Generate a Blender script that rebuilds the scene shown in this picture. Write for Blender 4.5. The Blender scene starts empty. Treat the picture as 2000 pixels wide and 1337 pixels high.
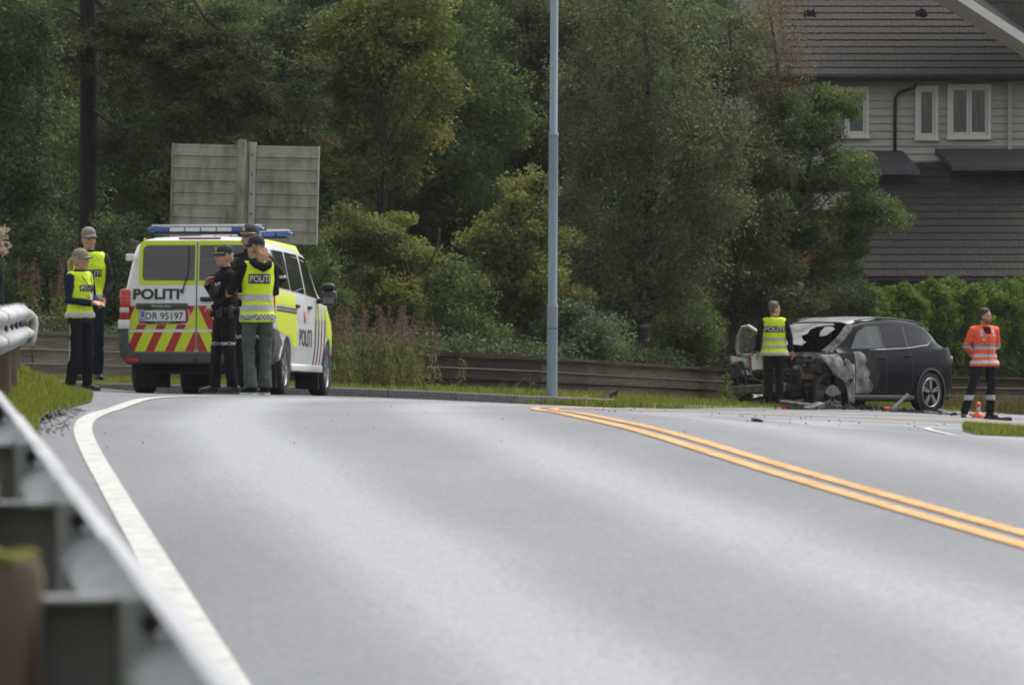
import bpy, bmesh, math, random
import numpy as np
from mathutils import Vector, Matrix, noise, Euler
from mathutils.bvhtree import BVHTree

random.seed(7)
RNG = np.random.default_rng(7)
scene = bpy.context.scene
COL = scene.collection
R = math.radians
PI = math.pi

# ------------------------------------------------------------------ camera, sky, sun, exposure
F = 11060.0            # focal length in pixels of the 2000-pixel-wide photograph
CZ = 1.30              # camera height
cam_d = bpy.data.cameras.new('camera')
cam_d.sensor_width = 36.0
cam_d.lens = F / 2000.0 * 36.0
cam_d.clip_start = 0.3
cam_d.clip_end = 1500.0
cam_d.dof.use_dof = True
cam_d.dof.focus_distance = 76.0
cam_d.dof.aperture_fstop = 8.6
cam_o = bpy.data.objects.new('camera', cam_d)
COL.objects.link(cam_o)
cam_o.location = (0, 0, CZ)
cam_o.rotation_euler = (R(90), 0, 0)
scene.camera = cam_o

SUN_EL, SUN_AZ = 60.0, 38.0      # azimuth clockwise from +Y: veiled sun ahead, above the wood
world = bpy.data.worlds.new('World')
scene.world = world
world.use_nodes = True
wn = world.node_tree.nodes
wl = world.node_tree.links
wn.clear()
sky = wn.new('ShaderNodeTexSky')
sky.sky_type = 'NISHITA'
sky.sun_disc = False
sky.sun_elevation = R(SUN_EL)
sky.sun_rotation = R(SUN_AZ)
sky.dust_density = 4.0
sky.air_density = 1.0
hsv = wn.new('ShaderNodeHueSaturation')
hsv.inputs['Saturation'].default_value = 0.22
bgn = wn.new('ShaderNodeBackground')
bgn.inputs['Strength'].default_value = 0.15
wout = wn.new('ShaderNodeOutputWorld')
wl.new(sky.outputs[0], hsv.inputs['Color'])
wl.new(hsv.outputs[0], bgn.inputs['Color'])
wl.new(bgn.outputs[0], wout.inputs['Surface'])

sun_d = bpy.data.lights.new('sun', 'SUN')
sun_d.energy = 0.9
sun_d.angle = R(45)
sun_d.color = (1.0, 0.97, 0.92)
sun_o = bpy.data.objects.new('sun', sun_d)
COL.objects.link(sun_o)
_az, _el = R(SUN_AZ), R(SUN_EL)
sdir = Vector((math.sin(_az) * math.cos(_el), math.cos(_az) * math.cos(_el), math.sin(_el)))
sun_o.rotation_euler = sdir.to_track_quat('Z', 'Y').to_euler()
sun_o.location = (0, 0, 60)

scene.view_settings.view_transform = 'Standard'
scene.view_settings.look = 'None'
scene.view_settings.exposure = 0.72
scene.view_settings.gamma = 1.0
scene.view_settings.use_curve_mapping = False
scene.render.engine = 'CYCLES'
scene.cycles.max_bounces = 6
scene.cycles.diffuse_bounces = 3
scene.cycles.glossy_bounces = 3
scene.cycles.transmission_bounces = 4
scene.cycles.transparent_max_bounces = 8
scene.cycles.caustics_reflective = False
scene.cycles.caustics_refractive = False
scene.cycles.use_denoising = True
scene.cycles.filter_width = 1.8

# ------------------------------------------------------------------ helpers
WORK = bpy.data.scenes.new('workbench')        # empty scene in which modifiers are evaluated
def baked(o):
    """mesh of an object with its modifiers applied"""
    with bpy.context.temp_override(scene=WORK, view_layer=WORK.view_layers[0]):
        dg = bpy.context.evaluated_depsgraph_get()
        dg.update()
        return bpy.data.meshes.new_from_object(o.evaluated_get(dg))
def P(px, py, D):
    """world point that stands D metres ahead of the camera on the ray of a photograph pixel"""
    return Vector((D * (px - 1000.0) / F, D, CZ - D * (py - 668.5) / F))

def LX(px, D):
    return D * (px - 1000.0) / F

def LZ(py, D):
    return CZ - D * (py - 668.5) / F

def tag(o, label=None, cat=None, group=None, kind=None):
    if label: o['label'] = label
    if cat: o['category'] = cat
    if group: o['group'] = group
    if kind: o['kind'] = kind
    return o

def thing(name, label, cat, loc=(0, 0, 0), rot=(0, 0, 0), group=None, kind=None):
    o = bpy.data.objects.new(name, None)
    o.empty_display_size = 0.2
    COL.objects.link(o)
    o.location = loc
    o.rotation_euler = rot
    return tag(o, label, cat, group, kind)

def add_obj(name, me, parent=None, loc=None, rot=None):
    o = bpy.data.objects.new(name, me)
    COL.objects.link(o)
    if parent is not None:
        o.parent = parent
    if loc is not None: o.location = loc
    if rot is not None: o.rotation_euler = rot
    return o

def mesh_np(name, verts, faces_flat, nper, mat, smooth=False, attr=None):
    """fast mesh from numpy: verts (N,3), faces_flat int array with nper corners each"""
    me = bpy.data.meshes.new(name)
    verts = np.asarray(verts, dtype=np.float32)
    faces_flat = np.asarray(faces_flat, dtype=np.int32).ravel()
    nf = len(faces_flat) // nper
    me.vertices.add(len(verts))
    me.vertices.foreach_set('co', verts.ravel())
    me.loops.add(len(faces_flat))
    me.loops.foreach_set('vertex_index', faces_flat)
    me.polygons.add(nf)
    me.polygons.foreach_set('loop_start', np.arange(nf, dtype=np.int32) * nper)
    me.polygons.foreach_set('loop_total', np.full(nf, nper, dtype=np.int32))
    if smooth:
        me.polygons.foreach_set('use_smooth', np.ones(nf, dtype=bool))
    me.update(calc_edges=True)
    if attr is not None:
        a = me.attributes.new('tint', 'FLOAT', 'POINT')
        a.data.foreach_set('value', np.asarray(attr, dtype=np.float32))
    if mat is not None:
        me.materials.append(mat)
    return me

class MB:
    """collects simple solids; build() links them as ONE mesh object"""
    def __init__(s):
        s.v = []; s.f = []
    def add(s, vs, fs):
        b = len(s.v)
        s.v.extend([tuple(v) for v in vs])
        s.f.extend([tuple(i + b for i in f) for f in fs])
        return s
    def box(s, c, size, rot=None, taper=None):
        hx, hy, hz = size[0] / 2, size[1] / 2, size[2] / 2
        vs = [Vector((x * hx, y * hy, z * hz)) for z in (-1, 1) for y in (-1, 1) for x in (-1, 1)]
        if taper:
            for v in vs:
                if v.z > 0: v.x *= taper[0]; v.y *= taper[1]
        if rot is not None:
            m = rot if isinstance(rot, Matrix) else Euler(rot).to_matrix()
            vs = [m @ v for v in vs]
        vs = [v + Vector(c) for v in vs]
        return s.add(vs, [(0, 2, 3, 1), (4, 5, 7, 6), (0, 1, 5, 4), (2, 6, 7, 3), (0, 4, 6, 2), (1, 3, 7, 5)])
    def bbox(s, c, size, bev, rot=None):
        """box with chamfered edges"""
        bm = bmesh.new()
        bmesh.ops.create_cube(bm, size=1.0)
        bmesh.ops.scale(bm, vec=size, verts=bm.verts)
        bmesh.ops.bevel(bm, geom=list(bm.edges), offset=bev, segments=2, affect='EDGES', profile=0.5)
        m = Matrix.Identity(3) if rot is None else (rot if isinstance(rot, Matrix) else Euler(rot).to_matrix())
        bm.verts.index_update()
        vs = [m @ v.co + Vector(c) for v in bm.verts]
        fs = [[v.index for v in f.verts] for f in bm.faces]
        bm.free()
        return s.add(vs, fs)
    def tube(s, pts, radii, n=8, caps=True):
        pts = [Vector(p) for p in pts]
        if not hasattr(radii, '__len__'): radii = [radii] * len(pts)
        rings = []
        up = Vector((0, 0, 1))
        prev = None
        for i, p in enumerate(pts):
            a = pts[max(i - 1, 0)]; b = pts[min(i + 1, len(pts) - 1)]
            t = (b - a)
            if t.length < 1e-9: t = Vector((0, 0, 1))
            t.normalize()
            if prev is None:
                ref = Vector((1, 0, 0)) if abs(t.z) > 0.9 else up
                u = t.cross(ref).normalized()
            else:
                u = (prev - t * prev.dot(t))
                u = u.normalized() if u.length > 1e-6 else t.orthogonal().normalized()
            w = t.cross(u)
            prev = u
            r = radii[i]
            ru, rw = (r if hasattr(r, '__len__') else (r, r))
            rings.append([p + u * (ru * math.cos(2 * PI * k / n)) + w * (rw * math.sin(2 * PI * k / n)) for k in range(n)])
        vs = [v for r_ in rings for v in r_]
        fs = []
        for i in range(len(rings) - 1):
            for k in range(n):
                k2 = (k + 1) % n
                fs.append((i * n + k, i * n + k2, (i + 1) * n + k2, (i + 1) * n + k))
        if caps:
            fs.append(tuple(reversed(range(n))))
            fs.append(tuple((len(rings) - 1) * n + k for k in range(n)))
        return s.add(vs, fs)
    def lathe(s, prof, c=(0, 0, 0), n=24, axis='Z', caps=True):
        vs = []
        for (r, h) in prof:
            for k in range(n):
                a = 2 * PI * k / n
                x, y, z = r * math.cos(a), r * math.sin(a), h
                if axis == 'X': x, y, z = z, x, y
                elif axis == 'Y': x, y, z = y, z, x
                vs.append(Vector((x, y, z)) + Vector(c))
        fs = []
        m = len(prof)
        for i in range(m - 1):
            for k in range(n):
                k2 = (k + 1) % n
                fs.append((i * n + k, i * n + k2, (i + 1) * n + k2, (i + 1) * n + k))
        if caps:
            fs.append(tuple(reversed(range(n))))
            fs.append(tuple((m - 1) * n + k for k in range(n)))
        return s.add(vs, fs)
    def prism(s, poly, d, frame=None):
        """poly of 3-D points extruded by vector d"""
        n = len(poly); d = Vector(d)
        vs = [Vector(p) for p in poly] + [Vector(p) + d for p in poly]
        fs = [tuple(reversed(range(n))), tuple(range(n, 2 * n))]
        for k in range(n):
            k2 = (k + 1) % n
            fs.append((k, k2, n + k2, n + k))
        return s.add(vs, fs)
    def ellip(s, c, r, n=12, m=8):
        prof = []
        for i in range(m + 1):
            a = -PI / 2 + PI * i / m
            prof.append((max(math.cos(a), 1e-3), math.sin(a)))
        b = len(s.v)
        s.lathe(prof, n=n)
        for i in range(b, len(s.v)):
            v = s.v[i]
            s.v[i] = (v[0] * r[0] + c[0], v[1] * r[1] + c[1], v[2] * r[2] + c[2])
        return s
    def mesh(s, name, mat, smooth=False, angle=None):
        me = bpy.data.meshes.new(name)
        me.from_pydata(s.v, [], s.f)
        bm = bmesh.new(); bm.from_mesh(me)
        bmesh.ops.recalc_face_normals(bm, faces=bm.faces)
        bm.to_mesh(me); bm.free()
        if smooth:
            me.polygons.foreach_set('use_smooth', [True] * len(me.polygons))
            if angle is not None:
                me.set_sharp_from_angle(angle=R(angle))
        if mat is not None: me.materials.append(mat)
        me.update()
        return me
    def build(s, name, mat, parent=None, smooth=False, angle=None, loc=None, rot=None):
        return add_obj(name, s.mesh(name, mat, smooth, angle), parent, loc, rot)

def copy_tree(o, parent=None):
    c = o.copy()
    COL.objects.link(c)
    if parent is not None: c.parent = parent
    for ch in list(o.children):
        copy_tree(ch, c)
    return c

# ------------------------------------------------------------------ materials
MATS = {}
def mat(name, c1, c2=None, scale=6.0, rough=0.6, metal=0.0, spec=0.5, bump=0.0, bscale=None, detail=4.0,
        coat=0.0, c3=None, lo=0.35, hi=0.65, stretch=None, trans=None, ior=None, sheen=0.0, emit=None, alpha=None):
    if name in MATS: return MATS[name]
    m = bpy.data.materials.new(name)
    m.use_nodes = True
    nt = m.node_tree; N = nt.nodes; L = nt.links
    b = N['Principled BSDF']
    b.inputs['Base Color'].default_value = (*c1, 1)
    b.inputs['Roughness'].default_value = rough
    b.inputs['Metallic'].default_value = metal
    b.inputs['Specular IOR Level'].default_value = spec
    if coat: b.inputs['Coat Weight'].default_value = coat; b.inputs['Coat Roughness'].default_value = 0.08
    if trans is not None: b.inputs['Transmission Weight'].default_value = trans
    if ior is not None: b.inputs['IOR'].default_value = ior
    if sheen: b.inputs['Sheen Weight'].default_value = sheen
    if alpha is not None: b.inputs['Alpha'].default_value = alpha
    if emit is not None:
        b.inputs['Emission Color'].default_value = (*emit[0], 1); b.inputs['Emission Strength'].default_value = emit[1]
    vec = None
    if c2 is not None or bump:
        tc = N.new('ShaderNodeTexCoord')
        mp = N.new('ShaderNodeMapping')
        if stretch: mp.inputs['Scale'].default_value = stretch
        L.new(tc.outputs['Object'], mp.inputs['Vector'])
        vec = mp.outputs['Vector']
    if c2 is not None:
        nz = N.new('ShaderNodeTexNoise')
        nz.inputs['Scale'].default_value = scale
        nz.inputs['Detail'].default_value = detail
        nz.inputs['Roughness'].default_value = 0.6
        L.new(vec, nz.inputs['Vector'])
        cr = N.new('ShaderNodeValToRGB')
        e = cr.color_ramp.elements
        e[0].position = lo; e[0].color = (*c1, 1)
        e[1].position = hi; e[1].color = (*c2, 1)
        if c3 is not None:
            k = e.new((lo + hi) / 2); k.color = (*c3, 1)
        L.new(nz.outputs['Fac'], cr.inputs['Fac'])
        L.new(cr.outputs['Color'], b.inputs['Base Color'])
    if bump:
        nb = N.new('ShaderNodeTexNoise')
        nb.inputs['Scale'].default_value = bscale or scale * 4
        nb.inputs['Detail'].default_value = 5.0
        L.new(vec, nb.inputs['Vector'])
        bp = N.new('ShaderNodeBump')
        bp.inputs['Strength'].default_value = 0.6
        bp.inputs['Distance'].default_value = bump
        L.new(nb.outputs['Fac'], bp.inputs['Height'])
        L.new(bp.outputs['Normal'], b.inputs['Normal'])
    MATS[name] = m
    return m

def leaf_mat(name, cols, rough=0.5, trans=0.35, spec=0.3):
    """cols: list of (pos, rgb) read through the per-leaf attribute 'tint'"""
    if name in MATS: return MATS[name]
    m = bpy.data.materials.new(name); m.use_nodes = True
    nt = m.node_tree; N = nt.nodes; L = nt.links
    b = N['Principled BSDF']
    at = N.new('ShaderNodeAttribute'); at.attribute_name = 'tint'
    cr = N.new('ShaderNodeValToRGB')
    e = cr.color_ramp.elements
    e[0].position, e[0].color = cols[0][0], (*cols[0][1], 1)
    e[1].position, e[1].color = cols[-1][0], (*cols[-1][1], 1)
    for p, c in cols[1:-1]:
        k = e.new(p); k.color = (*c, 1)
    L.new(at.outputs['Fac'], cr.inputs['Fac'])
    L.new(cr.outputs['Color'], b.inputs['Base Color'])
    b.inputs['Roughness'].default_value = rough
    b.inputs['Specular IOR Level'].default_value = spec
    tr = N.new('ShaderNodeBsdfTranslucent')
    L.new(cr.outputs['Color'], tr.inputs['Color'])
    mx = N.new('ShaderNodeMixShader'); mx.inputs[0].default_value = trans
    out = N['Material Output']
    L.new(b.outputs[0], mx.inputs[1]); L.new(tr.outputs[0], mx.inputs[2])
    L.new(mx.outputs[0], out.inputs['Surface'])
    MATS[name] = m
    return m
# ------------------------------------------------------------------ the lie of the land
def Cx(D):
    """plan position of the double yellow centre line"""
    return 2.0 - 0.105 * (D - 22.2) + max(0.0, D - 33.0) ** 2 / 260.0 + 0.19 * math.exp(-((D - 43.0) / 8.0) ** 2)

def Chead(D):
    return math.atan(-0.105 + max(0.0, D - 33.0) / 130.0)

def off_pt(D, off):
    """point beside the centre line, off metres to the right"""
    h = Chead(D)
    return Cx(D) + off * math.cos(h), D - off * math.sin(h)

_cp = []
def _c(x, y, z): _cp.append((x, y, z))
def _cpx(px, py, D): _cp.append((LX(px, D), D, LZ(py, D) - CZ))
for D in (-2, 5, 10, 15, 20, 25, 29):
    z = -1.23 + 0.0206 * D
    for off in (-3.4, 0, 3.6): _c(Cx(D) + off, D, z)
    _c(Cx(D) - 6.5, D, z - 0.03); _c(Cx(D) + 8, D, z - 0.1)
_cpx(182, 840, 34); _cpx(1200, 838, 34); _c(Cx(34) + 3.9, 34, -0.60); _c(Cx(34) + 8, 34, -.72)
_cpx(173, 801, 42); _cpx(1061, 805, 42); _c(Cx(41) + 3.7, 41, -0.72); _c(Cx(41) + 8, 41, -.95)
_cpx(180, 817, 38); _cpx(300, 817, 38); _c(Cx(38), 38, -.512); _c(Cx(38) + 1.6, 38, -.578); _c(Cx(38) + 3.8, 38, -.675); _cpx(300, 795, 44); _cpx(225, 784, 47); _cpx(420, 790, 47); _cpx(60, 800, 38); _c(-6, 38, -.48)
_c(0.15, 45, -.545); _c(1.34, 45, -.584); _c(2.44, 45, -.677); _c(3.7, 45, -.77)
_cpx(253, 778.5, 48); _cpx(332, 775, 52); _cpx(520, 774, 60); _cpx(671, 777, 65); _cpx(828, 781, 70.6); _cpx(925, 784, 73.5); _cpx(1157, 793, 80.9)
_c(Cx(52), 52, -.605); _c(Cx(60), 60, -.70); _c(Cx(70), 70, -.857); _c(Cx(80), 80, -1.038); _c(Cx(90), 90, -1.257); _c(Cx(93), 93, -1.32)
_c(4.3, 55, -.86); _c(6.1, 70, -1.12); _c(8.2, 80, -1.35); _c(11.2, 90, -1.6); _c(8.5, 55, -1.1); _c(12, 75, -1.5)
_cpx(383, 769, 70); _cpx(557, 771, 71); _cpx(645, 773, 74.2); _cpx(265, 767.5, 71); _cpx(360, 768, 74.2)
_cpx(190, 766, 77); _cpx(680, 774, 77); _cpx(1000, 788, 78); _cpx(1230, 797, 81.5)
_cpx(150, 762, 69); _cpx(125, 748, 72)
_cpx(1609, 795, 98); _cpx(1810, 805, 100.3); _cpx(1915, 817, 96); _cpx(1460, 796, 92); _cpx(1300, 798, 87); _cpx(1510, 797, 97)
_cpx(60, 752, 82); _cpx(230, 754, 83); _cpx(700, 768, 85); _cpx(1050, 778, 88); _cpx(1400, 788, 97); _cpx(2000, 795, 110); _cpx(-300, 745, 82)
_c(-5, 50, -.46); _c(-8, 45, -.45); _c(-8, 20, -.85); _c(-8, 62, -.45)
_c(14, 105, -1.75); _c(20, 118, -1.9)
_cp = np.array(_cp)
YS = 0.3
def _tps(r):
    return np.where(r > 1e-9, r * r * np.log(np.maximum(r, 1e-9)), 0.0)
def _fit():
    X = np.c_[_cp[:, 0], _cp[:, 1] * YS]
    n = len(X)
    Rm = np.sqrt(((X[:, None] - X[None]) ** 2).sum(-1))
    K = _tps(Rm) + np.eye(n) * 0.4
    Q = np.c_[np.ones(n), X]
    A = np.block([[K, Q], [Q.T, np.zeros((3, 3))]])
    return X, np.linalg.solve(A, np.r_[_cp[:, 2], np.zeros(3)])
_TX, _TW = _fit()
def H(x, y):
    """ground height (world z) at plan points"""
    x = np.asarray(x, float); y = np.asarray(y, float)
    sh = x.shape
    q = np.c_[x.ravel(), y.ravel() * YS]
    out = np.empty(len(q))
    for i in range(0, len(q), 4000):
        s = q[i:i + 4000]
        r = np.sqrt(((s[:, None] - _TX[None]) ** 2).sum(-1))
        out[i:i + 4000] = _tps(r) @ _TW[:-3] + _TW[-3] + s @ _TW[-2:]
    return (out + CZ).reshape(sh)
def H1(x, y): return float(H(np.array([x]), np.array([y]))[0])

def draped(name, poly_rows, mtl, dz=0.0, attr=None, kind='structure', smooth=True, zfun=None):
    """sheet from rows of plan points (all rows equally long) laid on the ground"""
    A = np.array(poly_rows, float)              # rows, cols, 2
    nr, nc = A.shape[:2]
    x = A[..., 0].ravel(); y = A[..., 1].ravel()
    z = (H(x, y) if zfun is None else zfun(x, y)) + dz
    idx = np.arange(nr * nc).reshape(nr, nc)
    f = np.stack([idx[:-1, :-1], idx[:-1, 1:], idx[1:, 1:], idx[1:, :-1]], -1).reshape(-1, 4)
    me = mesh_np(name, np.c_[x, y, z], f.ravel(), 4, mtl, smooth, attr)
    o = add_obj(name, me)
    return tag(o, kind=kind)

def interp(x, pts):
    return float(np.interp(x, [p[0] for p in pts], [p[1] for p in pts]))

def asphalt_material():
    m = bpy.data.materials.new('asphalt'); m.use_nodes = True
    nt = m.node_tree; N = nt.nodes; L = nt.links
    b = N['Principled BSDF']
    tc = N.new('ShaderNodeTexCoord')
    at = N.new('ShaderNodeAttribute'); at.attribute_name = 'tint'
    n1 = N.new('ShaderNodeTexNoise'); n1.inputs['Scale'].default_value = 0.9; n1.inputs['Detail'].default_value = 5
    mp = N.new('ShaderNodeMapping'); mp.inputs['Scale'].default_value = (1.0, 0.25, 1.0)
    L.new(tc.outputs['Object'], mp.inputs[0]); L.new(mp.outputs[0], n1.inputs['Vector'])
    n2 = N.new('ShaderNodeTexNoise'); n2.inputs['Scale'].default_value = 48; n2.inputs['Detail'].default_value = 8; n2.inputs['Roughness'].default_value = 0.75
    mp2 = N.new('ShaderNodeMapping'); mp2.inputs['Scale'].default_value = (1.0, 0.14, 1.0)
    L.new(tc.outputs['Object'], mp2.inputs[0]); L.new(mp2.outputs[0], n2.inputs['Vector'])
    n3 = N.new('ShaderNodeTexVoronoi'); n3.inputs['Scale'].default_value = 120
    L.new(tc.outputs['Object'], n3.inputs['Vector'])
    # wear = tracks + a little noise
    ad = N.new('ShaderNodeMath'); ad.operation = 'MULTIPLY_ADD'; ad.inputs[1].default_value = 0.55; 
    L.new(n1.outputs['Fac'], ad.inputs[0]); L.new(at.outputs['Fac'], ad.inputs[2])
    cr = N.new('ShaderNodeValToRGB'); e = cr.color_ramp.elements
    e[0].position = 0.15; e[0].color = (0.080, 0.084, 0.092, 1); e[1].position = 1.15; e[1].color = (0.22, 0.226, 0.234, 1)
    e[1].position = 1.0
    L.new(ad.outputs[0], cr.inputs[0])
    sp = N.new('ShaderNodeMapRange'); sp.inputs['From Min'].default_value = 0.3; sp.inputs['From Max'].default_value = 0.7
    sp.inputs['To Min'].default_value = 0.58; sp.inputs['To Max'].default_value = 1.38
    L.new(n2.outputs['Fac'], sp.inputs[0])
    mu = N.new('ShaderNodeMix'); mu.data_type = 'RGBA'; mu.blend_type = 'MULTIPLY'; mu.inputs[0].default_value = 1.0
    L.new(cr.outputs[0], mu.inputs['A']); L.new(sp.outputs[0], mu.inputs['B'])
    L.new(mu.outputs['Result'], b.inputs['Base Color'])
    rr = N.new('ShaderNodeMapRange'); rr.inputs['From Min'].default_value = 0.1; rr.inputs['From Max'].default_value = 1.1
    rr.inputs['To Min'].default_value = 0.62; rr.inputs['To Max'].default_value = 0.42
    L.new(ad.outputs[0], rr.inputs[0]); L.new(rr.outputs[0], b.inputs['Roughness'])
    b.inputs['Specular IOR Level'].default_value = 0.6
    bp = N.new('ShaderNodeBump'); bp.inputs['Strength'].default_value = 0.35; bp.inputs['Distance'].default_value = 0.004
    L.new(n3.outputs['Distance'], bp.inputs['Height']); L.new(bp.outputs[0], b.inputs['Normal'])
    return m

M_asphalt = asphalt_material()
M_white = mat('road_paint_white', (0.35, 0.345, 0.325), (0.52, 0.512, 0.48), scale=11, rough=0.8, spec=.2, lo=0.36, hi=0.50, detail=9)
M_yellow = mat('road_paint_yellow', (0.48, 0.24, 0.075), (0.66, 0.385, 0.165), scale=7, rough=0.8, spec=.2, lo=0.36, hi=0.56, detail=9)
M_soil = mat('soil', (0.035, 0.028, 0.018), (0.07, 0.065, 0.03), scale=3, rough=0.95, bump=0.03)
M_turf = mat('turf', (0.075, 0.10, 0.02), (0.15, 0.17, 0.04), scale=2.5, rough=0.95, bump=0.02, c3=(0.11, 0.12, 0.03))
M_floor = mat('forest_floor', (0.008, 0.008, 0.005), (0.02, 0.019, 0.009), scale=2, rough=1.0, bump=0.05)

# the bare ground under everything
rows = [[(x, y) for x in np.concatenate([np.arange(-60, -14, 5.0), np.arange(-14, 16, 1.0), np.arange(16, 61, 5.0)])] for y in np.arange(-8, 121, 1.0)]
draped('ground', rows, M_turf, dz=-0.06)

# asphalt
LEFT = [(0, -3.75), (34, -3.70), (38, -3.55), (44, -3.85), (47, -4.2), (50, -5.5), (52, -7.0), (80, -8.4)]
drows = np.concatenate([np.arange(0.2, 34, 1.0), np.arange(34, 106, 0.5)])
rows = []; lane = []
us = np.linspace(0, 1, 45)
def road_left(D):
    if D < 82: return max(Cx(D) + interp(D, LEFT), -6.6)
    return Cx(D) - 4.0 / math.cos(Chead(D)) 
def road_right(D): return Cx(D) + 3.95 / math.cos(Chead(D))
for D in drows:
    l, r = road_left(D), road_right(D)
    row = [(l + (r - l) * u, D) for u in us]
    rows.append(row)
    for x, _ in row:
        o_ = (x - Cx(D)) * math.cos(Chead(D))
        t = sum(a * math.exp(-((o_ - c) / w) ** 2) for a, c, w in ((0.88, -2.5, .34), (0.62, -1.0, .32), (0.42, 1.1, .32), (0.5, 2.5, .38), (0.08, -1.7, .3)))
        if o_ < -3.6 : t = -0.05
        lane.append(t + 0.02)
draped('road', rows, M_asphalt, attr=lane)

def strip(name, off, w, D0, D1, mtl, dz=0.006, step=0.5, kind='structure', wob=0.0):
    rows = []
    for D in np.arange(D0, D1 + 1e-6, step):
        j = wob * (noise.noise((D * 3.1, off, 0)))
        if off < -3: j += interp(D, [(10, -.10), (16, -.075), (28, 0), (40, .03), (47, -.02), (60, 0)])
        rows.append([off_pt(D, off - w / 2 + j), off_pt(D, off + w / 2 + j)])
    return draped(name, rows, mtl, dz=dz, kind=kind)
strip('edge_line', -3.4, 0.112, 2.0, 59.0, M_white)
for a, b in ((63.2, 66.8), (68.4, 71.6), (72.8, 75.6)):
    strip('edge_line', -3.4, 0.14, a, b, M_white)
strip('edge_line', -3.4, 0.12, 79.5, 104, M_white)
strip('edge_line', 3.60, 0.08, 2, 104, M_white)
strip('centre_line', -0.082, 0.086, 2.0, 104, M_yellow)
strip('centre_line', 0.082, 0.086, 2.0, 104, M_yellow)
# narrow tar seam across the crest of the far lane
M_tar = mat('tar', (0.02, 0.02, 0.022), rough=0.6)
rows = []
for px, D in ((1310, 50.5), (1400, 50), (1480, 49.5), (1560, 49), (1640, 48.5), (1760, 47.5), (1880, 46.5)):
    x = LX(px, D); rows.append([(x, D - 0.11), (x, D + 0.11)])
draped('tar_seam', rows, M_tar, dz=0.005)

# grass verge on the near left, rising into a low bank
EDGE = [(1, -0.05), (10, -0.68), (20, -1.52), (30, -2.52), (36, LX(78, 36)), (41, LX(118, 41)), (46, LX(178, 46)), (48, LX(182, 48)), (50, LX(172, 50)), (54, LX(120, 54)), (60, LX(50, 60)), (66, LX(-60, 66))]
def verge_z(x, y):
    x = np.asarray(x, float); y = np.asarray(y, float)
    ex = np.interp(y, [e[0] for e in EDGE], [e[1] for e in EDGE])
    d = np.clip((ex - x) / 0.9, 0, 1)
    amp = np.interp(y, [0, 25, 34, 44, 50, 58, 66], [0.03, 0.03, 0.10, 0.22, 0.30, 0.2, 0.05])
    return H(x, y) + amp * (d * d * (3 - 2 * d)) + 0.012
rows = []
for y in np.concatenate([np.arange(1, 34, 1.0), np.arange(34, 66.1, 0.5)]):
    ex = interp(y, EDGE)
    rows.append([(ex - t, y) for t in (0, .12, .25, .4, .6, .9, 1.3, 2, 4, 8, 16)])
draped('grass_verge', rows, M_turf, zfun=verge_z)

# kerb line and the strip of grass behind it
KERB = [(-100, 76.5), (60, 76.8), (190, 77), (500, 77), (800, 77.3), (1000, 78), (1130, 79.3), (1200, 80.6)]
KP = [(LX(px, D), D) for px, D in KERB]
def kerb_y(x): return interp(x, KP)
WALLB = [(-500, 80, 640, 760), (60, 82, 645, 752), (230, 83, 652, 754), (480, 84, 668, 762), (700, 85, 682, 768), (860, 86.3, 686, 772), (1050, 88, 695, 778), (1230, 93, 708, 782), (1400, 101.6, 719, 789), (1700, 106, 731, 793), (2000, 111, 737, 795), (2400, 117, 744, 800)]
WP = [(LX(a, D), D, LZ(t, D), LZ(b, D)) for a, D, t, b in WALLB]
def wall_y(x): return float(np.interp(x, [w[0] for w in WP], [w[1] for w in WP]))
def wall_top(x): return float(np.interp(x, [w[0] for w in WP], [w[2] for w in WP]))
def wall_bot(x): return float(np.interp(x, [w[0] for w in WP], [w[3] for w in WP]))
def strip_z(x, y):
    x = np.asarray(x); y = np.asarray(y)
    z = H(x, y)
    fade = np.clip((3.4 - x) / 1.6, 0.0, 1.0)
    return z + 0.02 + 0.085 * fade - 0.14 * (np.arange(len(x)) % 7 == 0)
def front_y(x):
    """front edge of the grass strip below the timber wall"""
    if x < KP[-1][0]: return kerb_y(x) + 0.13
    x0, y0 = KP[-1][0], kerb_y(KP[-1][0]) + 0.13
    pts = [(x0, y0), (LX(1300, 86.5), 86.5), (LX(1460, 92.2), 92.2), (LX(1560, 98.5), 98.5), (LX(1700, 101.6), 101.6), (LX(1860, 102.6), 102.6), (LX(2000, 105.5), 105.5), (LX(2300, 110), 110)]
    return interp(x, pts)
rows = []
for x in np.arange(-9, 14.01, 0.35):
    a = front_y(x); b = wall_y(x) - 0.03
    rows.append([(x, a + (max(b, a + 0.05) - a) * u) for u in (0, .004, .1, .25, .5, .75, 1)])
draped('grass_strip', rows, M_turf, zfun=strip_z)

# higher ground behind the timber wall, rising to the wood and the houses
xs = np.concatenate([[-90, -60, -40, -25, -15], [w[0] for w in WP], [20, 30, 45, 70, 100]])
rows = []; zz = []
for j, d in enumerate((0.02, 2, 5, 9, 14, 20, 28, 40, 70, 120, 220)):
    row = []
    for x in xs:
        y0 = wall_y(x); row.append((x, y0 + d))
        zz.append(wall_top(x) - 0.08 + 0.02 * d + (0.12 * max(d - 22, 0)) + 0.08 * noise.noise((x * .5, d * .5, 3)) * min(d, 1))
    rows.append(row)
zz = np.array(zz)
draped('hillside', rows, M_floor, zfun=lambda x, y: zz)

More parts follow.
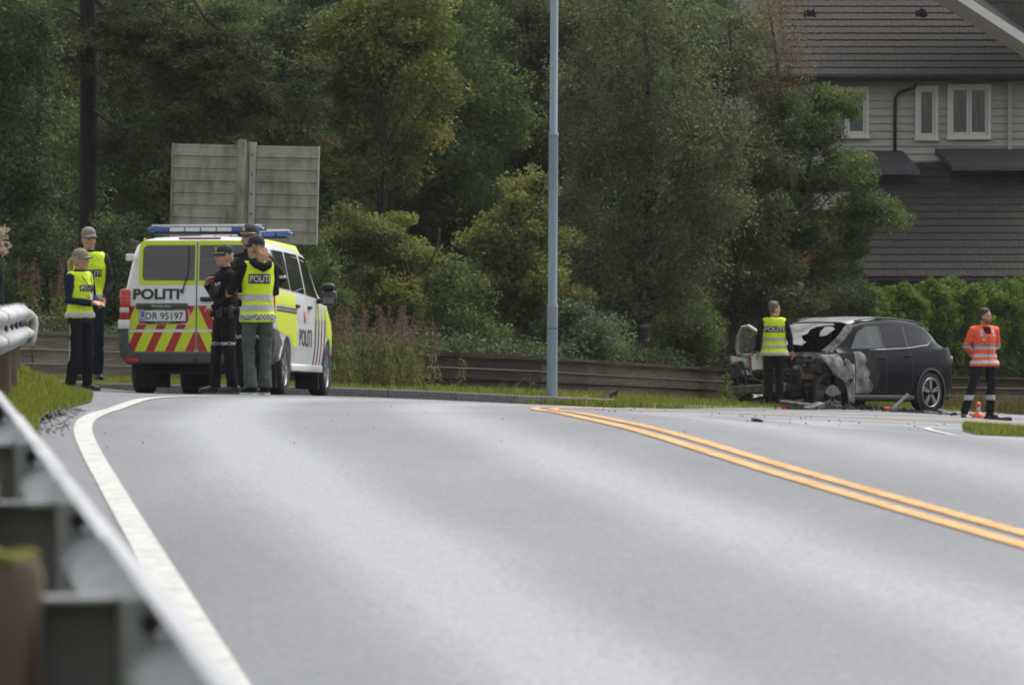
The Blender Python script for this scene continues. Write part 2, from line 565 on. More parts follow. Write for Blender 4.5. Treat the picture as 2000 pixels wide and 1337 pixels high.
# inner grass tongue at the right
def tongue_z(x, y):
    return H(x, y) + 0.05 - 0.12 * (np.arange(len(np.asarray(x))) % 8 == 0)
rows = []
TONGUE = [(6, Cx(6) + 4.15), (20, Cx(20) + 4.1), (30, Cx(30) + 4.1), (36, Cx(36) + 4.1), (40, 4.45), (43, 4.15), (46, 3.9), (48, 3.95), (52, 4.25), (56, 4.45), (62, 5.0), (70, 6.2)] + [(d_, Cx(d_) + 4.0 / math.cos(Chead(d_))) for d_ in (78, 86, 96, 104)]
for D in np.arange(6, 104.1, 1.0):
    e0 = interp(D, TONGUE)
    rows.append([(e0 + t, D) for t in (0, .01, .15, .4, 1, 2, 5, 12)])
TONGUE_ROWS = rows
draped('grass_tongue', rows, M_turf, zfun=tongue_z)
# ------------------------------------------------------------------ kerb stones
M_kerb = mat('kerb_granite', (0.115, 0.11, 0.105), (0.19, 0.185, 0.175), scale=25, rough=0.9, bump=0.004)
kerb = thing('kerb', None, None, (0, 0, 0), kind='structure')
def along(poly, s):
    """point and tangent at arc length s of a plan polyline"""
    for (a, b) in zip(poly[:-1], poly[1:]):
        L_ = math.hypot(b[0] - a[0], b[1] - a[1])
        if s <= L_ or (b is poly[-1]):
            t = s / L_
            return (a[0] + (b[0] - a[0]) * t, a[1] + (b[1] - a[1]) * t), ((b[0] - a[0]) / L_, (b[1] - a[1]) / L_)
        s -= L_
klen = sum(math.hypot(b[0] - a[0], b[1] - a[1]) for a, b in zip(KP[:-1], KP[1:]))
s = 0.0
while s < klen - 0.3:
    (xa, ya), _ = along(KP, s + 0.006); (xb, yb), t = along(KP, min(s + 0.994, klen))
    za, zb = H1(xa, ya), H1(xb, yb)
    nx, ny = -t[1], t[0]
    mb = MB()
    vs = []
    for (x, y, z) in ((xa, ya, za), (xb, yb, zb)):
        for (u, w) in ((0, -.15), (0, .105), (.018, .123), (.13, .123), (.13, -.15)):
            vs.append((x + nx * u, y + ny * u, z + w + random.uniform(-.003, .003)))
    fs = [(4, 3, 2, 1, 0), (5, 6, 7, 8, 9)] + [(k, (k + 1) % 5, 5 + (k + 1) % 5, 5 + k) for k in range(5)]
    mb.add(vs, fs).build('kerb_stone', M_kerb, kerb)
    s += 1.0

# ------------------------------------------------------------------ timber retaining wall, board by board
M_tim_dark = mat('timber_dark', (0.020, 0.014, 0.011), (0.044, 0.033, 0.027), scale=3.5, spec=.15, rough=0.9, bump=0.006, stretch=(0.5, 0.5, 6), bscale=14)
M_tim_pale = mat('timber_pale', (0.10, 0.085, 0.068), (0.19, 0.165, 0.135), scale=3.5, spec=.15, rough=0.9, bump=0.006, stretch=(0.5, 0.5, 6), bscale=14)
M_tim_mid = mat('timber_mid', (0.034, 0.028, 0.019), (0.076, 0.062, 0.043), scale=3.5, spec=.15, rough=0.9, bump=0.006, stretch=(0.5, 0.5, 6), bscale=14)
wall = thing('retaining_wall', 'low timber retaining wall of stacked horizontal boards behind the kerb and grass', 'wall', (0, 0, 0))
WX = [w[0] for w in WP]
segs = []
for (a, b) in zip(WP[:-1], WP[1:]):
    n = max(1, round(math.hypot(b[0] - a[0], b[1] - a[1]) / 2.4))
    for i in range(n):
        segs.append((a[0] + (b[0] - a[0]) * i / n, a[0] + (b[0] - a[0]) * (i + 1) / n))
NC = 4
for (xa, xb) in segs:
    pa = Vector((xa, wall_y(xa), 0)); pb = Vector((xb, wall_y(xb), 0))
    d = (pb - pa); Lw = d.length; d.normalize(); nrm = Vector((d.y, -d.x, 0))     # towards the road
    pxm = 1000 + (xa + xb) / 2 / ((pa.y + pb.y) / 2) * F
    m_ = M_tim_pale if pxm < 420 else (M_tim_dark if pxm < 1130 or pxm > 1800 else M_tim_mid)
    for c in range(NC):
        lean = 0.035 * c
        z0a = wall_bot(xa) - 0.1 + (wall_top(xa) - wall_bot(xa) + 0.1 - 0.05) * c / NC
        z1a = wall_bot(xa) - 0.1 + (wall_top(xa) - wall_bot(xa) + 0.1 - 0.05) * (c + 1) / NC - 0.012
        z0b = wall_bot(xb) - 0.1 + (wall_top(xb) - wall_bot(xb) + 0.1 - 0.05) * c / NC
        z1b = wall_bot(xb) - 0.1 + (wall_top(xb) - wall_bot(xb) + 0.1 - 0.05) * (c + 1) / NC - 0.012
        j = random.uniform(-.003, .003); g = 0.004
        o0 = 0.028 + j; o1 = 0.062 + j
        vs = []
        for (p, z0, z1, s_) in ((pa + d * g, z0a, z1a, 0), (pb - d * g, z0b, z1b, 1)):
            for (o_, z) in ((-.04, z0), (o1, z0), (o1, z0 + .012), (o0, z1 - .006), (o0 - .008, z1), (-.04, z1)):
                q = p + nrm * o_; vs.append((q.x, q.y, z))
        fs = [(5, 4, 3, 2, 1, 0), (6, 7, 8, 9, 10, 11)] + [(k, (k + 1) % 6, 6 + (k + 1) % 6, 6 + k) for k in range(6)]
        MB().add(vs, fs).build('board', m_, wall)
    # capping board
    vs = []
    for (p, z) in ((pa + d * .003, wall_top(xa)), (pb - d * .003, wall_top(xb))):
        for (o_, dz) in ((-.09, -.045), (.085, -.045), (.085, 0), (-.09, 0)):
            q = p + nrm * o_; vs.append((q.x, q.y, z + dz))
    fs = [(3, 2, 1, 0), (4, 5, 6, 7)] + [(k, (k + 1) % 4, 4 + (k + 1) % 4, 4 + k) for k in range(4)]
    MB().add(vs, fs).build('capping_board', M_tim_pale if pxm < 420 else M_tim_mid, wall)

# ------------------------------------------------------------------ street lamp
M_galv = mat('galvanised_blue', (0.20, 0.255, 0.30), (0.27, 0.325, 0.37), scale=3, rough=0.45, metal=0.35, stretch=(1, 1, .15))
M_galv_l = mat('galvanised_light', (0.34, 0.38, 0.42), (0.42, 0.46, 0.5), scale=3, rough=0.4, metal=0.4)
LD = 79.0
lx = LX(1078, LD); lz = LZ(772, LD)
lamp = thing('street_lamp', 'tall slim grey steel lamp post rising from the grass by the kerb', 'street lamp', (lx, LD, lz), (0, R(0.35), 0))
mpx = LD / F
z1 = (772 - 600) * mpx; z2 = (772 - 268) * mpx
r0, r1, r2 = 10.6 * mpx, 9.0 * mpx, 7.6 * mpx
MB().lathe([(r0, -.2), (r0, z1)], n=20).build('lower_shaft', M_galv, lamp, True, 40)
MB().lathe([(r0 * 1.04, z1 - .015), (r0 * 1.05, z1), (r0 * 1.0, z1 + .03), (r1, z1 + .06), (r1, z2)], n=20).build('middle_shaft', M_galv, lamp, True, 40)
MB().lathe([(r1, z2), (r1 * 1.1, z2 + .01), (r1 * 1.1, z2 + .05), (r2, z2 + .07), (r2, 7.5), (r2 * .8, 8.6)], n=20).build('upper_shaft', M_galv, lamp, True, 40)
MB().lathe([(r0 * 1.012, z1 - .3), (r0 * 1.012, z1 - .288)], n=20).build('clamp_band', M_tar, lamp)
MB().box((0, -r0 - .002, .55), (.07, .012, .32)).build('access_door', M_galv, lamp)
MB().tube([(0, 0, 8.5), (0, -.1, 8.75), (0, -.5, 8.9), (0, -1.1, 8.95)], .03, 10).build('lamp_arm', M_galv, lamp, True)
lh = MB().bbox((0, -1.45, 8.95), (.28, .75, .11), .04).build('lamp_head', M_galv, lamp, True, 40)

# ------------------------------------------------------------------ the back of a big road sign
M_sign = mat('sign_aluminium', (0.18, 0.172, 0.115), (0.34, 0.33, 0.285), scale=2.6, rough=0.6, metal=0.25, lo=.34, hi=.56, stretch=(1.6, 1, .7), detail=7)
M_algae = mat('sign_algae', (0.22, 0.205, 0.09), (0.32, 0.31, 0.20), scale=3.0, rough=0.7, lo=.35, hi=.6, stretch=(1, 1, .25))
M_signl = mat('sign_edge', (0.34, 0.34, 0.30), (0.42, 0.42, 0.38), scale=4, rough=0.5, metal=0.3)
SD = 82.5
SX = LX(478, SD); SZ = LZ(475, SD)
k = SD / F
sign = thing('road_sign', 'back of a large grey road sign made of ribbed aluminium planks behind the van', 'road sign', (SX, SD, SZ), (0, R(1.4), R(-4)))
def sx(px): return (px - 478) * k
top = (475 - 283) * k
ns = 8
for side, (pa, pb) in enumerate(((333, 458), (497, 618))):
    for i in range(ns):
        z0 = top * i / ns; z1_ = top * (i + 1) / ns
        w = sx(pb) - sx(pa)
        pts = [(0, z0 + .004), (.030, z0 + .004), (.030, z0 + .03), (.008, z0 + .036), (.006, z1_ - .045), (.012, z1_ - .04), (.012, z1_ - .004), (0, z1_ - .004)]
        mb = MB()
        poly = [(sx(pa), -y, z) for y, z in pts]
        mb.prism(poly, (w, 0, 0))
        mb.build('plank', M_sign, sign)
for pa, pb, m_, dp in ((458, 466, M_sign, .05), (466, 483, M_algae, .10), (484, 497, M_signl, .07)):
    MB().box(((sx(pa) + sx(pb)) / 2, -dp / 2 - .002, top / 2 - .0 + .01), (sx(pb) - sx(pa) - .004, dp, top + .06)).build('clamp_channel', m_, sign)
MB().lathe([(.058, -2.6), (.058, top + .07)], c=(sx(472), -.19, 0), n=16).build('post', M_sign, sign, True, 40)
MB().box((sx(619.5), -.02, top / 2), (.02, .06, top + .01)).build('edge_trim', M_signl, sign)
MB().box((sx(332), -.02, top / 2), (.02, .05, top + .01)).build('edge_trim', M_sign, sign)
for i in range(5):
    MB().lathe([(.014, -.085), (.014, -.07)], c=(sx(490), 0, top * (i + .5) / 5), n=8, axis='Y').build('bolt', M_tar, sign)
MB().box(((sx(333) + sx(618)) / 2, .004, top / 2), (sx(618) - sx(333) - .01, .004, top - .01)).build('face_sheet', mat('sign_face', (.02, .05, .2), rough=.4), sign)

# ------------------------------------------------------------------ crash barrier
M_rail = mat('galvanised_rail', (0.27, 0.275, 0.28), (0.46, 0.47, 0.48), scale=2.2, rough=0.55, metal=0.3, stretch=(2.5, .5, 2.5), detail=8, lo=.3, hi=.62)
M_spacer = mat('galvanised_spacer', (0.19, 0.195, 0.19), (0.28, 0.285, 0.28), scale=5, rough=0.55, metal=0.5)
M_post = mat('post_timber', (0.055, 0.035, 0.02), (0.13, 0.085, 0.05), scale=3, rough=0.9, bump=0.012, stretch=(4, 4, .4), bscale=8)
M_moss = mat('moss', (0.09, 0.10, 0.015), (0.22, 0.21, 0.03), scale=20, rough=1.0, bump=0.02)
M_bolt = mat('bolt_steel', (0.03, 0.032, 0.034), rough=0.5, metal=0.4)
# back-of-rail line in plan with the height of the rail's middle above the road
RAILP = [(0.32, 0.3), (-0.09, 4.0), (-0.64, 8.9), (-1.03, 12.3), (-1.42, 15.7), (-1.83, 19.2), (-2.28, 23.0), (-2.73, 27.0), (-3.08, 31.0), (-3.26, 36.0), (-3.50, 40.0), (-3.80, 44.0), (-4.13, 48.0)]
def rail_z(x, y): 
    base = -1.23 + 0.0206 * y if y < 31 else interp(y, [(31, -.591), (36, -.46), (40, -.40), (44, -.365), (48, -.345)])
    return CZ + base + interp(y, [(0, .585), (15, .59), (30, .63), (36, .54), (48, .50)])
guard = thing('crash_barrier', 'galvanised steel W-beam crash barrier on mossy timber posts along the left verge', 'crash barrier', (0, 0, 0))
# W profile: (out towards the road, height)
WPROF = [(.012, .155), (.0, .150), (.02, .125), (.066, .100), (.073, .078), (.066, .055), (.012, .022), (.0, 0), (.012, -.022), (.066, -.055), (.073, -.078), (.066, -.100), (.02, -.125), (.0, -.150), (.012, -.155)]
def rail_piece(pts, lap, name='rail_beam'):
    vs = []; nP = len(WPROF)
    n = len(pts)
    for i, p in enumerate(pts):
        a = pts[max(i - 1, 0)]; b = pts[min(i + 1, n - 1)]
        t = Vector((b[0] - a[0], b[1] - a[1], 0)).normalized()
        nr = Vector((t.y, -t.x, 0))                     # towards the road (right)
        for th in (0.0, 0.004):
            for (o_, h_) in WPROF:
                q = Vector(p) + nr * (o_ + lap - th) + Vector((0, 0, h_))
                vs.append(q)
    fs = []
    st = 2 * nP
    for i in range(n - 1):
        for k_ in range(nP - 1):
            fs.append((i * st + k_, i * st + k_ + 1, (i + 1) * st + k_ + 1, (i + 1) * st + k_))
            fs.append((i * st + nP + k_ + 1, i * st + nP + k_, (i + 1) * st + nP + k_, (i + 1) * st + nP + k_ + 1))
        for k_ in (0, nP - 1):
            fs.append((i * st + k_, (i + 1) * st + k_, (i + 1) * st + nP + k_, i * st + nP + k_))
    for i in (0, n - 1):
        for k_ in range(nP - 1):
            fs.append((i * st + k_, i * st + nP + k_, i * st + nP + k_ + 1, i * st + k_ + 1))
    return MB().add(vs, fs).build(name, M_rail, guard, True, 50)
def rail_pt(y):
    x = interp(y, [(p[1], p[0]) for p in RAILP]); return (x, y, rail_z(x, y))
ends = [0.3, 4.3, 8.9 + .15, 12.45, 15.85, 19.3, 23.1, 27.1, 31.1, 36.0, 39.0, 42.0, 45.0, 48.0]
for i, (a, b) in enumerate(zip(ends[:-1], ends[1:])):
    ys = np.linspace(a - .16, b + .16, 6)
    rail_piece([rail_pt(y) for y in ys], 0.0045 * (i % 2))
def barrier_post(y, spacer=True, h_up=.16, big=True):
    x, _, zm = rail_pt(y); _, _, zb = rail_pt(y + .3)
    xa = rail_pt(y + .3)[0]; ang = math.atan2(-(xa - x), .3)
    rt = Matrix.Rotation(ang, 3, 'Z')
    def W(u, v, w): return Vector((x, y, zm)) + rt @ Vector((u, v, w))
    gz = float(verge_z(np.array([x - .3]), np.array([y]))[0]) - .2
    w_ = .20 if big else .13
    wy = .18 if big else .13
    off = -.205 if big else -.10
    mb = MB()
    n = 14
    prof = []
    pts = [W(off, 0, gz - zm), W(off, 0, h_up - .02), W(off, 0, h_up)]
    mb.tube(pts, [(w_ / 2, wy / 2), (w_ / 2, wy / 2), (w_ / 2 * .9, wy / 2 * .9)], n=n)
    pt = mb.build('timber_post', M_post, guard, True, 40)
    if big:
        m2 = MB(); 
        for q in range(26):
            a = random.uniform(0, 2 * PI); r = random.uniform(0, .085)
            m2.ellip(W(off + r * math.cos(a), r * math.sin(a), h_up + random.uniform(-.006, .006)), (random.uniform(.012, .03), random.uniform(.012, .03), random.uniform(.008, .018)), 7, 5)
        tag(m2.build('moss_cap', M_moss, guard, True), kind='stuff')
    if spacer:
        m3 = MB()
        m3.box(W(-.065, .075, .0), (.110, .006, .19), rt)            # U section, open towards us
        m3.box(W(-.123, .02, .0), (.006, .116, .20), rt)
        m3.box(W(-.006, .02, .0), (.008, .12, .21), rt)
        m3.box(W(-.065, .02, .103), (.110, .116, .005), rt)
        m3.box(W(-.065, .02, -.103), (.110, .116, .005), rt)
        m3.build('spacer_block', M_spacer, guard)
        MB().box(W(.021, -.05, 0), (.046, .006, .205), rt).build('backing_plate', M_rail, guard)
    for bz in (0.07,):
        MB().tube([W(.034, -.053, bz), W(.034, -.085, bz)], .015 if spacer else .01, 8).build('bolt', M_bolt, guard)
    if y < 32:
        for (by_, bz) in ((-.09, .075), (-.09, -.075), (.09, .075), (.09, -.075)):
            MB().tube([W(.078, by_, bz), W(.055, by_, bz)], .016, 8).build('bolt', M_bolt, guard)
for y in (5.4, 8.2, 11.0, 14.0, 17.0, 20.0, 23.0, 27.0, 31.0): barrier_post(y)
for y in (36.4, 40.0, 43.5, 47.2): barrier_post(y, spacer=False, big=False, h_up=.0)
for yy in (36.9, 38.2, 39.4, 41, 42.4, 44, 45.6, 47.1):
    x, y, z = rail_pt(yy)
    mb = MB(); mb.ellip((x + .016, y, z), (.018, .05, .03), 8, 6); mb.build('bolt', M_bolt, guard, True)
# rounded end piece of the barrier
x, y, z = rail_pt(48.1)
MB().tube([(x + .03, y, z - .18), (x + .06, y + .03, z - .12), (x + .075, y + .05, z), (x + .07, y + .05, z + .05), (x + .03, y + .05, z + .085), (x - .03, y + .05, z + .09)], [.03] * 6, 12).build('end_terminal', mat('terminal_white', (.38, .38, .38), (.5, .5, .49), rough=.5), guard, True)
# ------------------------------------------------------------------ vegetation
M_bark = mat('bark', (0.022, 0.016, 0.012), (0.055, 0.042, 0.032), scale=6, rough=0.95, bump=0.02, stretch=(3, 3, .6))
M_pbark = mat('pine_bark', (0.010, 0.007, 0.006), (0.026, 0.016, 0.012), scale=6, rough=0.95, bump=0.03, stretch=(3, 3, .6))
M_birch = mat('birch_bark', (0.03, 0.026, 0.022), (0.26, 0.24, 0.21), scale=5, rough=0.8, bump=0.01, stretch=(.7, .7, 3), lo=.5, hi=.62)
LEAF = {
 'dark':   leaf_mat('leaf_dark',   [(0, (0.033, 0.052, 0.021)), (.6, (0.079, 0.109, 0.037)), (.93, (0.139, 0.172, 0.062)), (1, (0.355, 0.287, 0.062))], rough=.6, spec=.2),
 'green':  leaf_mat('leaf_green',  [(0, (0.056, 0.084, 0.025)), (.6, (0.126, 0.171, 0.048)), (.93, (0.211, 0.255, 0.079)), (1, (0.426, 0.340, 0.068))], rough=.6, spec=.15),
 'blue':   leaf_mat('leaf_bluish', [(0, (0.052, 0.080, 0.033)), (.6, (0.112, 0.158, 0.070)), (.95, (0.196, 0.248, 0.116)), (1, (0.357, 0.305, 0.077))], rough=.6, spec=.2),
 'olive':  leaf_mat('leaf_olive',  [(0, (0.073, 0.080, 0.024)), (.55, (0.168, 0.188, 0.048)), (.9, (0.272, 0.284, 0.080)), (1, (0.530, 0.379, 0.074))], rough=.6, spec=.15),
 'yellow': leaf_mat('leaf_yellow', [(0, (0.077, 0.094, 0.025)), (.5, (0.177, 0.211, 0.051)), (.86, (0.276, 0.288, 0.069)), (.93, (0.494, 0.389, 0.070)), (1, (0.590, 0.414, 0.081))], rough=.6, spec=.15),
 'birch':  leaf_mat('leaf_birch',  [(0, (0.063, 0.080, 0.030)), (.6, (0.133, 0.158, 0.061)), (.94, (0.229, 0.258, 0.111)), (1, (0.428, 0.358, 0.092))], rough=.6, spec=.2),
 'rust':   leaf_mat('leaf_rust',   [(0, (0.067, 0.055, 0.023)), (.5, (0.150, 0.129, 0.051)), (.85, (0.237, 0.171, 0.071)), (1, (0.381, 0.220, 0.079))], rough=.6, spec=.15),
 'needle': leaf_mat('pine_needle', [(0, (0.030, 0.039, 0.015)), (.5, (0.063, 0.076, 0.028)), (.85, (0.108, 0.108, 0.039)), (1, (0.171, 0.127, 0.045))], rough=.7, trans=.2, spec=.1),
 'thuja':  leaf_mat('thuja_leaf',  [(0, (.045, .075, .013)), (.5, (.125, .185, .030)), (1, (.25, .31, .060))], rough=.7, spec=.1),
 'grass':  leaf_mat('grass_blade', [(0, (.10, .13, .020)), (.6, (.21, .245, .038)), (.9, (.32, .33, .075)), (1, (.38, .31, .11))], rough=.7, spec=.1),
 'dry':    leaf_mat('dry_grass',   [(0, (.09, .075, .03)), (.6, (.19, .15, .06)), (1, (.30, .23, .11))], rough=.8, spec=.1),
 'weed':   leaf_mat('weed_leaf',   [(0, (0.056, 0.083, 0.018)), (.5, (0.123, 0.159, 0.037)), (.9, (0.190, 0.184, 0.052)), (1, (0.224, 0.127, 0.052))], rough=.7, spec=.1),
 'fluff':  leaf_mat('seed_fluff',  [(0, (.10, .065, .045)), (.6, (.20, .125, .09)), (1, (.30, .21, .165))], rough=.9, spec=.05),
 'fern':   leaf_mat('fern_frond',  [(0, (0.056, 0.089, 0.018)), (.7, (0.112, 0.165, 0.034)), (1, (0.202, 0.203, 0.052))], rough=.7, spec=.1),
}

def leaf_quads(cen, size, rng, asp=0.5, up=0.35, hang=0.0, dirs=None):
    """rhombic leaves: centres (N,3) -> verts, faces"""
    n = len(cen)
    nrm = rng.normal(size=(n, 3)); nrm[:, 2] = np.abs(nrm[:, 2]) + up
    nrm /= np.linalg.norm(nrm, axis=1)[:, None]
    d = rng.normal(size=(n, 3)); d[:, 2] -= hang
    if dirs is not None: d = d * 0.35 + dirs
    d -= nrm * (d * nrm).sum(1)[:, None]
    d /= np.linalg.norm(d, axis=1)[:, None] + 1e-9
    s = np.cross(nrm, d)
    L_ = (size * rng.uniform(0.65, 1.35, n))[:, None]
    W_ = L_ * asp * 0.5
    v = np.stack([cen - d * L_ * .5, cen + s * W_ + d * L_ * .05, cen + d * L_ * .5, cen - s * W_ + d * L_ * .05], 1)
    f = np.arange(n * 4).reshape(n, 4)
    return v.reshape(-1, 3), f

def crown_points(lobes, nclump, per, rng, cr=(.28, .5), flat=.7, shell=.55, droop=0.0):
    """leaf centres gathered in clumps near the skin of the lobes; also returns clump centres and tints"""
    lob = np.array(lobes, float)
    vol = (lob[:, 3] * lob[:, 5] + .3 * lob[:, 4]) * (lob[:, 6] if lob.shape[1] > 6 else 1)
    pick = rng.choice(len(lob), nclump, p=vol / vol.sum())
    d = rng.normal(size=(nclump, 3)); d /= np.linalg.norm(d, axis=1)[:, None]
    rr = shell + (1 - shell) * rng.random(nclump) ** .7
    rr *= np.where(rng.random(nclump) < .18, rng.random(nclump) * .7 + .2, 1)
    cc = lob[pick, :3] + d * lob[pick, 3:6] * rr[:, None]
    crd = rng.uniform(*cr, nclump)
    tint = np.clip(rng.normal(.44, .23, nclump), 0.02, .85)
    which = np.repeat(np.arange(nclump), per)
    q = rng.normal(size=(nclump * per, 3)); q /= np.linalg.norm(q, axis=1)[:, None]
    q *= (rng.random(nclump * per) ** .45)[:, None]
    q[:, 2] *= flat
    pts = cc[which] + q * crd[which][:, None]
    if droop: pts[:, 2] -= droop * rng.random(len(pts)) ** 2 * crd[which] * 2
    t = np.clip(tint[which] + rng.normal(0, .085, len(pts)), 0, .90)
    odd = rng.random(len(pts)) < .010
    t[odd] = 1.0
    return pts, t, cc, crd

def limb_mesh(mb, base, top, targets, rng, r0, nlimb=14, n=7):
    """tapered, slightly bent trunk with limbs running out to some of the clumps"""
    base = Vector(base); top = Vector(top)
    pts = []; rad = []
    m = 8
    bend = Vector((rng.normal() * .12, rng.normal() * .12, 0))
    for i in range(m + 1):
        t = i / m
        pts.append(base.lerp(top, t) + bend * math.sin(t * PI) * 1.2 + Vector((rng.normal(), rng.normal(), 0)) * .02)
        rad.append(r0 * (1.25 - .25 * min(t * 8, 1)) * (1 - .86 * t) + .006)
    mb.tube(pts, rad, n + 2)
    idx = rng.choice(len(targets), min(nlimb, len(targets)), replace=False)
    for k in idx:
        tg = Vector(targets[k])
        t = min(max((tg.z - base.z) / max(top.z - base.z, .1) - rng.uniform(.12, .3), .12), .92)
        i = int(t * m); s = pts[i].lerp(pts[min(i + 1, m)], t * m - i)
        mid = s.lerp(tg, .5) + Vector((0, 0, .12 * (tg - s).length)) + Vector((rng.normal(), rng.normal(), rng.normal())) * .06
        rr = r0 * .34 * (1 - t * .6)
        mb.tube([s, s.lerp(mid, .5) + Vector((0, 0, .02)), mid, tg], [rr, rr * .75, rr * .5, rr * .15], 5)

def base_z(x, y):
    yw = wall_y(x)
    if y > yw: 
        d = y - yw
        return wall_top(x) - .08 + .02 * d + .12 * max(d - 22, 0)
    return H1(x, y)

def make_tree(name, label, cat, px, D, lobes_px, leaf, n, size, r0=.09, seed=1, group=None, lean=0.0, bark=None, cr=(.28, .5), clump=120, asp=.5,
              hang=.0, droop=0.0, depth=1.0, nlimb=16, top_py=None, up=.35, shell=.55, flat=.7, stems=1):
    rng = np.random.default_rng(seed)
    s = D / F
    x0 = LX(px, D); z0 = base_z(x0, D) - .15
    lob = []
    for L_ in lobes_px:
        lx_, ly, rx, ry = L_[:4]
        dy = L_[4] if len(L_) > 4 else rng.uniform(-.4, .4)
        w = L_[5] if len(L_) > 5 else 1.0
        lob.append((LX(lx_, D) - x0, dy, LZ(ly, D) - z0, rx * s, (rx + ry) / 2 * s * depth, ry * s, w))
    nc = max(6, clump); per = max(4, n // nc)
    pts, t, cc, crd = crown_points(lob, nc, per, rng, cr, flat, shell, droop)
    keep = pts[:, 2] > .05
    pts, t = pts[keep], t[keep]
    v, f = leaf_quads(pts, size, rng, asp, up, hang)
    root = thing(name, label, cat, (x0, D, z0), group=group)
    me = mesh_np('crown', v, f.ravel(), 4, LEAF[leaf], False, np.repeat(t, 4))
    add_obj('crown', me, root)
    mb = MB()
    top = max(l[2] + l[5] * .6 for l in lob)
    tx = sum(l[0] for l in lob) / len(lob)
    if lean is None: lean = tx
    for k in range(stems):
        a = 2 * PI * k / max(stems, 1)
        limb_mesh(mb, (.12 * k * math.cos(a), .12 * k * math.sin(a), 0), (lean + (0 if stems == 1 else .5 * math.cos(a)), .0, top), cc, rng, r0, nlimb)
    mb.build('trunk', bark or M_bark, root, True)
    return root

make_tree('tree', 'dark glossy broadleaf tree at the left edge, left of the pine', 'tree', -30, 87,
          [(0, 60, 110, 130), (40, 190, 80, 110), (10, 330, 75, 110), (60, 350, 45, 60), (-80, 200, 100, 200), (40, 440, 60, 60)], 'dark', 26000, .075, .13, 11, clump=130)
make_tree('tree', 'mid green tree filling the gap between the pine trunk and the sign', 'tree', 320, 103,
          [(330, 110, 140, 150), (250, 300, 75, 130), (330, 330, 120, 90), (230, 420, 75, 80), (430, 250, 110, 120), (420, 60, 120, 110), (100, 60, 100, 120), (110, 250, 90, 140)], 'green', 42000, .075, .11, 12, clump=190)
make_tree('tree', 'bluish green tree rising above the right half of the sign', 'tree', 545, 105,
          [(530, 70, 110, 120), (590, 190, 85, 100), (610, 20, 80, 90), (560, 330, 110, 100), (640, 300, 60, 80), (540, 450, 110, 90)], 'blue', 38000, .085, .1, 13, clump=170)
make_tree('tree', 'yellowing tree to the right of the sign, the yellowest of the wood', 'tree', 735, 101,
          [(705, 70, 90, 90), (800, 130, 100, 110), (690, 200, 80, 80), (790, 260, 90, 80), (720, 330, 90, 60), (810, 40, 80, 80), (660, 110, 60, 80)], 'yellow', 36000, .085, .09, 14, clump=170)
make_tree('tree', 'dark green tree midway between the sign and the lamp post', 'tree', 880, 104,
          [(890, 70, 110, 120), (950, 210, 90, 100), (860, 310, 110, 90), (930, 400, 90, 70), (800, 400, 80, 70), (850, 190, 90, 90), (760, 480, 110, 80), (880, 520, 90, 80)], 'green', 44000, .085, .1, 15, clump=190)
make_tree('tree', 'tall grey green tree directly behind the upper lamp post', 'tree', 1030, 107,
          [(1010, 40, 100, 110), (1070, 150, 90, 100), (1000, 230, 80, 80), (1090, 290, 90, 80), (1130, 60, 90, 110)], 'birch', 36000, .08, .1, 16, clump=160)
make_tree('bush', 'broad light olive bush left of the lamp post above the timber wall', 'bush', 1010, 93,
          [(1015, 390, 70, 60), (965, 470, 55, 60), (1040, 470, 70, 70), (985, 555, 70, 60), (1050, 560, 70, 70), (1030, 640, 85, 40), (1100, 620, 60, 60), (950, 600, 45, 50)], 'olive', 28000, .075, .05, 17, clump=150, cr=(.2, .36), stems=4, nlimb=8)
make_tree('birch_tree', 'big drooping birch with a dark patchy trunk right of the lamp post', 'tree', 1255, 97.5,
          [(1250, 40, 140, 110), (1300, 170, 130, 110), (1190, 190, 100, 100), (1310, 300, 120, 100), (1190, 320, 110, 100), (1290, 430, 130, 90), (1180, 450, 110, 80), (1230, 540, 150, 70), (1330, 540, 80, 70), (1150, 570, 70, 60), (1120, 330, 70, 90), (1380, 380, 80, 90), (1400, 240, 70, 90), (1130, 180, 70, 90)], 'birch', 66000, .068, .12, 18, clump=300, hang=.9, droop=.55, bark=M_birch, cr=(.25, .5), nlimb=26)
make_tree('tree', 'bushy grey green tree between the birch and the small tree at the roof edge', 'tree', 1425, 103,
          [(1410, 110, 80, 110), (1400, 270, 80, 90), (1460, 330, 80, 80), (1380, 420, 80, 60), (1480, 440, 60, 60), (1400, 560, 110, 70), (1500, 300, 60, 70), (1470, 540, 90, 60), (1540, 600, 80, 50)], 'birch', 42000, .075, .08, 19, clump=150, hang=.4)
make_tree('birch_tree', 'thin rusty brown birch top standing against the roof', 'tree', 1500, 104,
          [(1505, 50, 70, 90), (1520, 150, 60, 70), (1480, 200, 50, 50), (1560, 100, 40, 60)], 'rust', 9000, .05, .07, 20, clump=90, hang=.6, droop=.5)
make_tree('tree', 'small rounded tree with green yellow leaves overlapping the dark tiled roof', 'tree', 1470, 104,
          [(1610, 230, 45, 60), (1665, 200, 30, 40, .2, .5), (1560, 330, 80, 70), (1650, 350, 70, 70), (1700, 420, 65, 40), (1600, 460, 95, 50), (1750, 415, 32, 24), (1630, 530, 65, 30), (1530, 250, 60, 80), (1500, 470, 70, 60), (1480, 340, 70, 60), (1550, 430, 70, 50), (1560, 570, 80, 40), (1670, 480, 50, 40)], 'green', 62000, .07, .09, 21, clump=320, cr=(.18, .34), lean=1.3)
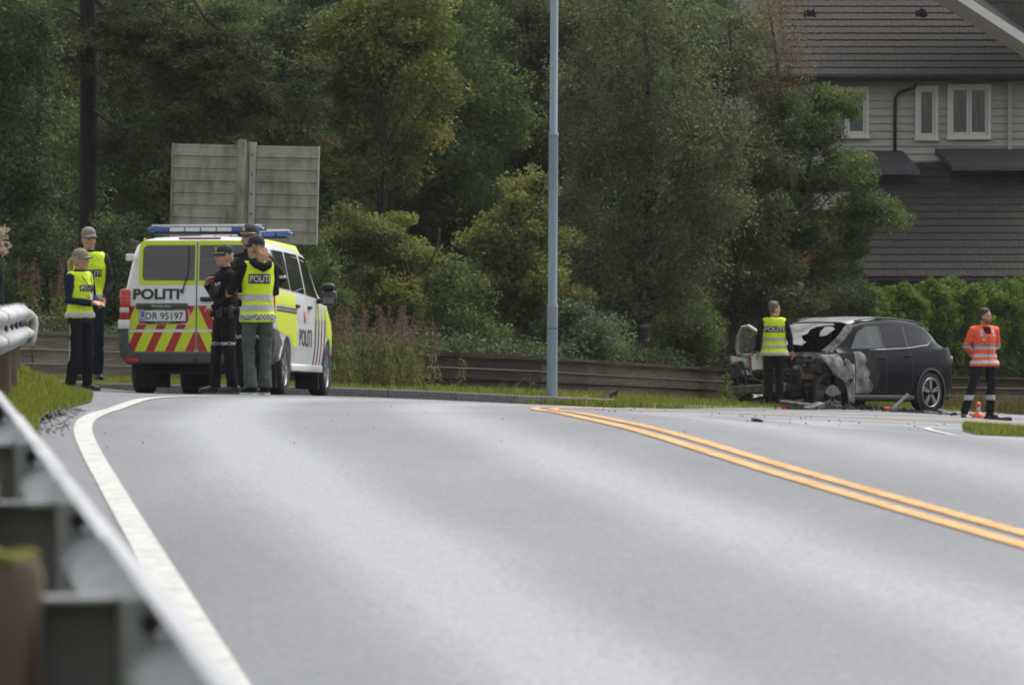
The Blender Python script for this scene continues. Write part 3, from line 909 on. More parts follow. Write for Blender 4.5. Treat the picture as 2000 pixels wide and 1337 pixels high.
# undergrowth between the wood and the wall
SH = [
 (690, 91, [(680, 450, 60, 50), (740, 490, 60, 55), (660, 540, 60, 60), (720, 580, 60, 50)], 'olive', 'olive bush with rusty leaf tips just right of the sign and van', 15000),
 (800, 91, [(790, 480, 65, 60), (840, 540, 65, 55), (770, 590, 60, 50), (850, 620, 60, 50)], 'yellow', 'yellow tinged bush above the pink weeds', 15000),
 (900, 90, [(900, 560, 55, 50), (890, 630, 70, 50), (940, 660, 50, 40)], 'green', 'low green bush with broad leaves left of the olive bush', 11000),
 (1110, 92, [(1110, 640, 60, 55), (1170, 660, 60, 45)], 'blue', 'low bush at the foot of the birch on its left', 9000),
 (1340, 100.5, [(1330, 620, 75, 60), (1350, 670, 60, 40)], 'green', 'dim bush right of the birch trunk behind the wall', 10000),
 (1470, 105, [(1460, 620, 60, 60), (1520, 640, 60, 50), (1430, 670, 50, 35)], 'dark', 'dark bush behind the open car door', 10000),
 (1600, 107, [(1590, 600, 60, 45), (1650, 580, 50, 45), (1610, 650, 70, 40)], 'dark', 'dark bush behind the roof of the burnt car', 10000),
 (100, 86, [(90, 500, 75, 70), (60, 590, 60, 55)], 'dark', 'dark bush behind the barrier end at the far left', 9000),
 (230, 86, [(230, 500, 60, 80), (235, 610, 60, 45), (180, 560, 50, 60)], 'dark', 'dark bush between the two left officers and the van', 9000),
 (160, 88, [(150, 620, 70, 40), (60, 640, 60, 30), (20, 560, 50, 60)], 'green', 'low green undergrowth bush behind the barrier end and the left wall', 8000),
 (330, 88, [(330, 520, 90, 80), (420, 600, 90, 60), (280, 640, 60, 40)], 'dark', 'dark bush behind the van and below the sign', 12000),
 (600, 89, [(600, 520, 60, 60), (560, 600, 80, 50), (640, 600, 50, 60)], 'green', 'green bush hidden mostly behind the van roof', 9000),
]
for i, (px, D, lob, lf, lab, n) in enumerate(SH):
    make_tree('bush', lab, 'bush', px, D, lob, lf, n, .06, .03, 40 + i, clump=80, cr=(.16, .32), stems=3, nlimb=6)

# low green plants covering the bank above the wall
_r = np.random.default_rng(77)
n = 42000
x = _r.uniform(-11, 14, n)
d = 0.12 + 7 * _r.random(n) ** 1.6
yw = np.array([wall_y(q) for q in x]); zt_ = np.array([wall_top(q) for q in x])
hmp = np.array([.14 + .30 * max(0, .4 + noise.noise((a * .9, b * .7, 2))) for a, b in zip(x, d)])
pts = np.c_[x, yw + d, zt_ - .06 + .02 * d + hmp * _r.random(n) ** .8]
v, f = leaf_quads(pts, .075, _r, .5, .5)
tag(add_obj('undergrowth', mesh_np('undergrowth', v, f.ravel(), 4, LEAF['dark'], False, np.repeat(np.clip(_r.normal(.45, .25, n), 0, .95), 4))), kind='stuff')

# the wood behind: prototypes copied to fill the hillside
def proto_tree(seed, leaf, n):
    rng = np.random.default_rng(seed)
    lob = [(rng.normal() * .5, rng.normal() * .5, z, rng.uniform(1.3, 2.0), rng.uniform(1.2, 1.7), rng.uniform(1.1, 1.6), 1) for z in (1.6, 3.0, 4.4, 5.8, 7.2, 8.4)]
    pts, t, cc, crd = crown_points(lob, 170, n // 170, rng, (.35, .6), .7, .5)
    v, f = leaf_quads(pts, .085, rng, .55)
    root = thing('tree', 'one of the dim trees deep in the wood behind', 'tree', group='trees deep in the wood')
    add_obj('crown', mesh_np('crown', v, f.ravel(), 4, LEAF[leaf], False, np.repeat(t, 4)), root)
    mb = MB(); limb_mesh(mb, (0, 0, -.1), (0, 0, 8.5), cc, rng, .12, 10); mb.build('trunk', M_bark, root, True)
    return root
PRO = [proto_tree(61, 'green', 22000), proto_tree(62, 'blue', 22000), proto_tree(63, 'dark', 22000)]
used = [False] * 3
rr = random.Random(5)
for row, (D, step, x0, x1) in enumerate(((112, 105, -60, 1330), (122, 115, -100, 1330), (135, 120, -100, 1360))):
    px = x0
    while px < x1:
        k = rr.randrange(3)
        o = PRO[k] if not used[k] else copy_tree(PRO[k])
        used[k] = True
        d = D + rr.uniform(-3, 3); x = LX(px + rr.uniform(-25, 25), d)
        o.location = (x, d, base_z(x, d) - .2)
        o.rotation_euler = (0, 0, rr.uniform(0, 6.28))
        q = rr.uniform(.85, 1.15); o.scale = (q, q, q * rr.uniform(.95, 1.15))
        px += step
for px, D in ((60, 100), (125, 106), (195, 109), (250, 113), (20, 108), (640, 111)):
    o = copy_tree(PRO[rr.randrange(3)]); x = LX(px, D); o.location = (x, D, base_z(x, D) - .2); o.rotation_euler = (0, 0, rr.uniform(0, 6.28)); o.scale = (.9, .9, .95)

# ------------------------------------------------------------------ pine
def pine():
    rng = np.random.default_rng(71)
    D = 93.0; x0 = LX(172, D); z0 = base_z(x0, D)
    root = thing('pine_tree', 'tall pine with a straight dark trunk and brown needled drooping branches', 'tree', (x0, D, z0))
    def L_(px, py, dy=0.0):
        p = P(px, py, D + dy); return p - Vector((x0, D, z0))
    mb = MB()
    mb.tube([L_(170, 700), L_(171, 560), L_(172, 440), L_(173, 300), L_(174, 150), L_(172, 20), L_(168, -150), L_(175, -420)], [21 * D / F, 18.5 * D / F, 18 * D / F, 18 * D / F, 17.5 * D / F, 16.5 * D / F, 14 * D / F, 3 * D / F], 14)
    limbs = [
     [(172, -20, 0), (215, 28, -.4), (245, 25, -.7), (290, 48, -1.0), (325, 82, -1.2), (380, 150, -1.3), (440, 175, -1.4)],
     [(175, 60, 0), (250, 78, -.3), (335, 77, -.8), (385, 98, -1.1), (430, 122, -1.3), (500, 160, -1.4), (560, 190, -1.3)],
     [(172, -80, 0), (290, 0, -.5), (318, 28, -.8), (360, 60, -1.0), (430, 90, -1.1), (520, 120, -1.2)],
     [(300, 70, -1), (365, 130, -1.1), (385, 165, -1.1), (400, 205, -1.15), (413, 235, -1.2)],
     [(380, 0, -.6), (400, 35, -.9), (440, 70, -1), (500, 80, -1)],
     [(440, 150, -1.3), (468, 190, -1.3), (530, 220, -1.3), (590, 260, -1.3)],
     [(172, 120, 0), (120, 60, -.5), (60, 70, -.8), (10, 100, -.9)],
     [(172, 140, 0), (200, 110, .5), (260, 130, .8), (320, 170, 1.0)],
     [(172, 40, 0), (140, 20, .5), (80, 0, .8)],
     [(174, 210, 0), (215, 240, -.5), (250, 255, -.7)],
    ]
    cl = []
    for i, l in enumerate(limbs):
        pts = [L_(*q) for q in l]
        r0 = (7 if i < 3 else 4.5) * D / F
        mb.tube(pts, [r0 * (1 - .8 * k / (len(pts) - 1)) for k in range(len(pts))], 7)
        for a, b in zip(pts[1:-1], pts[2:]):
            for t in (0.3, .8):
                for q in range(3):
                    e = a.lerp(b, t) + Vector((rng.normal() * .25, rng.normal() * .4, -abs(rng.normal()) * .25 - .05))
                    mb.tube([a.lerp(b, t), e], [.012, .005], 4)
                    cl.append(e)
    extra = [(130, 60), (200, 55), (215, 95), (150, 110), (250, 100), (110, 110), (60, 60), (360, 200), (430, 215), (480, 245), (540, 235), (600, 215), (610, 170), (580, 130), (500, 200), (330, 130), (300, 110), (450, 120), (540, 90), (240, 20), (330, 20), (420, 20), (90, 20)]
    for px, py in extra:
        for q in range(2): cl.append(L_(px + rng.normal() * 18, py + rng.normal() * 14, rng.normal() * .6 - .8))
    mb.build('trunk', M_pbark, root, True)
    cc = np.array([tuple(c) for c in cl])
    per = 230
    wh = np.repeat(np.arange(len(cc)), per)
    q = rng.normal(size=(len(wh), 3)); q /= np.linalg.norm(q, axis=1)[:, None]; q *= rng.random(len(wh))[:, None] ** .5
    q *= np.array([.34, .34, .17])
    pts = cc[wh] + q
    tint = np.clip(rng.normal(.45, .2, len(cc))[wh] + rng.normal(0, .12, len(wh)), 0, 1)
    dirs = q / (np.linalg.norm(q, axis=1)[:, None] + 1e-6) * .8
    dirs[:, 2] -= .15
    v, f = leaf_quads(pts, .13, rng, .16, up=.2, dirs=dirs)
    add_obj('crown', mesh_np('crown', v, f.ravel(), 4, LEAF['needle'], False, np.repeat(tint, 4)), root)
pine()

# ------------------------------------------------------------------ thuja hedge, plant by plant
def thuja_mesh(seed):
    rng = np.random.default_rng(seed)
    lob = [(rng.normal() * .06, rng.normal() * .06, .45, .50, .50, .50, 1), (rng.normal() * .08, 0, 1.05, .50, .50, .55, 1), (rng.normal() * .12, 0, 1.55, .40, .40, .45, 1), (rng.normal() * .2, 0, 1.80, .22, .22, .32, .7), (rng.normal() * .25, 0, 1.78, .18, .18, .30, .6)]
    pts, t, cc, crd = crown_points(lob, 110, 190, rng, (.12, .24), 1.15, .6)
    t = np.clip(t * .8 + .30 * (pts[:, 2] / 2.1) * rng.random(len(pts)), 0, 1)
    v, f = leaf_quads(pts, .085, rng, .42, up=.1, hang=-.9)
    return mesh_np('foliage', v, f.ravel(), 4, LEAF['thuja'], False, np.repeat(t, 4))
tm = [thuja_mesh(s_) for s_ in (3, 8, 14)]
stem = MB().tube([(0, 0, -.1), (0, 0, 1.6)], [.04, .01], 6).mesh('trunk', M_bark)
for i in range(18):
    px = 1690 + i * 22
    D = wall_y(LX(px, 108)) + 1.2 + (i % 3) * .3
    x = LX(px, D)
    t = thing('thuja_shrub', 'bright green conifer shrub, one plant of the clipped hedge behind the burnt car', 'shrub', (x, D, base_z(x, D)), (0, 0, i * 1.3), group='thuja plants of the hedge')
    py_top = [572, 562, 566, 554, 563, 558, 548, 560, 552, 562, 544, 556, 549, 541, 553, 546, 540, 548][i]
    sc_ = (LZ(py_top, D) - base_z(x, D)) / 2.12
    t.scale = (1.05, 1.0, sc_)
    add_obj('foliage', tm[i % 3], t); add_obj('trunk', stem, t)
# ------------------------------------------------------------------ weeds, ferns, grass
def weed_mesh(seed, h=1.05):
    rng = np.random.default_rng(seed)
    mb = MB(); V = []; FC = []; T = []
    lp = np.array([rng.normal() * .06, rng.normal() * .06])
    def axis(t): return np.array([lp[0] * t * t, lp[1] * t * t, h * t])
    mb.tube([tuple(axis(t)) for t in (0, .3, .6, 1)], [.009, .008, .006, .003], 5)
    st = mb.mesh('stem', mat('weed_stem', (.10, .055, .03), (.17, .10, .05), scale=9, rough=.8))
    n = 95
    t = rng.uniform(.08, .74, n); a = rng.uniform(0, 2 * PI, n)
    for i in range(n):
        b = axis(t[i]); L_ = rng.uniform(.10, .19) * (1.15 - t[i] * .6)
        d = np.array([math.cos(a[i]), math.sin(a[i]), rng.uniform(-.2, .5)]); d /= np.linalg.norm(d)
        s = np.array([-math.sin(a[i]), math.cos(a[i]), 0])
        m = b + d * L_ * .55; e = b + d * L_ + np.array([0, 0, -L_ * rng.uniform(.2, .7)])
        k = len(V); w = .013
        V += [b, m + s * w, e, m - s * w]; FC.append((k, k + 1, k + 2, k + 3)); T += [float(np.clip(rng.normal(.5, .25) + (.45 - t[i]) * .5, 0, 1))] * 4
    lf = mesh_np('leaves', np.array(V), np.array(FC).ravel(), 4, LEAF['weed'], False, T)
    n = 120
    tt = rng.uniform(.74, 1.08, n)
    c = np.array([axis(x) for x in tt]); sp = (1.1 - tt)[:, None] * .26 + .01
    c += rng.normal(size=(n, 3)) * sp * np.array([.42, .42, .3])
    v, f = leaf_quads(c, .045, rng, .3, 0.1)
    fl = mesh_np('seed_head', v, f.ravel(), 4, LEAF['fluff'], False, np.repeat(rng.random(n), 4))
    return st, lf, fl
WM = [weed_mesh(s_) for s_ in (81, 82, 83, 84)]
def weed(px, D, py_top, grp, lab, head=True, k=0):
    x = LX(px, D); z = float(strip_z(np.array([x]), np.array([D]))[0]) - .02 if D < wall_y(x) else base_z(x, D)
    t = thing('fireweed_plant', lab, 'weed', (x, D, z), (random.uniform(-.06, .06), random.uniform(-.06, .06), random.uniform(0, 6)), group=grp)
    s_ = (LZ(py_top, D) - z) / 1.12
    t.scale = (max(s_, .8), max(s_, .8), s_)
    a, b, c = WM[k % 4]
    add_obj('stem', a, t); add_obj('leaves', b, t)
    if head: tag(add_obj('seed_head', c, t), kind='stuff')
for i in range(42):
    px = 640 + (i * 37 % 190) + random.uniform(-8, 8)
    weed(px, random.uniform(79.5, 83.5), random.uniform(595, 690) if i % 3 else random.uniform(595, 640), 'fireweed gone to seed beside the van', 'tall fireweed gone to pinkish seed, in the thicket right of the van', True, i)
for i in range(9):
    weed(36 + i * 12 + random.uniform(-5, 5), random.uniform(82.6, 84.5), random.choice([505, 525, 545, 570, 600]), 'fireweed behind the barrier end', 'tall fireweed gone to seed behind the barrier end at the left', True, i)
weed(848, 81.5, 640, None, 'single fireweed with a pink seed spike in front of the dark wall', True, 1)
weed(902, 81.8, 660, None, 'single yellowing weed on the kerb grass right of the pink spiked one', False, 2)
weed(890, 81.0, 735, None, 'short leafy weed in front of the dark wall boards', False, 3)
weed(1038, 81.0, 722, None, 'small upright weed just left of the lamp post', False, 0)
weed(1408, 93.5, 690, None, 'green leafy weed beside the front of the burnt car', False, 1)
weed(1425, 94, 720, None, 'shorter weed right beside the burnt bumper', False, 2)
for px, py in ((1955, 790), (1975, 780), (1860, 770), (1995, 770)):
    weed(px, 104, py, 'low weeds at the right wall', 'low yellowing weed at the foot of the wall on the right', False, px)

def fern(px, D, size, label, seed):
    rng = np.random.default_rng(seed)
    x = LX(px, D); z = float(strip_z(np.array([x]), np.array([D]))[0])
    root = thing('fern', label, 'fern', (x, D, z))
    for k in range(7):
        a = k * 2 * PI / 7 + rng.normal() * .3
        L_ = size * rng.uniform(.7, 1.1); el = rng.uniform(.7, 1.25)
        V = []; FC = []
        n = 16
        for i in range(1, n):
            t = i / n
            r_ = L_ * t * math.cos(el) * (1 + .5 * t); h = L_ * (t * math.sin(el) - .55 * t * t * math.cos(el))
            p = np.array([r_ * math.cos(a), r_ * math.sin(a), h])
            d = np.array([math.cos(a) * math.cos(el), math.sin(a) * math.cos(el), math.sin(el) - t])
            s = np.array([-math.sin(a), math.cos(a), 0])
            w = L_ * .24 * math.sin(PI * min(t * .9 + .12, 1)) 
            for sg in (-1, 1):
                b = len(V); e = p + s * sg * w + d * .03 + np.array([0, 0, -.25 * w])
                V += [p - d * .006, p + d * .022, e + d * .012, e - d * .004]; FC.append((b, b + 1, b + 2, b + 3))
        V = np.array(V)
        add_obj('frond', mesh_np('frond', V, np.array(FC).ravel(), 4, LEAF['fern'], False, np.full(len(V), rng.uniform(.2, .9))), root)
fern(982, 80.5, .60, 'tall green fern in front of the dark wall left of the lamp post', 91)
fern(950, 81.2, .42, 'smaller fern with arching frond left of the tall fern', 92)
fern(1010, 80.2, .30, 'low fern tuft at the kerb near the lamp post', 93)
fern(1415, 95.0, .55, 'fern between the timber wall and the burnt car bumper', 94)
fern(92, 82.2, .5, 'arching leafy plant hanging over the wall behind the barrier end', 95)

# grass blades
def blades(name, pts, zs, hmin, hmax, leaf, seed, w=.008, lean=.35):
    rng = np.random.default_rng(seed)
    n = len(pts)
    h = rng.uniform(hmin, hmax, n); a = rng.uniform(0, 2 * PI, n); b = rng.uniform(0, 2 * PI, n)
    base = np.c_[pts, zs]
    s = np.c_[np.cos(a), np.sin(a), np.zeros(n)] * w
    tip = base + np.c_[np.cos(b) * h * lean * rng.random(n), np.sin(b) * h * lean * rng.random(n), h]
    mid = base * .5 + tip * .5 + np.c_[np.zeros((n, 2)), h * .08]
    v = np.stack([base - s, base + s, mid + s * .7, tip, mid - s * .7], 1).reshape(-1, 3)
    f = np.arange(n * 5)
    t = np.clip(rng.normal(.5, .22, n), 0, 1)
    me = mesh_np(name, v, f, 5, LEAF[leaf], False, np.repeat(t, 5))
    return tag(add_obj(name, me), kind='stuff')
rng = np.random.default_rng(5)
# left bank
n = 42000
y = 30 + 36 * rng.random(n) ** 1.0
ex = np.interp(y, [e[0] for e in EDGE], [e[1] for e in EDGE])
x = ex - .01 - 2.6 * rng.random(n) ** 1.5
blades('bank_grass', np.c_[x, y], verge_z(x, y) - .01, .03, .085, 'grass', 1, w=.007)
n = 9000
y = 3 + 27 * rng.random(n); ex = np.interp(y, [e[0] for e in EDGE], [e[1] for e in EDGE]); x = ex - .25 - 1.5 * rng.random(n)
blades('verge_grass', np.c_[x, y], verge_z(x, y) - .01, .04, .15, 'grass', 2, w=.004)
# behind the kerb
n = 34000
x = -7 + 20 * rng.random(n)
a = np.array([front_y(q) for q in x]); b = np.array([wall_y(q) for q in x]) - .05
u = rng.random(n) ** 1.2
y = a + .03 + np.maximum(b - a - .05, .02) * u
z = np.asarray(H(x, y)) + .02 + .085 * np.clip((3.4 - x) / 1.6, 0, 1)
patch = np.array([noise.noise((q * 1.3, w_ * .5, 0)) for q, w_ in zip(x, y)])
keep = (patch > -.15) | (rng.random(n) < .45)
blades('kerb_grass', np.c_[x, y][keep], z[keep] - .01, .02, .11, 'grass', 3, w=.008)
n = 5000
x = LX(1130, 80.5) + rng.normal(.55, .5, n); y = np.array([front_y(q) for q in x]) + rng.normal(.0, .18, n)
z = np.asarray(H(x, y)) + .01
blades('mossy_tuft', np.c_[x, y], z, .03, .12, 'grass', 4, w=.012)
# inner tongue
n = 30000
D = 36 + 50 * rng.random(n)
e0 = np.interp(D, [q[0] for q in TONGUE], [q[1] for q in TONGUE])
x = e0 + 2.5 * rng.random(n) ** 1.4
blades('tongue_grass', np.c_[x, D], H(x, D) + .03, .015, .085, 'grass', 6, w=.007)
n = 1500
x = LX(1960, 104) + rng.normal(0, .8, n); y = 104 + rng.normal(0, .3, n)
blades('dry_grass', np.c_[x, y], H(x, y), .1, .4, 'dry', 8, w=.01, lean=.9)
# gravel along the asphalt edge in front of the bank
M_gravel = mat('gravel', (.14, .135, .125), (.32, .31, .29), scale=30, rough=.9)
mb = MB()
for i in range(380):
    y = 33 + 9 * random.random(); ex = interp(y, EDGE); x = ex + .02 + .22 * random.random() ** 1.5 - .05
    r_ = random.uniform(.003, .009)
    mb.box((x, y, H1(x, y) + r_ * .4), (r_ * 2, r_ * 2.2, r_ * 1.3), (random.random() * 3, random.random() * 3, random.random() * 3), taper=(.6, .7))
tag(mb.build('gravel', M_gravel), kind='stuff')
# ------------------------------------------------------------------ houses
M_siding = mat('siding_grey', (0.48, 0.47, 0.44), (0.58, 0.57, 0.535), scale=3, rough=0.7, stretch=(.4, 1, 2))
M_siding_w = mat('paint_white', (0.74, 0.74, 0.72), (0.82, 0.82, 0.80), scale=4, rough=0.55)
M_tile = mat('roof_tile', (0.054, 0.049, 0.046), (0.088, 0.081, 0.076), scale=2.2, spec=.1, rough=0.85, bump=.004, bscale=40)
M_tile2 = mat('roof_tile_mossy', (0.058, 0.054, 0.047), (0.090, 0.085, 0.073), scale=5, spec=.1, rough=0.9, bump=.004, bscale=40)
M_gutter = mat('gutter_black', (0.022, 0.023, 0.027), rough=0.6, spec=.25)
M_pane = mat('window_pane', (0.045, 0.055, 0.055), (0.12, 0.125, 0.115), scale=3, rough=0.08, spec=0.8, stretch=(6, 1, .4))
M_bitumen = mat('bitumen', (0.075, 0.075, 0.08), (0.105, 0.105, 0.11), scale=6, rough=0.85)
M_terra = mat('siding_terracotta', (0.30, 0.135, 0.062), (0.40, 0.20, 0.10), scale=2, rough=0.75)

def tile_mesh(nm, m_, w=.30, l=.39, seed=0):
    xs_ = [-.5, -.34, -.18, 0, .18, .34, .5]
    zs_ = [.004, .013, .006, .0, .006, .013, .004]
    vs = []; th = .022
    for (y, dz) in ((0, .028), (l, 0.0)):
        for x, z in zip(xs_, zs_): vs.append((x * w, y, z + dz))
    for x, z in zip(xs_, zs_): vs.append((x * w, 0, z + .028 - th - .012))
    fs = [(k, k + 1, 8 + k, 7 + k) for k in range(6)] + [(14 + k, 15 + k, k + 1, k) for k in range(6)]
    return MB().add(vs, fs).mesh(nm, m_, False)
TILES = [tile_mesh('roof_tile', M_tile), tile_mesh('roof_tile', M_tile2)]

def lay_tiles(parent, org, ux, us, x0, x1, nrow, gauge=.34, keep=None, tw=.30, roff=None):
    """tiles on a plane: org + ux*a + us*b (us runs up the slope); org etc in the parent's frame"""
    n = ux.cross(us).normalized()
    m = Matrix((ux, us, n)).transposed().to_euler()
    cnt = 0
    for r in range(nrow):
        a = x0 + tw / 2
        while a < x1:
            if keep is None or keep(a, r * gauge):
                o = bpy.data.objects.new('roof_tile', TILES[0 if random.random() < .72 else 1])
                COL.objects.link(o); o.parent = parent
                o.location = org + ux * (a + random.uniform(-.003, .003)) + us * (r * gauge + random.uniform(-.004, .004)) + n * .006
                o.rotation_euler = m
                cnt += 1
            a += tw
    return cnt

HD = 125.0
hx = lambda px, D=HD: LX(px, D)
hbase = Vector((hx(1850), HD, base_z(hx(1850), HD) - .3))
house = thing('terraced_house', 'grey timber clad house with dark tiled roof and white framed windows on the right', 'house', tuple(hbase))
def hp(px, py, D=HD): return P(px, py, D) - hbase
# main wall core and siding boards
zt = hp(0, 152).z; zb = hp(0, 345).z
x0, x1 = hp(1430, 0).x, hp(2240, 0).x
MB().box(((x0 + x1) / 2, 3.1, zt / 2 - .06), (x1 - x0, 6.0, zt - .04)).build('wall', M_siding, house)
nb = 13
bh = (zt - zb) / nb
for i in range(nb):
    z = zb + i * bh
    vs = []
    for x in (x0, x1):
        for (y, zz_) in ((.09, 0), (-.012, 0), (-.014, .012), (.04, bh - .002), (.09, bh - .002)): vs.append((x, y, z + zz_))
    fs = [(0, 1, 2, 3, 4), (9, 8, 7, 6, 5)] + [(k, 5 + k, 5 + (k + 1) % 5, (k + 1) % 5) for k in range(5)]
    MB().add(vs, fs).build('siding_board', M_siding, house)
def window(px0, px1, py0, py1, sashes, parent=house):
    a, b = hp(px0, py1), hp(px1, py0)
    w, h = b.x - a.x, b.z - a.z
    cx, cz = (a.x + b.x) / 2, (a.z + b.z) / 2
    fr = MB(); t = .075
    y = -.055
    for (c, s_) in (((cx, y, b.z - t / 2), (w, .11, t)), ((cx, y, a.z + t / 2), (w, .11, t)), ((a.x + t / 2, y, cz), (t, .11, h - 2 * t)), ((b.x - t / 2, y, cz), (t, .11, h - 2 * t))): fr.box(c, s_)
    f = fr.build('window', M_siding_w, parent)
    sw = (w - 2 * t) / sashes
    for k in range(sashes):
        sx0 = a.x + t + k * sw
        s2 = MB(); q = .05
        for (c, s_) in (((sx0 + sw / 2, -.04, b.z - t - q / 2 - .004), (sw - .014, .07, q)), ((sx0 + sw / 2, -.04, a.z + t + q / 2 + .004), (sw - .014, .07, q)), ((sx0 + q / 2 + .006, -.04, cz), (q, .07, h - 2 * t - 2 * q - .01)), ((sx0 + sw - q / 2 - .006, -.04, cz), (q, .07, h - 2 * t - 2 * q - .01))): s2.box(c, s_)
        s2.build('sash', M_siding_w, f)
        MB().box((sx0 + sw / 2, -.03, cz), (sw - 2 * q, .02, h - 2 * t - 2 * q)).build('pane', M_pane, f)
    MB().box((cx, -.085, a.z - .018), (w + .06, .14, .03)).build('sill', M_siding_w, f)
window(1787, 1832, 168, 272, 1); window(1850, 1935, 165, 270, 2); window(1612, 1697, 170, 268, 2); window(1470, 1530, 170, 268, 1)
for px in (1972,):
    c = hp(px, 240); MB().box((c.x, -.05, (zt + zb) / 2), (.10, .07, zt - zb)).build('corner_board', M_siding, house)
# eaves, gutter, down pipe
eD = 124.35
e = hp(0, 152, eD)
MB().box(((x0 + x1) / 2, e.y + .33, e.z - .03), (x1 - x0, .62, .06)).build('soffit', M_gutter, house)
MB().tube([(x0, e.y - .06, e.z + .0), (x1, e.y - .06, e.z + .0)], .065, 10).build('gutter', M_gutter, house, True)
dp = [hp(1792, 160, 124.3), hp(1785, 172, 124.5), hp(1757, 180, 124.85), hp(1749, 192, 124.9), hp(1748, 240, 124.9), hp(1748, 300, 124.9)]
MB().tube(dp, .038, 10).build('downpipe', M_gutter, house, True)
# main roof
ang = R(29.5)
us = Vector((0, math.cos(ang), math.sin(ang)))
MB().prism([(x0, e.y - .02, e.z + .03), (x1, e.y - .02, e.z + .03), (x1, e.y - .02 + us.y * 8, e.z + .03 + us.z * 8), (x0, e.y - .02 + us.y * 8, e.z + .03 + us.z * 8)], (0, .05, -.09)).build('roof', M_tile, house)
roof = [o for o in house.children if o.name.startswith('roof')][-1]
lay_tiles(roof, Vector((0, e.y - .05, e.z + .045)), Vector((1, 0, 0)), us, hp(1535, 0).x, hp(2010, 0).x, 12)
for px, py in ((1590, 28), (1812, 28)):
    t_ = (152 - py) / 88.5 / us.z
    c = Vector((hp(px, 0).x, e.y + us.y * t_, e.z + us.z * t_ + .05))
    MB().prism([c + Vector((-.14, -.1, 0)), c + Vector((.14, -.1, 0)), c + Vector((.12, .1, .14)), c + Vector((-.12, .1, .14))], (0, .25, .1)).build('roof_vent', mat('vent_black', (.008, .008, .009), rough=1.0, spec=0.0), roof)
# small lean-to roofs over the lower openings
for (pa, pb, pt, pbm) in ((1640, 1762, 294, 332), (1826, 2100, 290, 324)):
    a = hp(pa, pt); b = hp(pb, pt)
    d = hp(pa + 35, pbm, 123.6); d2 = hp(pb + 35, pbm, 123.6)
    MB().prism([(a.x, -.02, a.z), (b.x, -.02, b.z), (d2.x, d2.y, d.z), (d.x, d.y, d.z)], (0, 0, -.10)).build('lean_to_roof', M_bitumen, house)
# overhanging verge of the taller neighbouring gable, with its soffit boards
def lerp2(t, a, b): return (a[0] + (b[0] - a[0]) * t, a[1] + (b[1] - a[1]) * t)
lo_a, lo_b = (1663, -100), (2140, 200); hi_a, hi_b = (1717, -100), (2140, 177)
VD = 121.5
for k in range(4):
    t0, t1 = k / 4, (k + 1) / 4 - .015
    q = [lerp2(t0, lo_a, hi_a), lerp2(t0, lo_b, hi_b), lerp2(t1, lo_b, hi_b), lerp2(t1, lo_a, hi_a)]
    dd = [VD + .9 * (1 - t0), VD + .9 * (1 - t0), VD + .9 * (1 - t1), VD + .9 * (1 - t1)]
    MB().prism([hp(u, v, d) for (u, v), d in zip(q, dd)], (0, .02, .03)).build('soffit_board', M_siding_w, house)
MB().prism([hp(*hi_a, VD - .05), hp(*hi_b, VD - .05), hp(hi_b[0], hi_b[1] - 19, VD - .05), hp(hi_a[0], hi_a[1] - 19, VD - .05)], (0, .05, 0)).build('bargeboard', M_siding_w, house)
ups = Vector((0, math.cos(R(30)), math.sin(R(30))))
oR = hp(1717, 190, VD)
slab = MB().prism([hp(1725, -118, VD + .02), hp(2140, 160, VD + .02), hp(2140, 160, VD + .02) + ups * 6, hp(1725, -118, VD + .02) + ups * 6], (0, .04, -.06)).build('upper_roof', M_tile, house)
k_ = F / VD
lay_tiles(slab, Vector((oR.x, oR.y, oR.z)) , Vector((1, 0, 0)), Vector((0, .18, .98)).normalized(), 1.2, 3.4, 9, gauge=.26,
          keep=lambda a, b: (1717 + a * k_) > 1740 and (190 - b * k_ * .98 - 8) < (-100 + (1717 + a * k_ - 1717) * (277 / 423.0)) - 18)

# low outbuilding in front, mostly roof
gD = 120.2
gb = Vector((LX(1850, 122), 122, base_z(LX(1850, 122), 122) - .2))
gar = thing('outbuilding', 'low outbuilding with a broad dark tiled roof directly behind the clipped hedge', 'outbuilding', tuple(gb))
def gp(px, py, D): return P(px, py, D) - gb
ge = gp(0, 543, gD); gr = gp(0, 329, 124.85)
us2 = (Vector((0, gr.y, gr.z)) - Vector((0, ge.y, ge.z))); sl = us2.length; us2.normalize()
ax0, ax1 = gp(1560, 0, gD).x, gp(2230, 0, gD).x
MB().prism([(ax0, ge.y, ge.z), (ax1, ge.y, ge.z), (ax1, gr.y, gr.z), (ax0, gr.y, gr.z)], (0, .04, -.07)).build('roof', M_tile, gar)
groof = gar.children[-1]
lay_tiles(groof, Vector((0, ge.y - .05, ge.z + .012)), Vector((1, 0, 0)), us2, gp(1640, 0, gD).x, gp(2020, 0, gD).x, int(sl / .34) + 1)
for i in range(16):
    MB().tube([(gp(1640, 0, gD).x + i * .28, gr.y - .04, gr.z + .03), (gp(1640, 0, gD).x + i * .28 + .3, gr.y - .04, gr.z + .035)], [.075, .07], 8).build('ridge_tile', TILES[0].materials[0], groof, True)
MB().box(((ax0 + ax1) / 2, ge.y + .03, ge.z - .13), (ax1 - ax0, .05, .2)).build('fascia', M_gutter, gar)
MB().tube([(ax0, ge.y - .06, ge.z - .06), (ax1, ge.y - .06, ge.z - .06)], .06, 8).build('gutter', M_gutter, gar, True)
MB().box(((ax0 + ax1) / 2, ge.y + 2.6, ge.z / 2 - .1), (ax1 - ax0 - .6, 4.0, ge.z + .1)).build('wall', M_siding, gar)

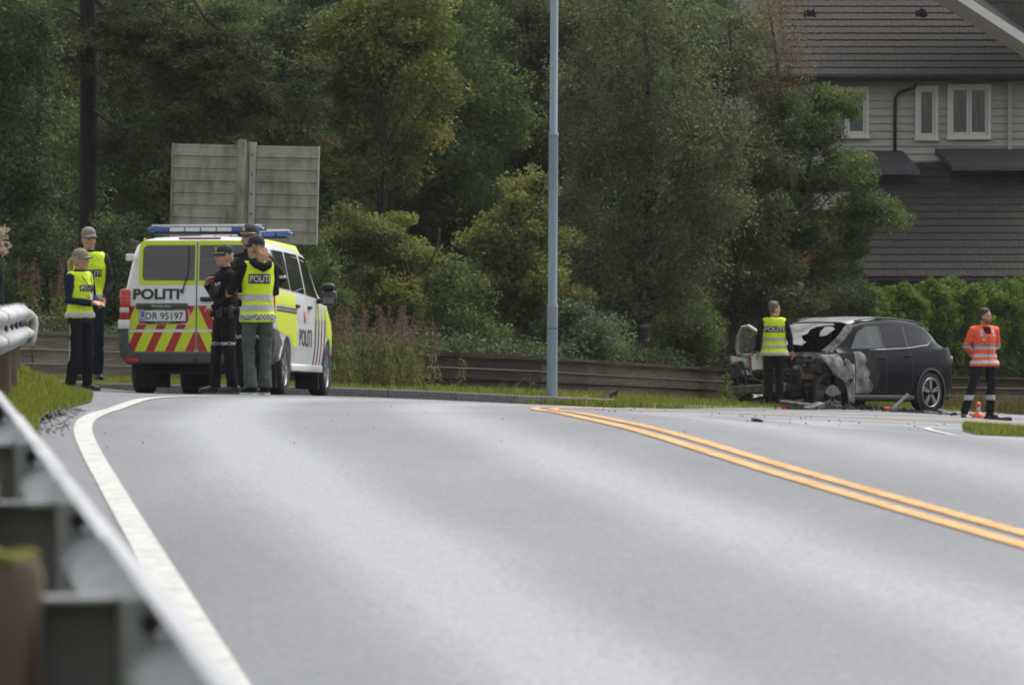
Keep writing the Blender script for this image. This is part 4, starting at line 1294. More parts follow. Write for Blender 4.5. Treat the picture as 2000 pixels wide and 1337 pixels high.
# terracotta timber house glimpsed through the leaves
tD = 117.5
tb = Vector((LX(1480, tD), tD, base_z(LX(1480, tD), tD) - .2))
th_ = thing('timber_house', 'orange brown timber house glimpsed through the leaves of the small trees', 'house', tuple(tb))
def tp(px, py): return P(px, py, tD) - tb
za, zb_ = tp(0, 600).z, tp(0, 408).z
xa, xb = tp(1285, 0).x, tp(1652, 0).x
MB().box(((xa + xb) / 2, 1.6, zb_ / 2), (xb - xa, 3.0, zb_)).build('wall', M_terra, th_)
nb2 = 15
for i in range(nb2):
    z = za + (zb_ - za) * i / nb2; h_ = (zb_ - za) / nb2
    vs = []
    for x in (xa, xb):
        for (y, q) in ((.09, 0), (-.012, 0), (-.014, .012), (.045, h_ - .002), (.09, h_ - .002)): vs.append((x, y, z + q))
    fs = [(0, 1, 2, 3, 4), (9, 8, 7, 6, 5)] + [(k, 5 + k, 5 + (k + 1) % 5, (k + 1) % 5) for k in range(5)]
    MB().add(vs, fs).build('siding_board', M_terra, th_)
MB().prism([(xa - .3, -.4, zb_ - .1), (xb + .3, -.4, zb_ - .1), (xb + .3, .6, zb_ + .28), (xa - .3, .6, zb_ + .28)], (0, 0, .08)).build('roof', M_tile, th_)
a_, b_ = tp(1425, 470), tp(1480, 410)
w_ = MB(); w_.box(((a_.x + b_.x) / 2, -.05, (a_.z + b_.z) / 2), (b_.x - a_.x, .09, b_.z - a_.z)); wf = w_.build('window', M_siding_w, th_)
for s_ in (-1, 1): MB().box(((a_.x + b_.x) / 2 + s_ * .13, -.1, (a_.z + b_.z) / 2), (.2, .02, b_.z - a_.z - .14)).build('pane', M_pane, wf)
# ------------------------------------------------------------------ mapped patches and lettering
def clip_poly(poly, n, d):
    """keep the part of a 2-D polygon where n.p <= d"""
    out = []
    m = len(poly)
    for i in range(m):
        a, b = poly[i], poly[(i + 1) % m]
        da = a[0] * n[0] + a[1] * n[1] - d; db = b[0] * n[0] + b[1] * n[1] - d
        if da <= 0: out.append(a)
        if (da < 0 < db) or (db < 0 < da):
            t = da / (da - db); out.append((a[0] + (b[0] - a[0]) * t, a[1] + (b[1] - a[1]) * t))
    return out

def round_rect(x0, z0, x1, z1, r, n=4):
    pts = []
    rs = r if hasattr(r, '__len__') else (r, r, r, r)     # bottom-left, bottom-right, top-right, top-left
    for (cx, cz, a0, q) in ((x0 + rs[0], z0 + rs[0], 180, rs[0]), (x1 - rs[1], z0 + rs[1], 270, rs[1]), (x1 - rs[2], z1 - rs[2], 0, rs[2]), (x0 + rs[3], z1 - rs[3], 90, rs[3])):
        for k in range(n + 1):
            a = R(a0 + 90 * k / n); pts.append((cx + q * math.cos(a), cz + q * math.sin(a)))
    return pts

def map_bm(bm, mapf, cell, name, m_, parent, thick=0.0, smooth=True):
    if len(bm.verts) == 0: bm.free(); return None
    us_ = [v.co.x for v in bm.verts]; vs_ = [v.co.y for v in bm.verts]
    for (lo_, hi_, ax) in ((min(us_), max(us_), Vector((1, 0, 0))), (min(vs_), max(vs_), Vector((0, 1, 0)))):
        k = math.floor(lo_ / cell) + 1
        while k * cell < hi_:
            bmesh.ops.bisect_plane(bm, geom=bm.verts[:] + bm.edges[:] + bm.faces[:], plane_co=ax * (k * cell), plane_no=ax)
            k += 1
    for v in bm.verts: v.co = Vector(mapf(v.co.x, v.co.y))
    bmesh.ops.recalc_face_normals(bm, faces=bm.faces)
    if thick:
        r_ = bmesh.ops.extrude_face_region(bm, geom=bm.faces[:])
        off = Vector(mapf(0, 0, thick)) - Vector(mapf(0, 0)) if False else None
    me = bpy.data.meshes.new(name); bm.to_mesh(me); bm.free()
    if smooth: me.polygons.foreach_set('use_smooth', [True] * len(me.polygons))
    me.materials.append(m_)
    return add_obj(name, me, parent)

def patch(polys, mapf, name, m_, parent, cell=.12):
    if polys and not hasattr(polys[0][0], '__len__'): polys = [polys]
    bm = bmesh.new()
    for p in polys:
        if len(p) < 3: continue
        vs = [bm.verts.new((a, b, 0)) for a, b in p]
        bm.faces.new(vs)
    return map_bm(bm, mapf, cell, name, m_, parent)

_TXT = {}
def text_bm(body, bold=0.0, shear=0.0, spacing=1.0):
    key = (body, bold, shear, spacing)
    if key not in _TXT:
        c = bpy.data.curves.new('t', 'FONT'); c.body = body; c.size = 1.0; c.offset = bold; c.shear = shear; c.space_character = spacing
        c.resolution_u = 3
        o = bpy.data.objects.new('t', c); WORK.collection.objects.link(o)
        me = baked(o)
        bpy.data.objects.remove(o); bpy.data.curves.remove(c)
        _TXT[key] = me
    bm = bmesh.new(); bm.from_mesh(_TXT[key])
    return bm

def lettering(body, mapf, u0, v0, u1, v1, m_, parent, name='lettering', bold=.02, shear=0.0, cell=.08, flip=False, spacing=1.0):
    bm = text_bm(body, bold, shear, spacing)
    xs_ = [v.co.x for v in bm.verts]; ys_ = [v.co.y for v in bm.verts]
    ax, bx, ay, by = min(xs_), max(xs_), min(ys_), max(ys_)
    for v in bm.verts:
        t = (v.co.x - ax) / (bx - ax)
        if flip: t = 1 - t
        v.co.x = u0 + (u1 - u0) * t; v.co.y = v0 + (v1 - v0) * (v.co.y - ay) / (by - ay); v.co.z = 0
    return map_bm(bm, mapf, cell, name, m_, parent, smooth=False)

def fuse(mb, vox, smooth_it=3, name='m', m_=None, wr=0.0, wf=9.0, seed=0.0, wz=1.0):
    """one continuous skin over all the solids in mb"""
    me = mb.mesh(name, None)
    o = bpy.data.objects.new('tmp', me); WORK.collection.objects.link(o)
    md = o.modifiers.new('r', 'REMESH'); md.mode = 'VOXEL'; md.voxel_size = vox; md.use_smooth_shade = True
    if smooth_it:
        sm = o.modifiers.new('s', 'SMOOTH'); sm.factor = .5; sm.iterations = smooth_it
    r_ = baked(o)
    bpy.data.objects.remove(o); bpy.data.meshes.remove(me)
    r_.name = name
    if wr:
        n_ = len(r_.vertices)
        cs = np.empty(n_ * 3, dtype=np.float32); r_.vertices.foreach_get('co', cs); cs = cs.reshape(-1, 3)
        ns = np.empty(n_ * 3, dtype=np.float32); r_.vertices.foreach_get('normal', ns); ns = ns.reshape(-1, 3)
        q = cs.astype(float) * wf
        fz = np.array([noise.noise((a + seed, b, c * wz)) + .5 * noise.noise((a * 2.1, b * 2.1 + seed, c * 2.3 * wz)) for a, b, c in q.tolist()])
        cs += ns * (wr * fz)[:, None].astype(np.float32)
        r_.vertices.foreach_set('co', cs.ravel())
        r_.update()
    r_.polygons.foreach_set('use_smooth', [True] * len(r_.polygons))
    if m_ is not None: r_.materials.append(m_)
    return r_
# ------------------------------------------------------------------ police van
M_vwhite = mat('van_white', (0.70, 0.70, 0.70), (0.76, 0.76, 0.76), scale=2, rough=0.28, coat=.4)
M_vyellow = mat('van_yellow', (0.60, 0.70, 0.012), rough=0.45)
M_vred = mat('van_red', (0.40, 0.018, 0.022), rough=0.4)
M_vplastic = mat('van_plastic', (0.045, 0.047, 0.050), (0.065, 0.067, 0.07), scale=8, rough=0.6)
M_black = mat('black_plastic', (0.010, 0.010, 0.011), rough=0.35)
M_print = mat('black_print', (0.012, 0.012, 0.016), rough=0.5)
M_under = mat('underbody', (0.010, 0.010, 0.010), rough=0.9)
M_tyre = mat('tyre_rubber', (0.013, 0.013, 0.014), (0.024, 0.024, 0.024), scale=9, rough=0.85)
M_rim = mat('rim_alloy', (0.28, 0.29, 0.30), (0.36, 0.37, 0.38), scale=6, rough=0.4, metal=.7)
M_vglass = mat('van_glass', (0.012, 0.014, 0.016), rough=0.04, spec=0.8, coat=.5)
M_rglass = mat('van_rear_glass', (0.050, 0.046, 0.048), (0.070, 0.066, 0.068), scale=1.2, rough=0.22, spec=0.6, stretch=(1, 1, 30))
M_tail = mat('tail_red', (0.48, 0.015, 0.018), rough=0.15, coat=.6)
M_lens = mat('lens_clear', (0.55, 0.56, 0.58), rough=0.15, coat=.6)
M_blue = mat('lens_blue', (0.006, 0.055, 0.27), (0.014, 0.11, 0.42), scale=14, rough=0.12, coat=.7)
M_silver = mat('silver_trim', (0.5, 0.51, 0.52), rough=0.3, metal=.7)
M_plate = mat('plate_white', (0.72, 0.73, 0.75), rough=0.45)
M_pblue = mat('plate_blue', (0.06, 0.12, 0.55), rough=0.45)

VX = Vector(P(383, 769, 70.0))
van = thing('police_van', 'white police van with yellow and red chevrons seen from behind on the far shoulder', 'van', tuple(VX), (R(-.85), 0, R(-7.5)))
ROOFZ = [(0, 1.885), (.06, 1.935), (.2, 1.965), (.6, 1.975), (1.5, 1.975), (2.7, 1.955), (3.2, 1.90), (3.5, 1.79), (4.1, 1.33), (4.3, 1.20), (4.9, 1.02), (5.06, .84), (5.14, .60)]
WID = [(0, .905), (.05, .94), (.15, .96), (.5, .968), (4.2, .962), (4.7, .92), (5.0, .80), (5.14, .60)]
def v_prof(y):
    zr = interp(y, ROOFZ); w = interp(y, WID); zb = .30 if y > .5 else .40
    b = min(1.285 - .022 * y, zr - .07)
    z = [zb, zb + .06, .60, .92, b - .05, b, zr - .21, zr - .115, zr - .05, zr - .018, zr - .004, zr]
    x = [.86, .975, 1.0, 1.0, .985, .968, .865, .825, .735, .58, .32, 0]
    for i in range(len(z)): z[i] = min(z[i], zr - .004 * (len(z) - i))
    for i in range(1, len(z)): z[i] = max(z[i], z[i - 1] + .002)
    return [(a * w, q) for a, q in zip(x, z)]
def v_rear(x, z):
    return max(0.0, z - 1.15) * .13 + .055 * (abs(x) / .93) ** 3.2
def v_sideX(y, z):
    p = v_prof(y)
    zs = [q[1] for q in p[:9]]; xs_ = [q[0] for q in p[:9]]
    return float(np.interp(z, zs, xs_))
st = [0, .03, .08, .16, .3, .5, .8, 1.2, 1.7, 2.2, 2.7, 3.0, 3.2, 3.35, 3.5, 3.7, 3.9, 4.1, 4.2, 4.3, 4.5, 4.7, 4.9, 5.0, 5.06, 5.14]
vs = []; fs = []
nP = 12
full = 2 * nP - 1
for y in st:
    p = v_prof(y)
    ring = [(-x, z) for x, z in p] + [(x, z) for x, z in reversed(p[:-1])]
    for x, z in ring: vs.append((x, y + v_rear(x, z) * max(0, 1 - y / .8), z))
for i in range(len(st) - 1):
    for k in range(full - 1):
        fs.append((i * full + k, i * full + k + 1, (i + 1) * full + k + 1, (i + 1) * full + k))
    fs.append((i * full + full - 1, i * full, (i + 1) * full, (i + 1) * full + full - 1))
# rear and front caps as ladders between left and right points
def cap(i0, bulge):
    prevL = prevR = None
    rowidx = []
    p = [vs[i0 + k] for k in range(full)]
    M_ = 6
    for k in range(nP):
        l = i0 + k; r_ = i0 + full - 1 - k
        if l == r_:
            rowidx.append([l] * (M_ + 1)); continue
        row = [l]
        for j in range(1, M_):
            t = j / M_; x = p[k][0] + (p[full - 1 - k][0] - p[k][0]) * t; z = p[k][2]
            vs.append((x, bulge(x, z), z)); row.append(len(vs) - 1)
        row.append(r_); rowidx.append(row)
    for a, b in zip(rowidx[:-1], rowidx[1:]):
        for j in range(M_):
            if b[j] == b[j + 1]: fs.append((a[j], a[j + 1], b[j]))
            else: fs.append((a[j], a[j + 1], b[j + 1], b[j]))
cap(0, v_rear)
cap((len(st) - 1) * full, lambda x, z: 5.14 + .06 * (1 - (x / .6) ** 2))
body_me = MB().add(vs, fs).mesh('body', M_vwhite)
# wheel arches cut out of the shell
tmp = bpy.data.objects.new('tmpb', body_me); WORK.collection.objects.link(tmp)
cut = MB()
for y in (1.0, 4.2):
    for s_ in (-1, 1):
        cut.lathe([(.40, -.2), (.40, .2)], c=(0, 0, 0), n=28, axis='X')
        for i in range(len(cut.v) - 56, len(cut.v)):
            q = cut.v[i]; cut.v[i] = (q[0] + s_ * .85, q[1] + y, q[2] + .335)
cm = cut.mesh('cut', None)
co = bpy.data.objects.new('tmpc', cm); WORK.collection.objects.link(co)
bo = tmp.modifiers.new('b', 'BOOLEAN'); bo.operation = 'DIFFERENCE'; bo.object = co; bo.solver = 'EXACT'
bm2 = baked(tmp)
bpy.data.objects.remove(tmp); bpy.data.objects.remove(co)
bm2.name = 'body'
bm2.polygons.foreach_set('use_smooth', [True] * len(bm2.polygons)); bm2.set_sharp_from_angle(angle=R(38))
if not bm2.materials: bm2.materials.append(M_vwhite)
body = add_obj('body', bm2, van)
# dark wheel housings and underside
hs = MB()
for y in (1.0, 4.2):
    for s_ in (-1, 1): hs.box((s_ * .74, y, .40), (.30, .78, .62))
hs.box((0, 2.55, .36), (1.5, 4.5, .14)); hs.box((0, .75, .34), (1.15, .9, .16)); hs.tube([(-.7, 1.0, .33), (.7, 1.0, .33)], .06, 8); hs.box((.1, .35, .33), (.5, .35, .14))
hs.build('underbody', M_under, van)

def RMAP(off):
    return lambda x, z: (x, v_rear(x, z) - off, z)
def SMAP(s_, off):
    return lambda y, z: (s_ * (v_sideX(y, z) + off), y + v_rear(v_sideX(y, z), z) * max(0, 1 - y / .8), z)
rx = lambda px: (px - 383) / 157.0
rz = lambda py: (769 - py) / 158.0
# rear doors: seam, handle, glass with its yellow frame
patch([(-.006, .53), (.006, .53), (.006, 1.90), (-.006, 1.90)], RMAP(.003), 'door_seam', M_print, van)
for s_ in (-1, 1):
    def mir(poly): return [(s_ * -a if s_ == 1 else a, b) for a, b in poly][:: (1 if s_ == -1 else -1)]
    fr_o = round_rect(rx(267), rz(556), rx(381), rz(469), (.06, .012, .012, .09))
    gl = round_rect(rx(275), rz(547), rx(378.5), rz(478), (.05, .012, .012, .07))
    g = thing('rear_door_window', None, None); 
    bpy.data.objects.remove(g)
    patch(mir(fr_o), RMAP(.004), 'window_surround', M_vyellow, van)
    patch(mir(gl), RMAP(.009), 'rear_window', M_rglass, van)
    # hinges
    for z in (1.69, .86):
        pass
    MB().bbox((s_ * .845, .05, 1.69), (.10, .08, .085), .012).build('door_hinge', M_vwhite, van)
    # tail lights
    tl = MB().bbox((s_ * .905, .075, 1.11), (.125, .17, .38), .03).build('tail_light', M_tail, van, True, 50)
    MB().bbox((s_ * .905, .068, 1.035), (.118, .168, .065), .01).build('reversing_lens', M_lens, tl, True, 50)
    MB().bbox((s_ * .905, .070, 1.20), (.10, .168, .04), .01).build('brake_lens', mat('tail_bright', (.75, .05, .04), rough=.2, coat=.5), tl, True, 50)
    MB().bbox((s_ * .912, .075, .86), (.145, .19, .115), .015).build('bumper_corner', M_vwhite, van, True, 50)
# red and yellow chevrons
for s_ in (-1, 1):
    for (z0, z1) in ((.525, .765), (.80, 1.09)):
        reg = [(-.862 if z0 > .6 else -.845, z0), (-.012, z0), (-.012, z1), (-.862, z1)]
        if z0 < .6: reg = [(-.80, z0), (-.012, z0), (-.012, z1), (-.858, z1), (-.852, .60)]
        m = (lambda P_: [(-a, b) for a, b in reversed(P_)]) if s_ == 1 else (lambda P_: P_)
        patch(m(reg), RMAP(.003), 'yellow_panel', M_vyellow, van)
        sl_ = .47
        reds = []
        for k in range(-4, 5):
            xa = -.645 + .251 * k
            # between lines x = xa + sl*(z-.525) and x = xa+.111 + ...
            p = clip_poly(reg, (1, -sl_), xa + .111 - sl_ * .525)
            if p: p = clip_poly(p, (-1, sl_), -(xa - sl_ * .525))
            if p and len(p) > 2: reds.append(m(p))
        for p in reds: patch(p, RMAP(.005), 'red_stripe', M_vred, van)
lettering('POLITI', RMAP(.006), rx(257), rz(584.5), rx(349), rz(563), M_print, van, bold=.035)
# grip bar and number plate
gb_ = MB().bbox((rx(315.5), -.025, rz(597.5)), (.655, .05, .072), .018).build('grip_bar', M_vplastic, van, True, 50)
lettering('Mercedes-Benz', lambda x, z: (x, -.0515, z), rx(297), rz(600), rx(334), rz(594.5), M_silver, gb_, bold=.0)
pl = MB().bbox((rx(318), -.018, rz(616.5)), (.562, .014, .132), .004).build('number_plate', M_plate, van)
MB().box((rx(278), -.0262, rz(616.5)), (.046, .002, .118)).build('country_band', M_pblue, pl)
lettering('N', lambda x, z: (x, -.0285, z), rx(276), rz(624), rx(280), rz(619), M_plate, pl, bold=.02)
lettering('DR 95197', lambda x, z: (x, -.0272, z), rx(283.5), rz(624), rx(358), rz(610), M_print, pl, bold=.012)
MB().box((rx(318), -.012, rz(629.5)), (.45, .012, .022)).build('plate_holder', M_black, pl)
lettering('Mercedes-Benz', lambda x, z: (x, -.0195, z), rx(302), rz(630.6), rx(334), rz(628), M_silver, pl, bold=.0)
o_ = round_rect(rx(264), rz(633), rx(370), rz(603), .05); i_ = round_rect(rx(265.5), rz(631.8), rx(368.5), rz(604), .045)
bm = bmesh.new(); A_ = [bm.verts.new((a, b, 0)) for a, b in o_]; B_ = [bm.verts.new((a, b, 0)) for a, b in i_]
for k in range(len(A_)): bm.faces.new((A_[k], A_[(k + 1) % len(A_)], B_[(k + 1) % len(A_)], B_[k]))
map_bm(bm, RMAP(.007), .2, 'plate_recess_edge', M_vwhite, van)
MB().bbox((rx(404), -.02, rz(584)), (.17, .05, .055), .018).build('door_handle', M_black, van, True, 50)
# wiper
wp = MB(); W_ = RMAP(.028)
wp.tube([W_(rx(356), rz(569)), W_(rx(360), rz(552)), W_(rx(366), rz(530))], .009, 6); wp.tube([W_(rx(364), rz(548)), W_(rx(367), rz(510)), W_(rx(366), rz(480))], .006, 6)
wp.bbox(W_(rx(355), rz(568)), (.04, .05, .05), .01)
wp.build('wiper', M_black, van, True, 50)
patch(round_rect(rx(345), rz(455.2), rx(428), rz(451), .008), lambda x, z: (x, v_rear(x, z) - .012, z - .075), 'third_brake_light', mat('brake_dark', (.16, .012, .014), rough=.2), van)
# bumper
bp = [(-.975, .80), (-.872, .80), (-.862, .62), (-.80, .520), (.80, .520), (.862, .62), (.872, .80), (.975, .80), (.985, .62), (.955, .46), (.87, .37), (-.87, .37), (-.955, .46), (-.985, .62)]
bmv = bmesh.new()
f0 = [bmv.verts.new((x, -.055, z)) for x, z in bp]; f1 = [bmv.verts.new((x * (1.0 if abs(x) < .95 else .985), .62 if abs(x) > .84 else .2, z)) for x, z in bp]
bmv.faces.new(f0); bmv.faces.new(list(reversed(f1)))
for k in range(len(bp)): bmv.faces.new((f0[k], f1[k], f1[(k + 1) % len(bp)], f0[(k + 1) % len(bp)]))
bmesh.ops.recalc_face_normals(bmv, faces=bmv.faces)
bmesh.ops.bevel(bmv, geom=[e for e in bmv.edges if e.verts[0] in f0 and e.verts[1] in f0], offset=.03, segments=3, affect='EDGES', profile=.6)
for q in (-.93, -.8, -.6, -.3, 0, .3, .6, .8, .93):
    bmesh.ops.bisect_plane(bmv, geom=bmv.verts[:] + bmv.edges[:] + bmv.faces[:], plane_co=(q, 0, 0), plane_no=(1, 0, 0))
for v in bmv.verts:
    if v.co.y < .1: v.co.y += .07 * (abs(v.co.x) / .98) ** 3
me = bpy.data.meshes.new('bumper'); bmv.to_mesh(me); bmv.free(); me.materials.append(M_vplastic)
me.polygons.foreach_set('use_smooth', [True] * len(me.polygons)); me.set_sharp_from_angle(angle=R(45))
bump = add_obj('bumper', me, van)
for s_ in (-1, 1): MB().bbox((s_ * (.805), -.030, .415), (.185, .03, .045), .008).build('reflector', M_tail, bump)
MB().bbox((rx(383 - 0), -.055, .42), (.05, .04, .06), .01).build('tow_cover', M_black, bump)
# sides
for s_ in (-1, 1):
    S = lambda off: SMAP(s_, off)
    W1 = [(.28, 1.335), (1.42, 1.315), (1.42, 1.80), (.42, 1.80)]
    W2 = [(1.50, 1.312), (2.55, 1.29), (2.50, 1.79), (1.50, 1.80)]
    W3 = [(2.66, 1.285), (3.62, 1.255), (3.44, 1.52), (3.12, 1.765), (2.62, 1.785)]
    for W in (W1, W2, W3): patch(W, S(.006), 'side_window', M_vglass, van, .15)
    patch([(.10, 1.90), (3.05, 1.86), (3.3, 1.76), (3.52, 1.60), (3.60, 1.62), (3.42, 1.80), (3.1, 1.925), (.12, 1.94)], S(.004), 'roof_edge_stripe', M_vyellow, van, .15)
    patch([(.14, .82), (.30, 1.12), (1.72, 1.09), (1.72, 1.27), (.26, 1.30), (.10, 1.2)], S(.0035), 'yellow_panel', M_vyellow, van, .15)
    patch([(.10, .81), (.60, .76), (.80, .74), (1.2, .745), (1.40, .60), (1.72, .60), (1.72, 1.02), (.14, 1.05)], S(.004), 'yellow_panel', M_vyellow, van, .15)
    for q, m_ in ((1.030, M_print), (1.055, M_silver), (1.075, M_print)):
        patch([(.22, q), (1.72, q - .012), (1.72, q + .008), (.22, q + .02)], S(.006), 'pinstripe', m_, van, .2)
    lettering('POLITI', S(.006), 1.92, .62, 2.86, .84, M_print, van, bold=.02, flip=(s_ == -1))
    patch([(2.30, .92), (2.40, .92), (2.42, 1.06), (2.28, 1.06)], S(.006), 'emblem', M_vred, van)
    patch([(2.325, 1.0), (2.375, 1.0), (2.36, 1.10), (2.34, 1.10)], S(.008), 'emblem_crown', M_vyellow, van)
    for k in range(4):
        y0 = 3.02 + .24 * k
        patch([(y0, .36), (y0 + .06, .36), (y0 + .22, .98), (y0 + .16, .98)], S(.006), 'slanted_stripe', M_print if k != 2 else M_vred, van)
        patch([(y0 + .07, .60), (y0 + .13, .60), (y0 + .30, 1.16), (y0 + .22, 1.16)], S(.005), 'yellow_stripe', M_vyellow, van)
    patch([(4.02, .78), (4.12, .745), (4.3, .74), (4.56, .64), (4.86, .62), (4.80, .95), (4.4, 1.06), (4.02, 1.12)], S(.005), 'yellow_panel', M_vyellow, van, .12)
    for y in (2.72, 1.78): 
        h = MB().bbox((s_ * (v_sideX(y, 1.12) + .012), y, 1.12), (.035, .2, .045), .01).build('side_handle', M_black, van, True, 50)
    for y in (2.58, 1.46): patch([(y - .004, .40), (y + .004, .40), (y + .004, 1.27), (y - .004, 1.27)], S(.003), 'door_gap', M_print, van)
    MB().bbox((s_ * .935, 2.6, .345), (.05, 2.35, .09), .015).build('sill', M_vwhite if s_ else M_vwhite, van, True, 50)
    mr = MB(); mr.bbox((s_ * 1.10, 3.42, 1.26), (.20, .12, .20), .045); mr.bbox((s_ * 1.09, 3.42, 1.40), (.17, .11, .10), .04); mr.bbox((s_ * .99, 3.46, 1.22), (.12, .07, .07), .02)
    mo = mr.build('wing_mirror', M_black, van, True, 50)
    MB().bbox((s_ * 1.10, 3.355, 1.26), (.15, .006, .15), .002).build('mirror_glass', M_vglass, mo)
    for y in (1.0, 4.2):
        w_ = thing('wheel', None, None); w_.parent = van
        w_.location = (s_ * .84, y, .335)
        MB().lathe([(.22, -.10), (.30, -.115), (.328, -.09), (.335, -.04), (.335, .04), (.328, .09), (.30, .115), (.22, .10)], n=36, axis='X', caps=False).build('tyre', M_tyre, w_, True, 60)
        rm = MB(); sg = s_
        rm.lathe([(.225, sg * .10), (.215, sg * .085), (.20, sg * .06), (.06, sg * .055), (.055, sg * .075), (.001, sg * .078)], n=32, axis='X', caps=False)
        for k in range(5):
            a = 2 * PI * k / 5
            rm.box((sg * .078, .13 * math.cos(a), .13 * math.sin(a)), (.03, .16, .05), (a, 0, 0))
        rm.build('rim', M_rim, w_, True, 40)
# light bars
def lightbar(y, zt_, nm='light_bar'):
    b = MB().bbox((.03, y, zt_ - .012), (1.36, .26, .03), .008).build(nm, M_silver, van, True, 50)
    xs_ = [-.70, -.43, -.23, -.03, .17, .37, .55, .76]
    cols = [M_blue, M_lens, M_lens, M_lens, M_lens, M_blue, M_blue]
    for (a, c, m_) in zip(xs_[:-1], xs_[1:], cols):
        MB().bbox(((a + c) / 2, y, zt_ - .057), (c - a - .008, .27, .052), .014).build('lamp_segment', m_, b, True, 50)
    MB().box((.03, y, zt_ - .098), (1.3, .2, .036)).build('mount', M_black, b)
lightbar(.55, 2.105); lightbar(2.65, 2.115)
# windscreen and headlights on the far side
def v_topZ(x, y):
    p = v_prof(y); xs_ = [q[0] for q in reversed(p)]; zs = [q[1] for q in reversed(p)]
    return float(np.interp(abs(x), xs_, zs))
patch([(-.74, 3.46), (.74, 3.46), (.80, 4.12), (-.80, 4.12)], lambda x, y: (x, y, v_topZ(x, y) + .006), 'windscreen', M_vglass, van, .1)
for s_ in (-1, 1): MB().bbox((s_ * .68, 4.98, .80), (.28, .16, .18), .04).build('headlight', M_lens, van, True, 50)
MB().bbox((0, 5.16, .62), (.9, .06, .22), .02).build('grille', M_black, van)
# ------------------------------------------------------------------ burnt-out estate car
M_navy = mat('car_navy', (0.0035, 0.004, 0.008), (0.007, 0.008, 0.013), scale=1.5, rough=0.2, spec=.07, coat=.02)
M_soot = mat('soot', (0.007, 0.0065, 0.006), (0.022, 0.020, 0.019), scale=7, rough=0.95, bump=.01)
M_ash = mat('burnt_panel', (0.055, 0.052, 0.050), (0.36, 0.35, 0.34), scale=5, rough=0.9, bump=.012, c3=(0.17, 0.163, 0.158), lo=.32, hi=.68)
M_ash2 = mat('burnt_panel_dim', (0.03, 0.028, 0.027), (0.17, 0.165, 0.16), scale=6, rough=0.9, bump=.012)
M_rust = mat('rusted_iron', (0.022, 0.015, 0.012), (0.10, 0.055, 0.035), scale=8, rough=0.9, bump=.01)
M_char = mat('charred', (0.008, 0.008, 0.008), (0.028, 0.026, 0.025), scale=12, rough=0.9, bump=.01)
M_beige = mat('melted_beige', (0.10, 0.09, 0.075), (0.24, 0.22, 0.19), scale=7, rough=0.8, bump=.008)
M_hazy = mat('hazy_glass', (0.012, 0.017, 0.016), (0.050, 0.062, 0.057), scale=3.5, rough=0.18, spec=.6, lo=.3, hi=.7)
M_screen = mat('cracked_windscreen', (0.20, 0.21, 0.205), (0.44, 0.45, 0.44), scale=4, rough=0.25, spec=.6, bump=.004, bscale=30)  # hazy glass, with the reflected sky put into its pale grey
M_cglass = mat('car_glass', (0.006, 0.008, 0.010), rough=0.06, spec=.22)
M_chrome = mat('window_trim', (0.35, 0.35, 0.36), rough=.25, metal=.9)
M_ring = mat('alloy_bright', (0.42, 0.43, 0.44), rough=.3, metal=.8)
M_red = mat('red_plastic', (.42, .03, .03), rough=.4)
M_seat = mat('seat_charred', (.012, .012, .012), (.03, .029, .028), scale=9, rough=.95)

cfl = P(1609, 795, 98.0); crl = P(1810, 805, 100.3)
cyaw = math.atan2(-(cfl.x - crl.x), cfl.y - crl.y)
cright = Vector((math.cos(cyaw), math.sin(cyaw), 0))
corg = (cfl + crl) / 2 + cright * .80; corg.z = crl.z
car = thing('burnt_car', 'burnt out dark estate car with its bonnet and front end destroyed by fire', 'car', tuple(corg), (R(.4), 0, cyaw))
CR = [(-2.33, .98), (-2.28, 1.06), (-2.15, 1.17), (-1.98, 1.32), (-1.72, 1.52), (-1.5, 1.61), (-1.0, 1.665), (-.3, 1.69), (.3, 1.655), (.62, 1.585), (1.0, 1.36), (1.36, 1.10)]
CW = [(-2.33, .74), (-2.26, .82), (-2.1, .89), (-1.7, .925), (-.8, .94), (.6, .94), (1.4, .93), (2.3, .85)]
def c_prof(y):
    zr = interp(y, CR); w = interp(y, CW); zb = .25
    b = min(1.09 - .035 * y, zr - .05)
    z = [zb, .34, .58, .86, b - .05, b, zr - .20, zr - .10, zr - .045, zr - .015, zr - .003, zr]
    x = [.86, .965, 1.0, .99, .965, .935, .80, .755, .68, .55, .3, 0]
    for i in range(len(z)): z[i] = min(z[i], zr - .004 * (len(z) - i))
    for i in range(1, len(z)): z[i] = max(z[i], z[i - 1] + .002)
    return [(a * w, q) for a, q in zip(x, z)]
def c_sideX(y, z):
    p = c_prof(y); return float(np.interp(z, [q[1] for q in p[:10]], [q[0] for q in p[:10]]))
def c_topZ(x, y):
    p = c_prof(y); return float(np.interp(abs(x), [q[0] for q in reversed(p)], [q[1] for q in reversed(p)]))
def CS(s_, off):
    return lambda y, z: (s_ * (c_sideX(y, z) + off), y, z)
st = [-2.33, -2.28, -2.2, -2.1, -1.95, -1.8, -1.6, -1.43, -1.2, -1.0, -.7, -.4, 0, .3, .45, .62, .8, 1.0, 1.18, 1.36]
nP = 12; full = 2 * nP - 1
vs = []; fs = []
for y in st:
    p = c_prof(y)
    for x, z in [(-x, z) for x, z in p] + [(x, z) for x, z in reversed(p[:-1])]: vs.append((x, y, z))
for i in range(len(st) - 1):
    for k in range(full - 1):
        if st[i] >= .62 and 7 <= k <= 14: continue          # the windscreen opening
        fs.append((i * full + k, i * full + k + 1, (i + 1) * full + k + 1, (i + 1) * full + k))
fs.append(tuple(range(full)))
body_me = bpy.data.meshes.new('body'); body_me.from_pydata(vs, [], fs)
_b = bmesh.new(); _b.from_mesh(body_me); bmesh.ops.recalc_face_normals(_b, faces=_b.faces)
_f = max(_b.faces, key=lambda f: f.calc_center_median().z)
if _f.normal.z < 0: bmesh.ops.reverse_faces(_b, faces=_b.faces[:])
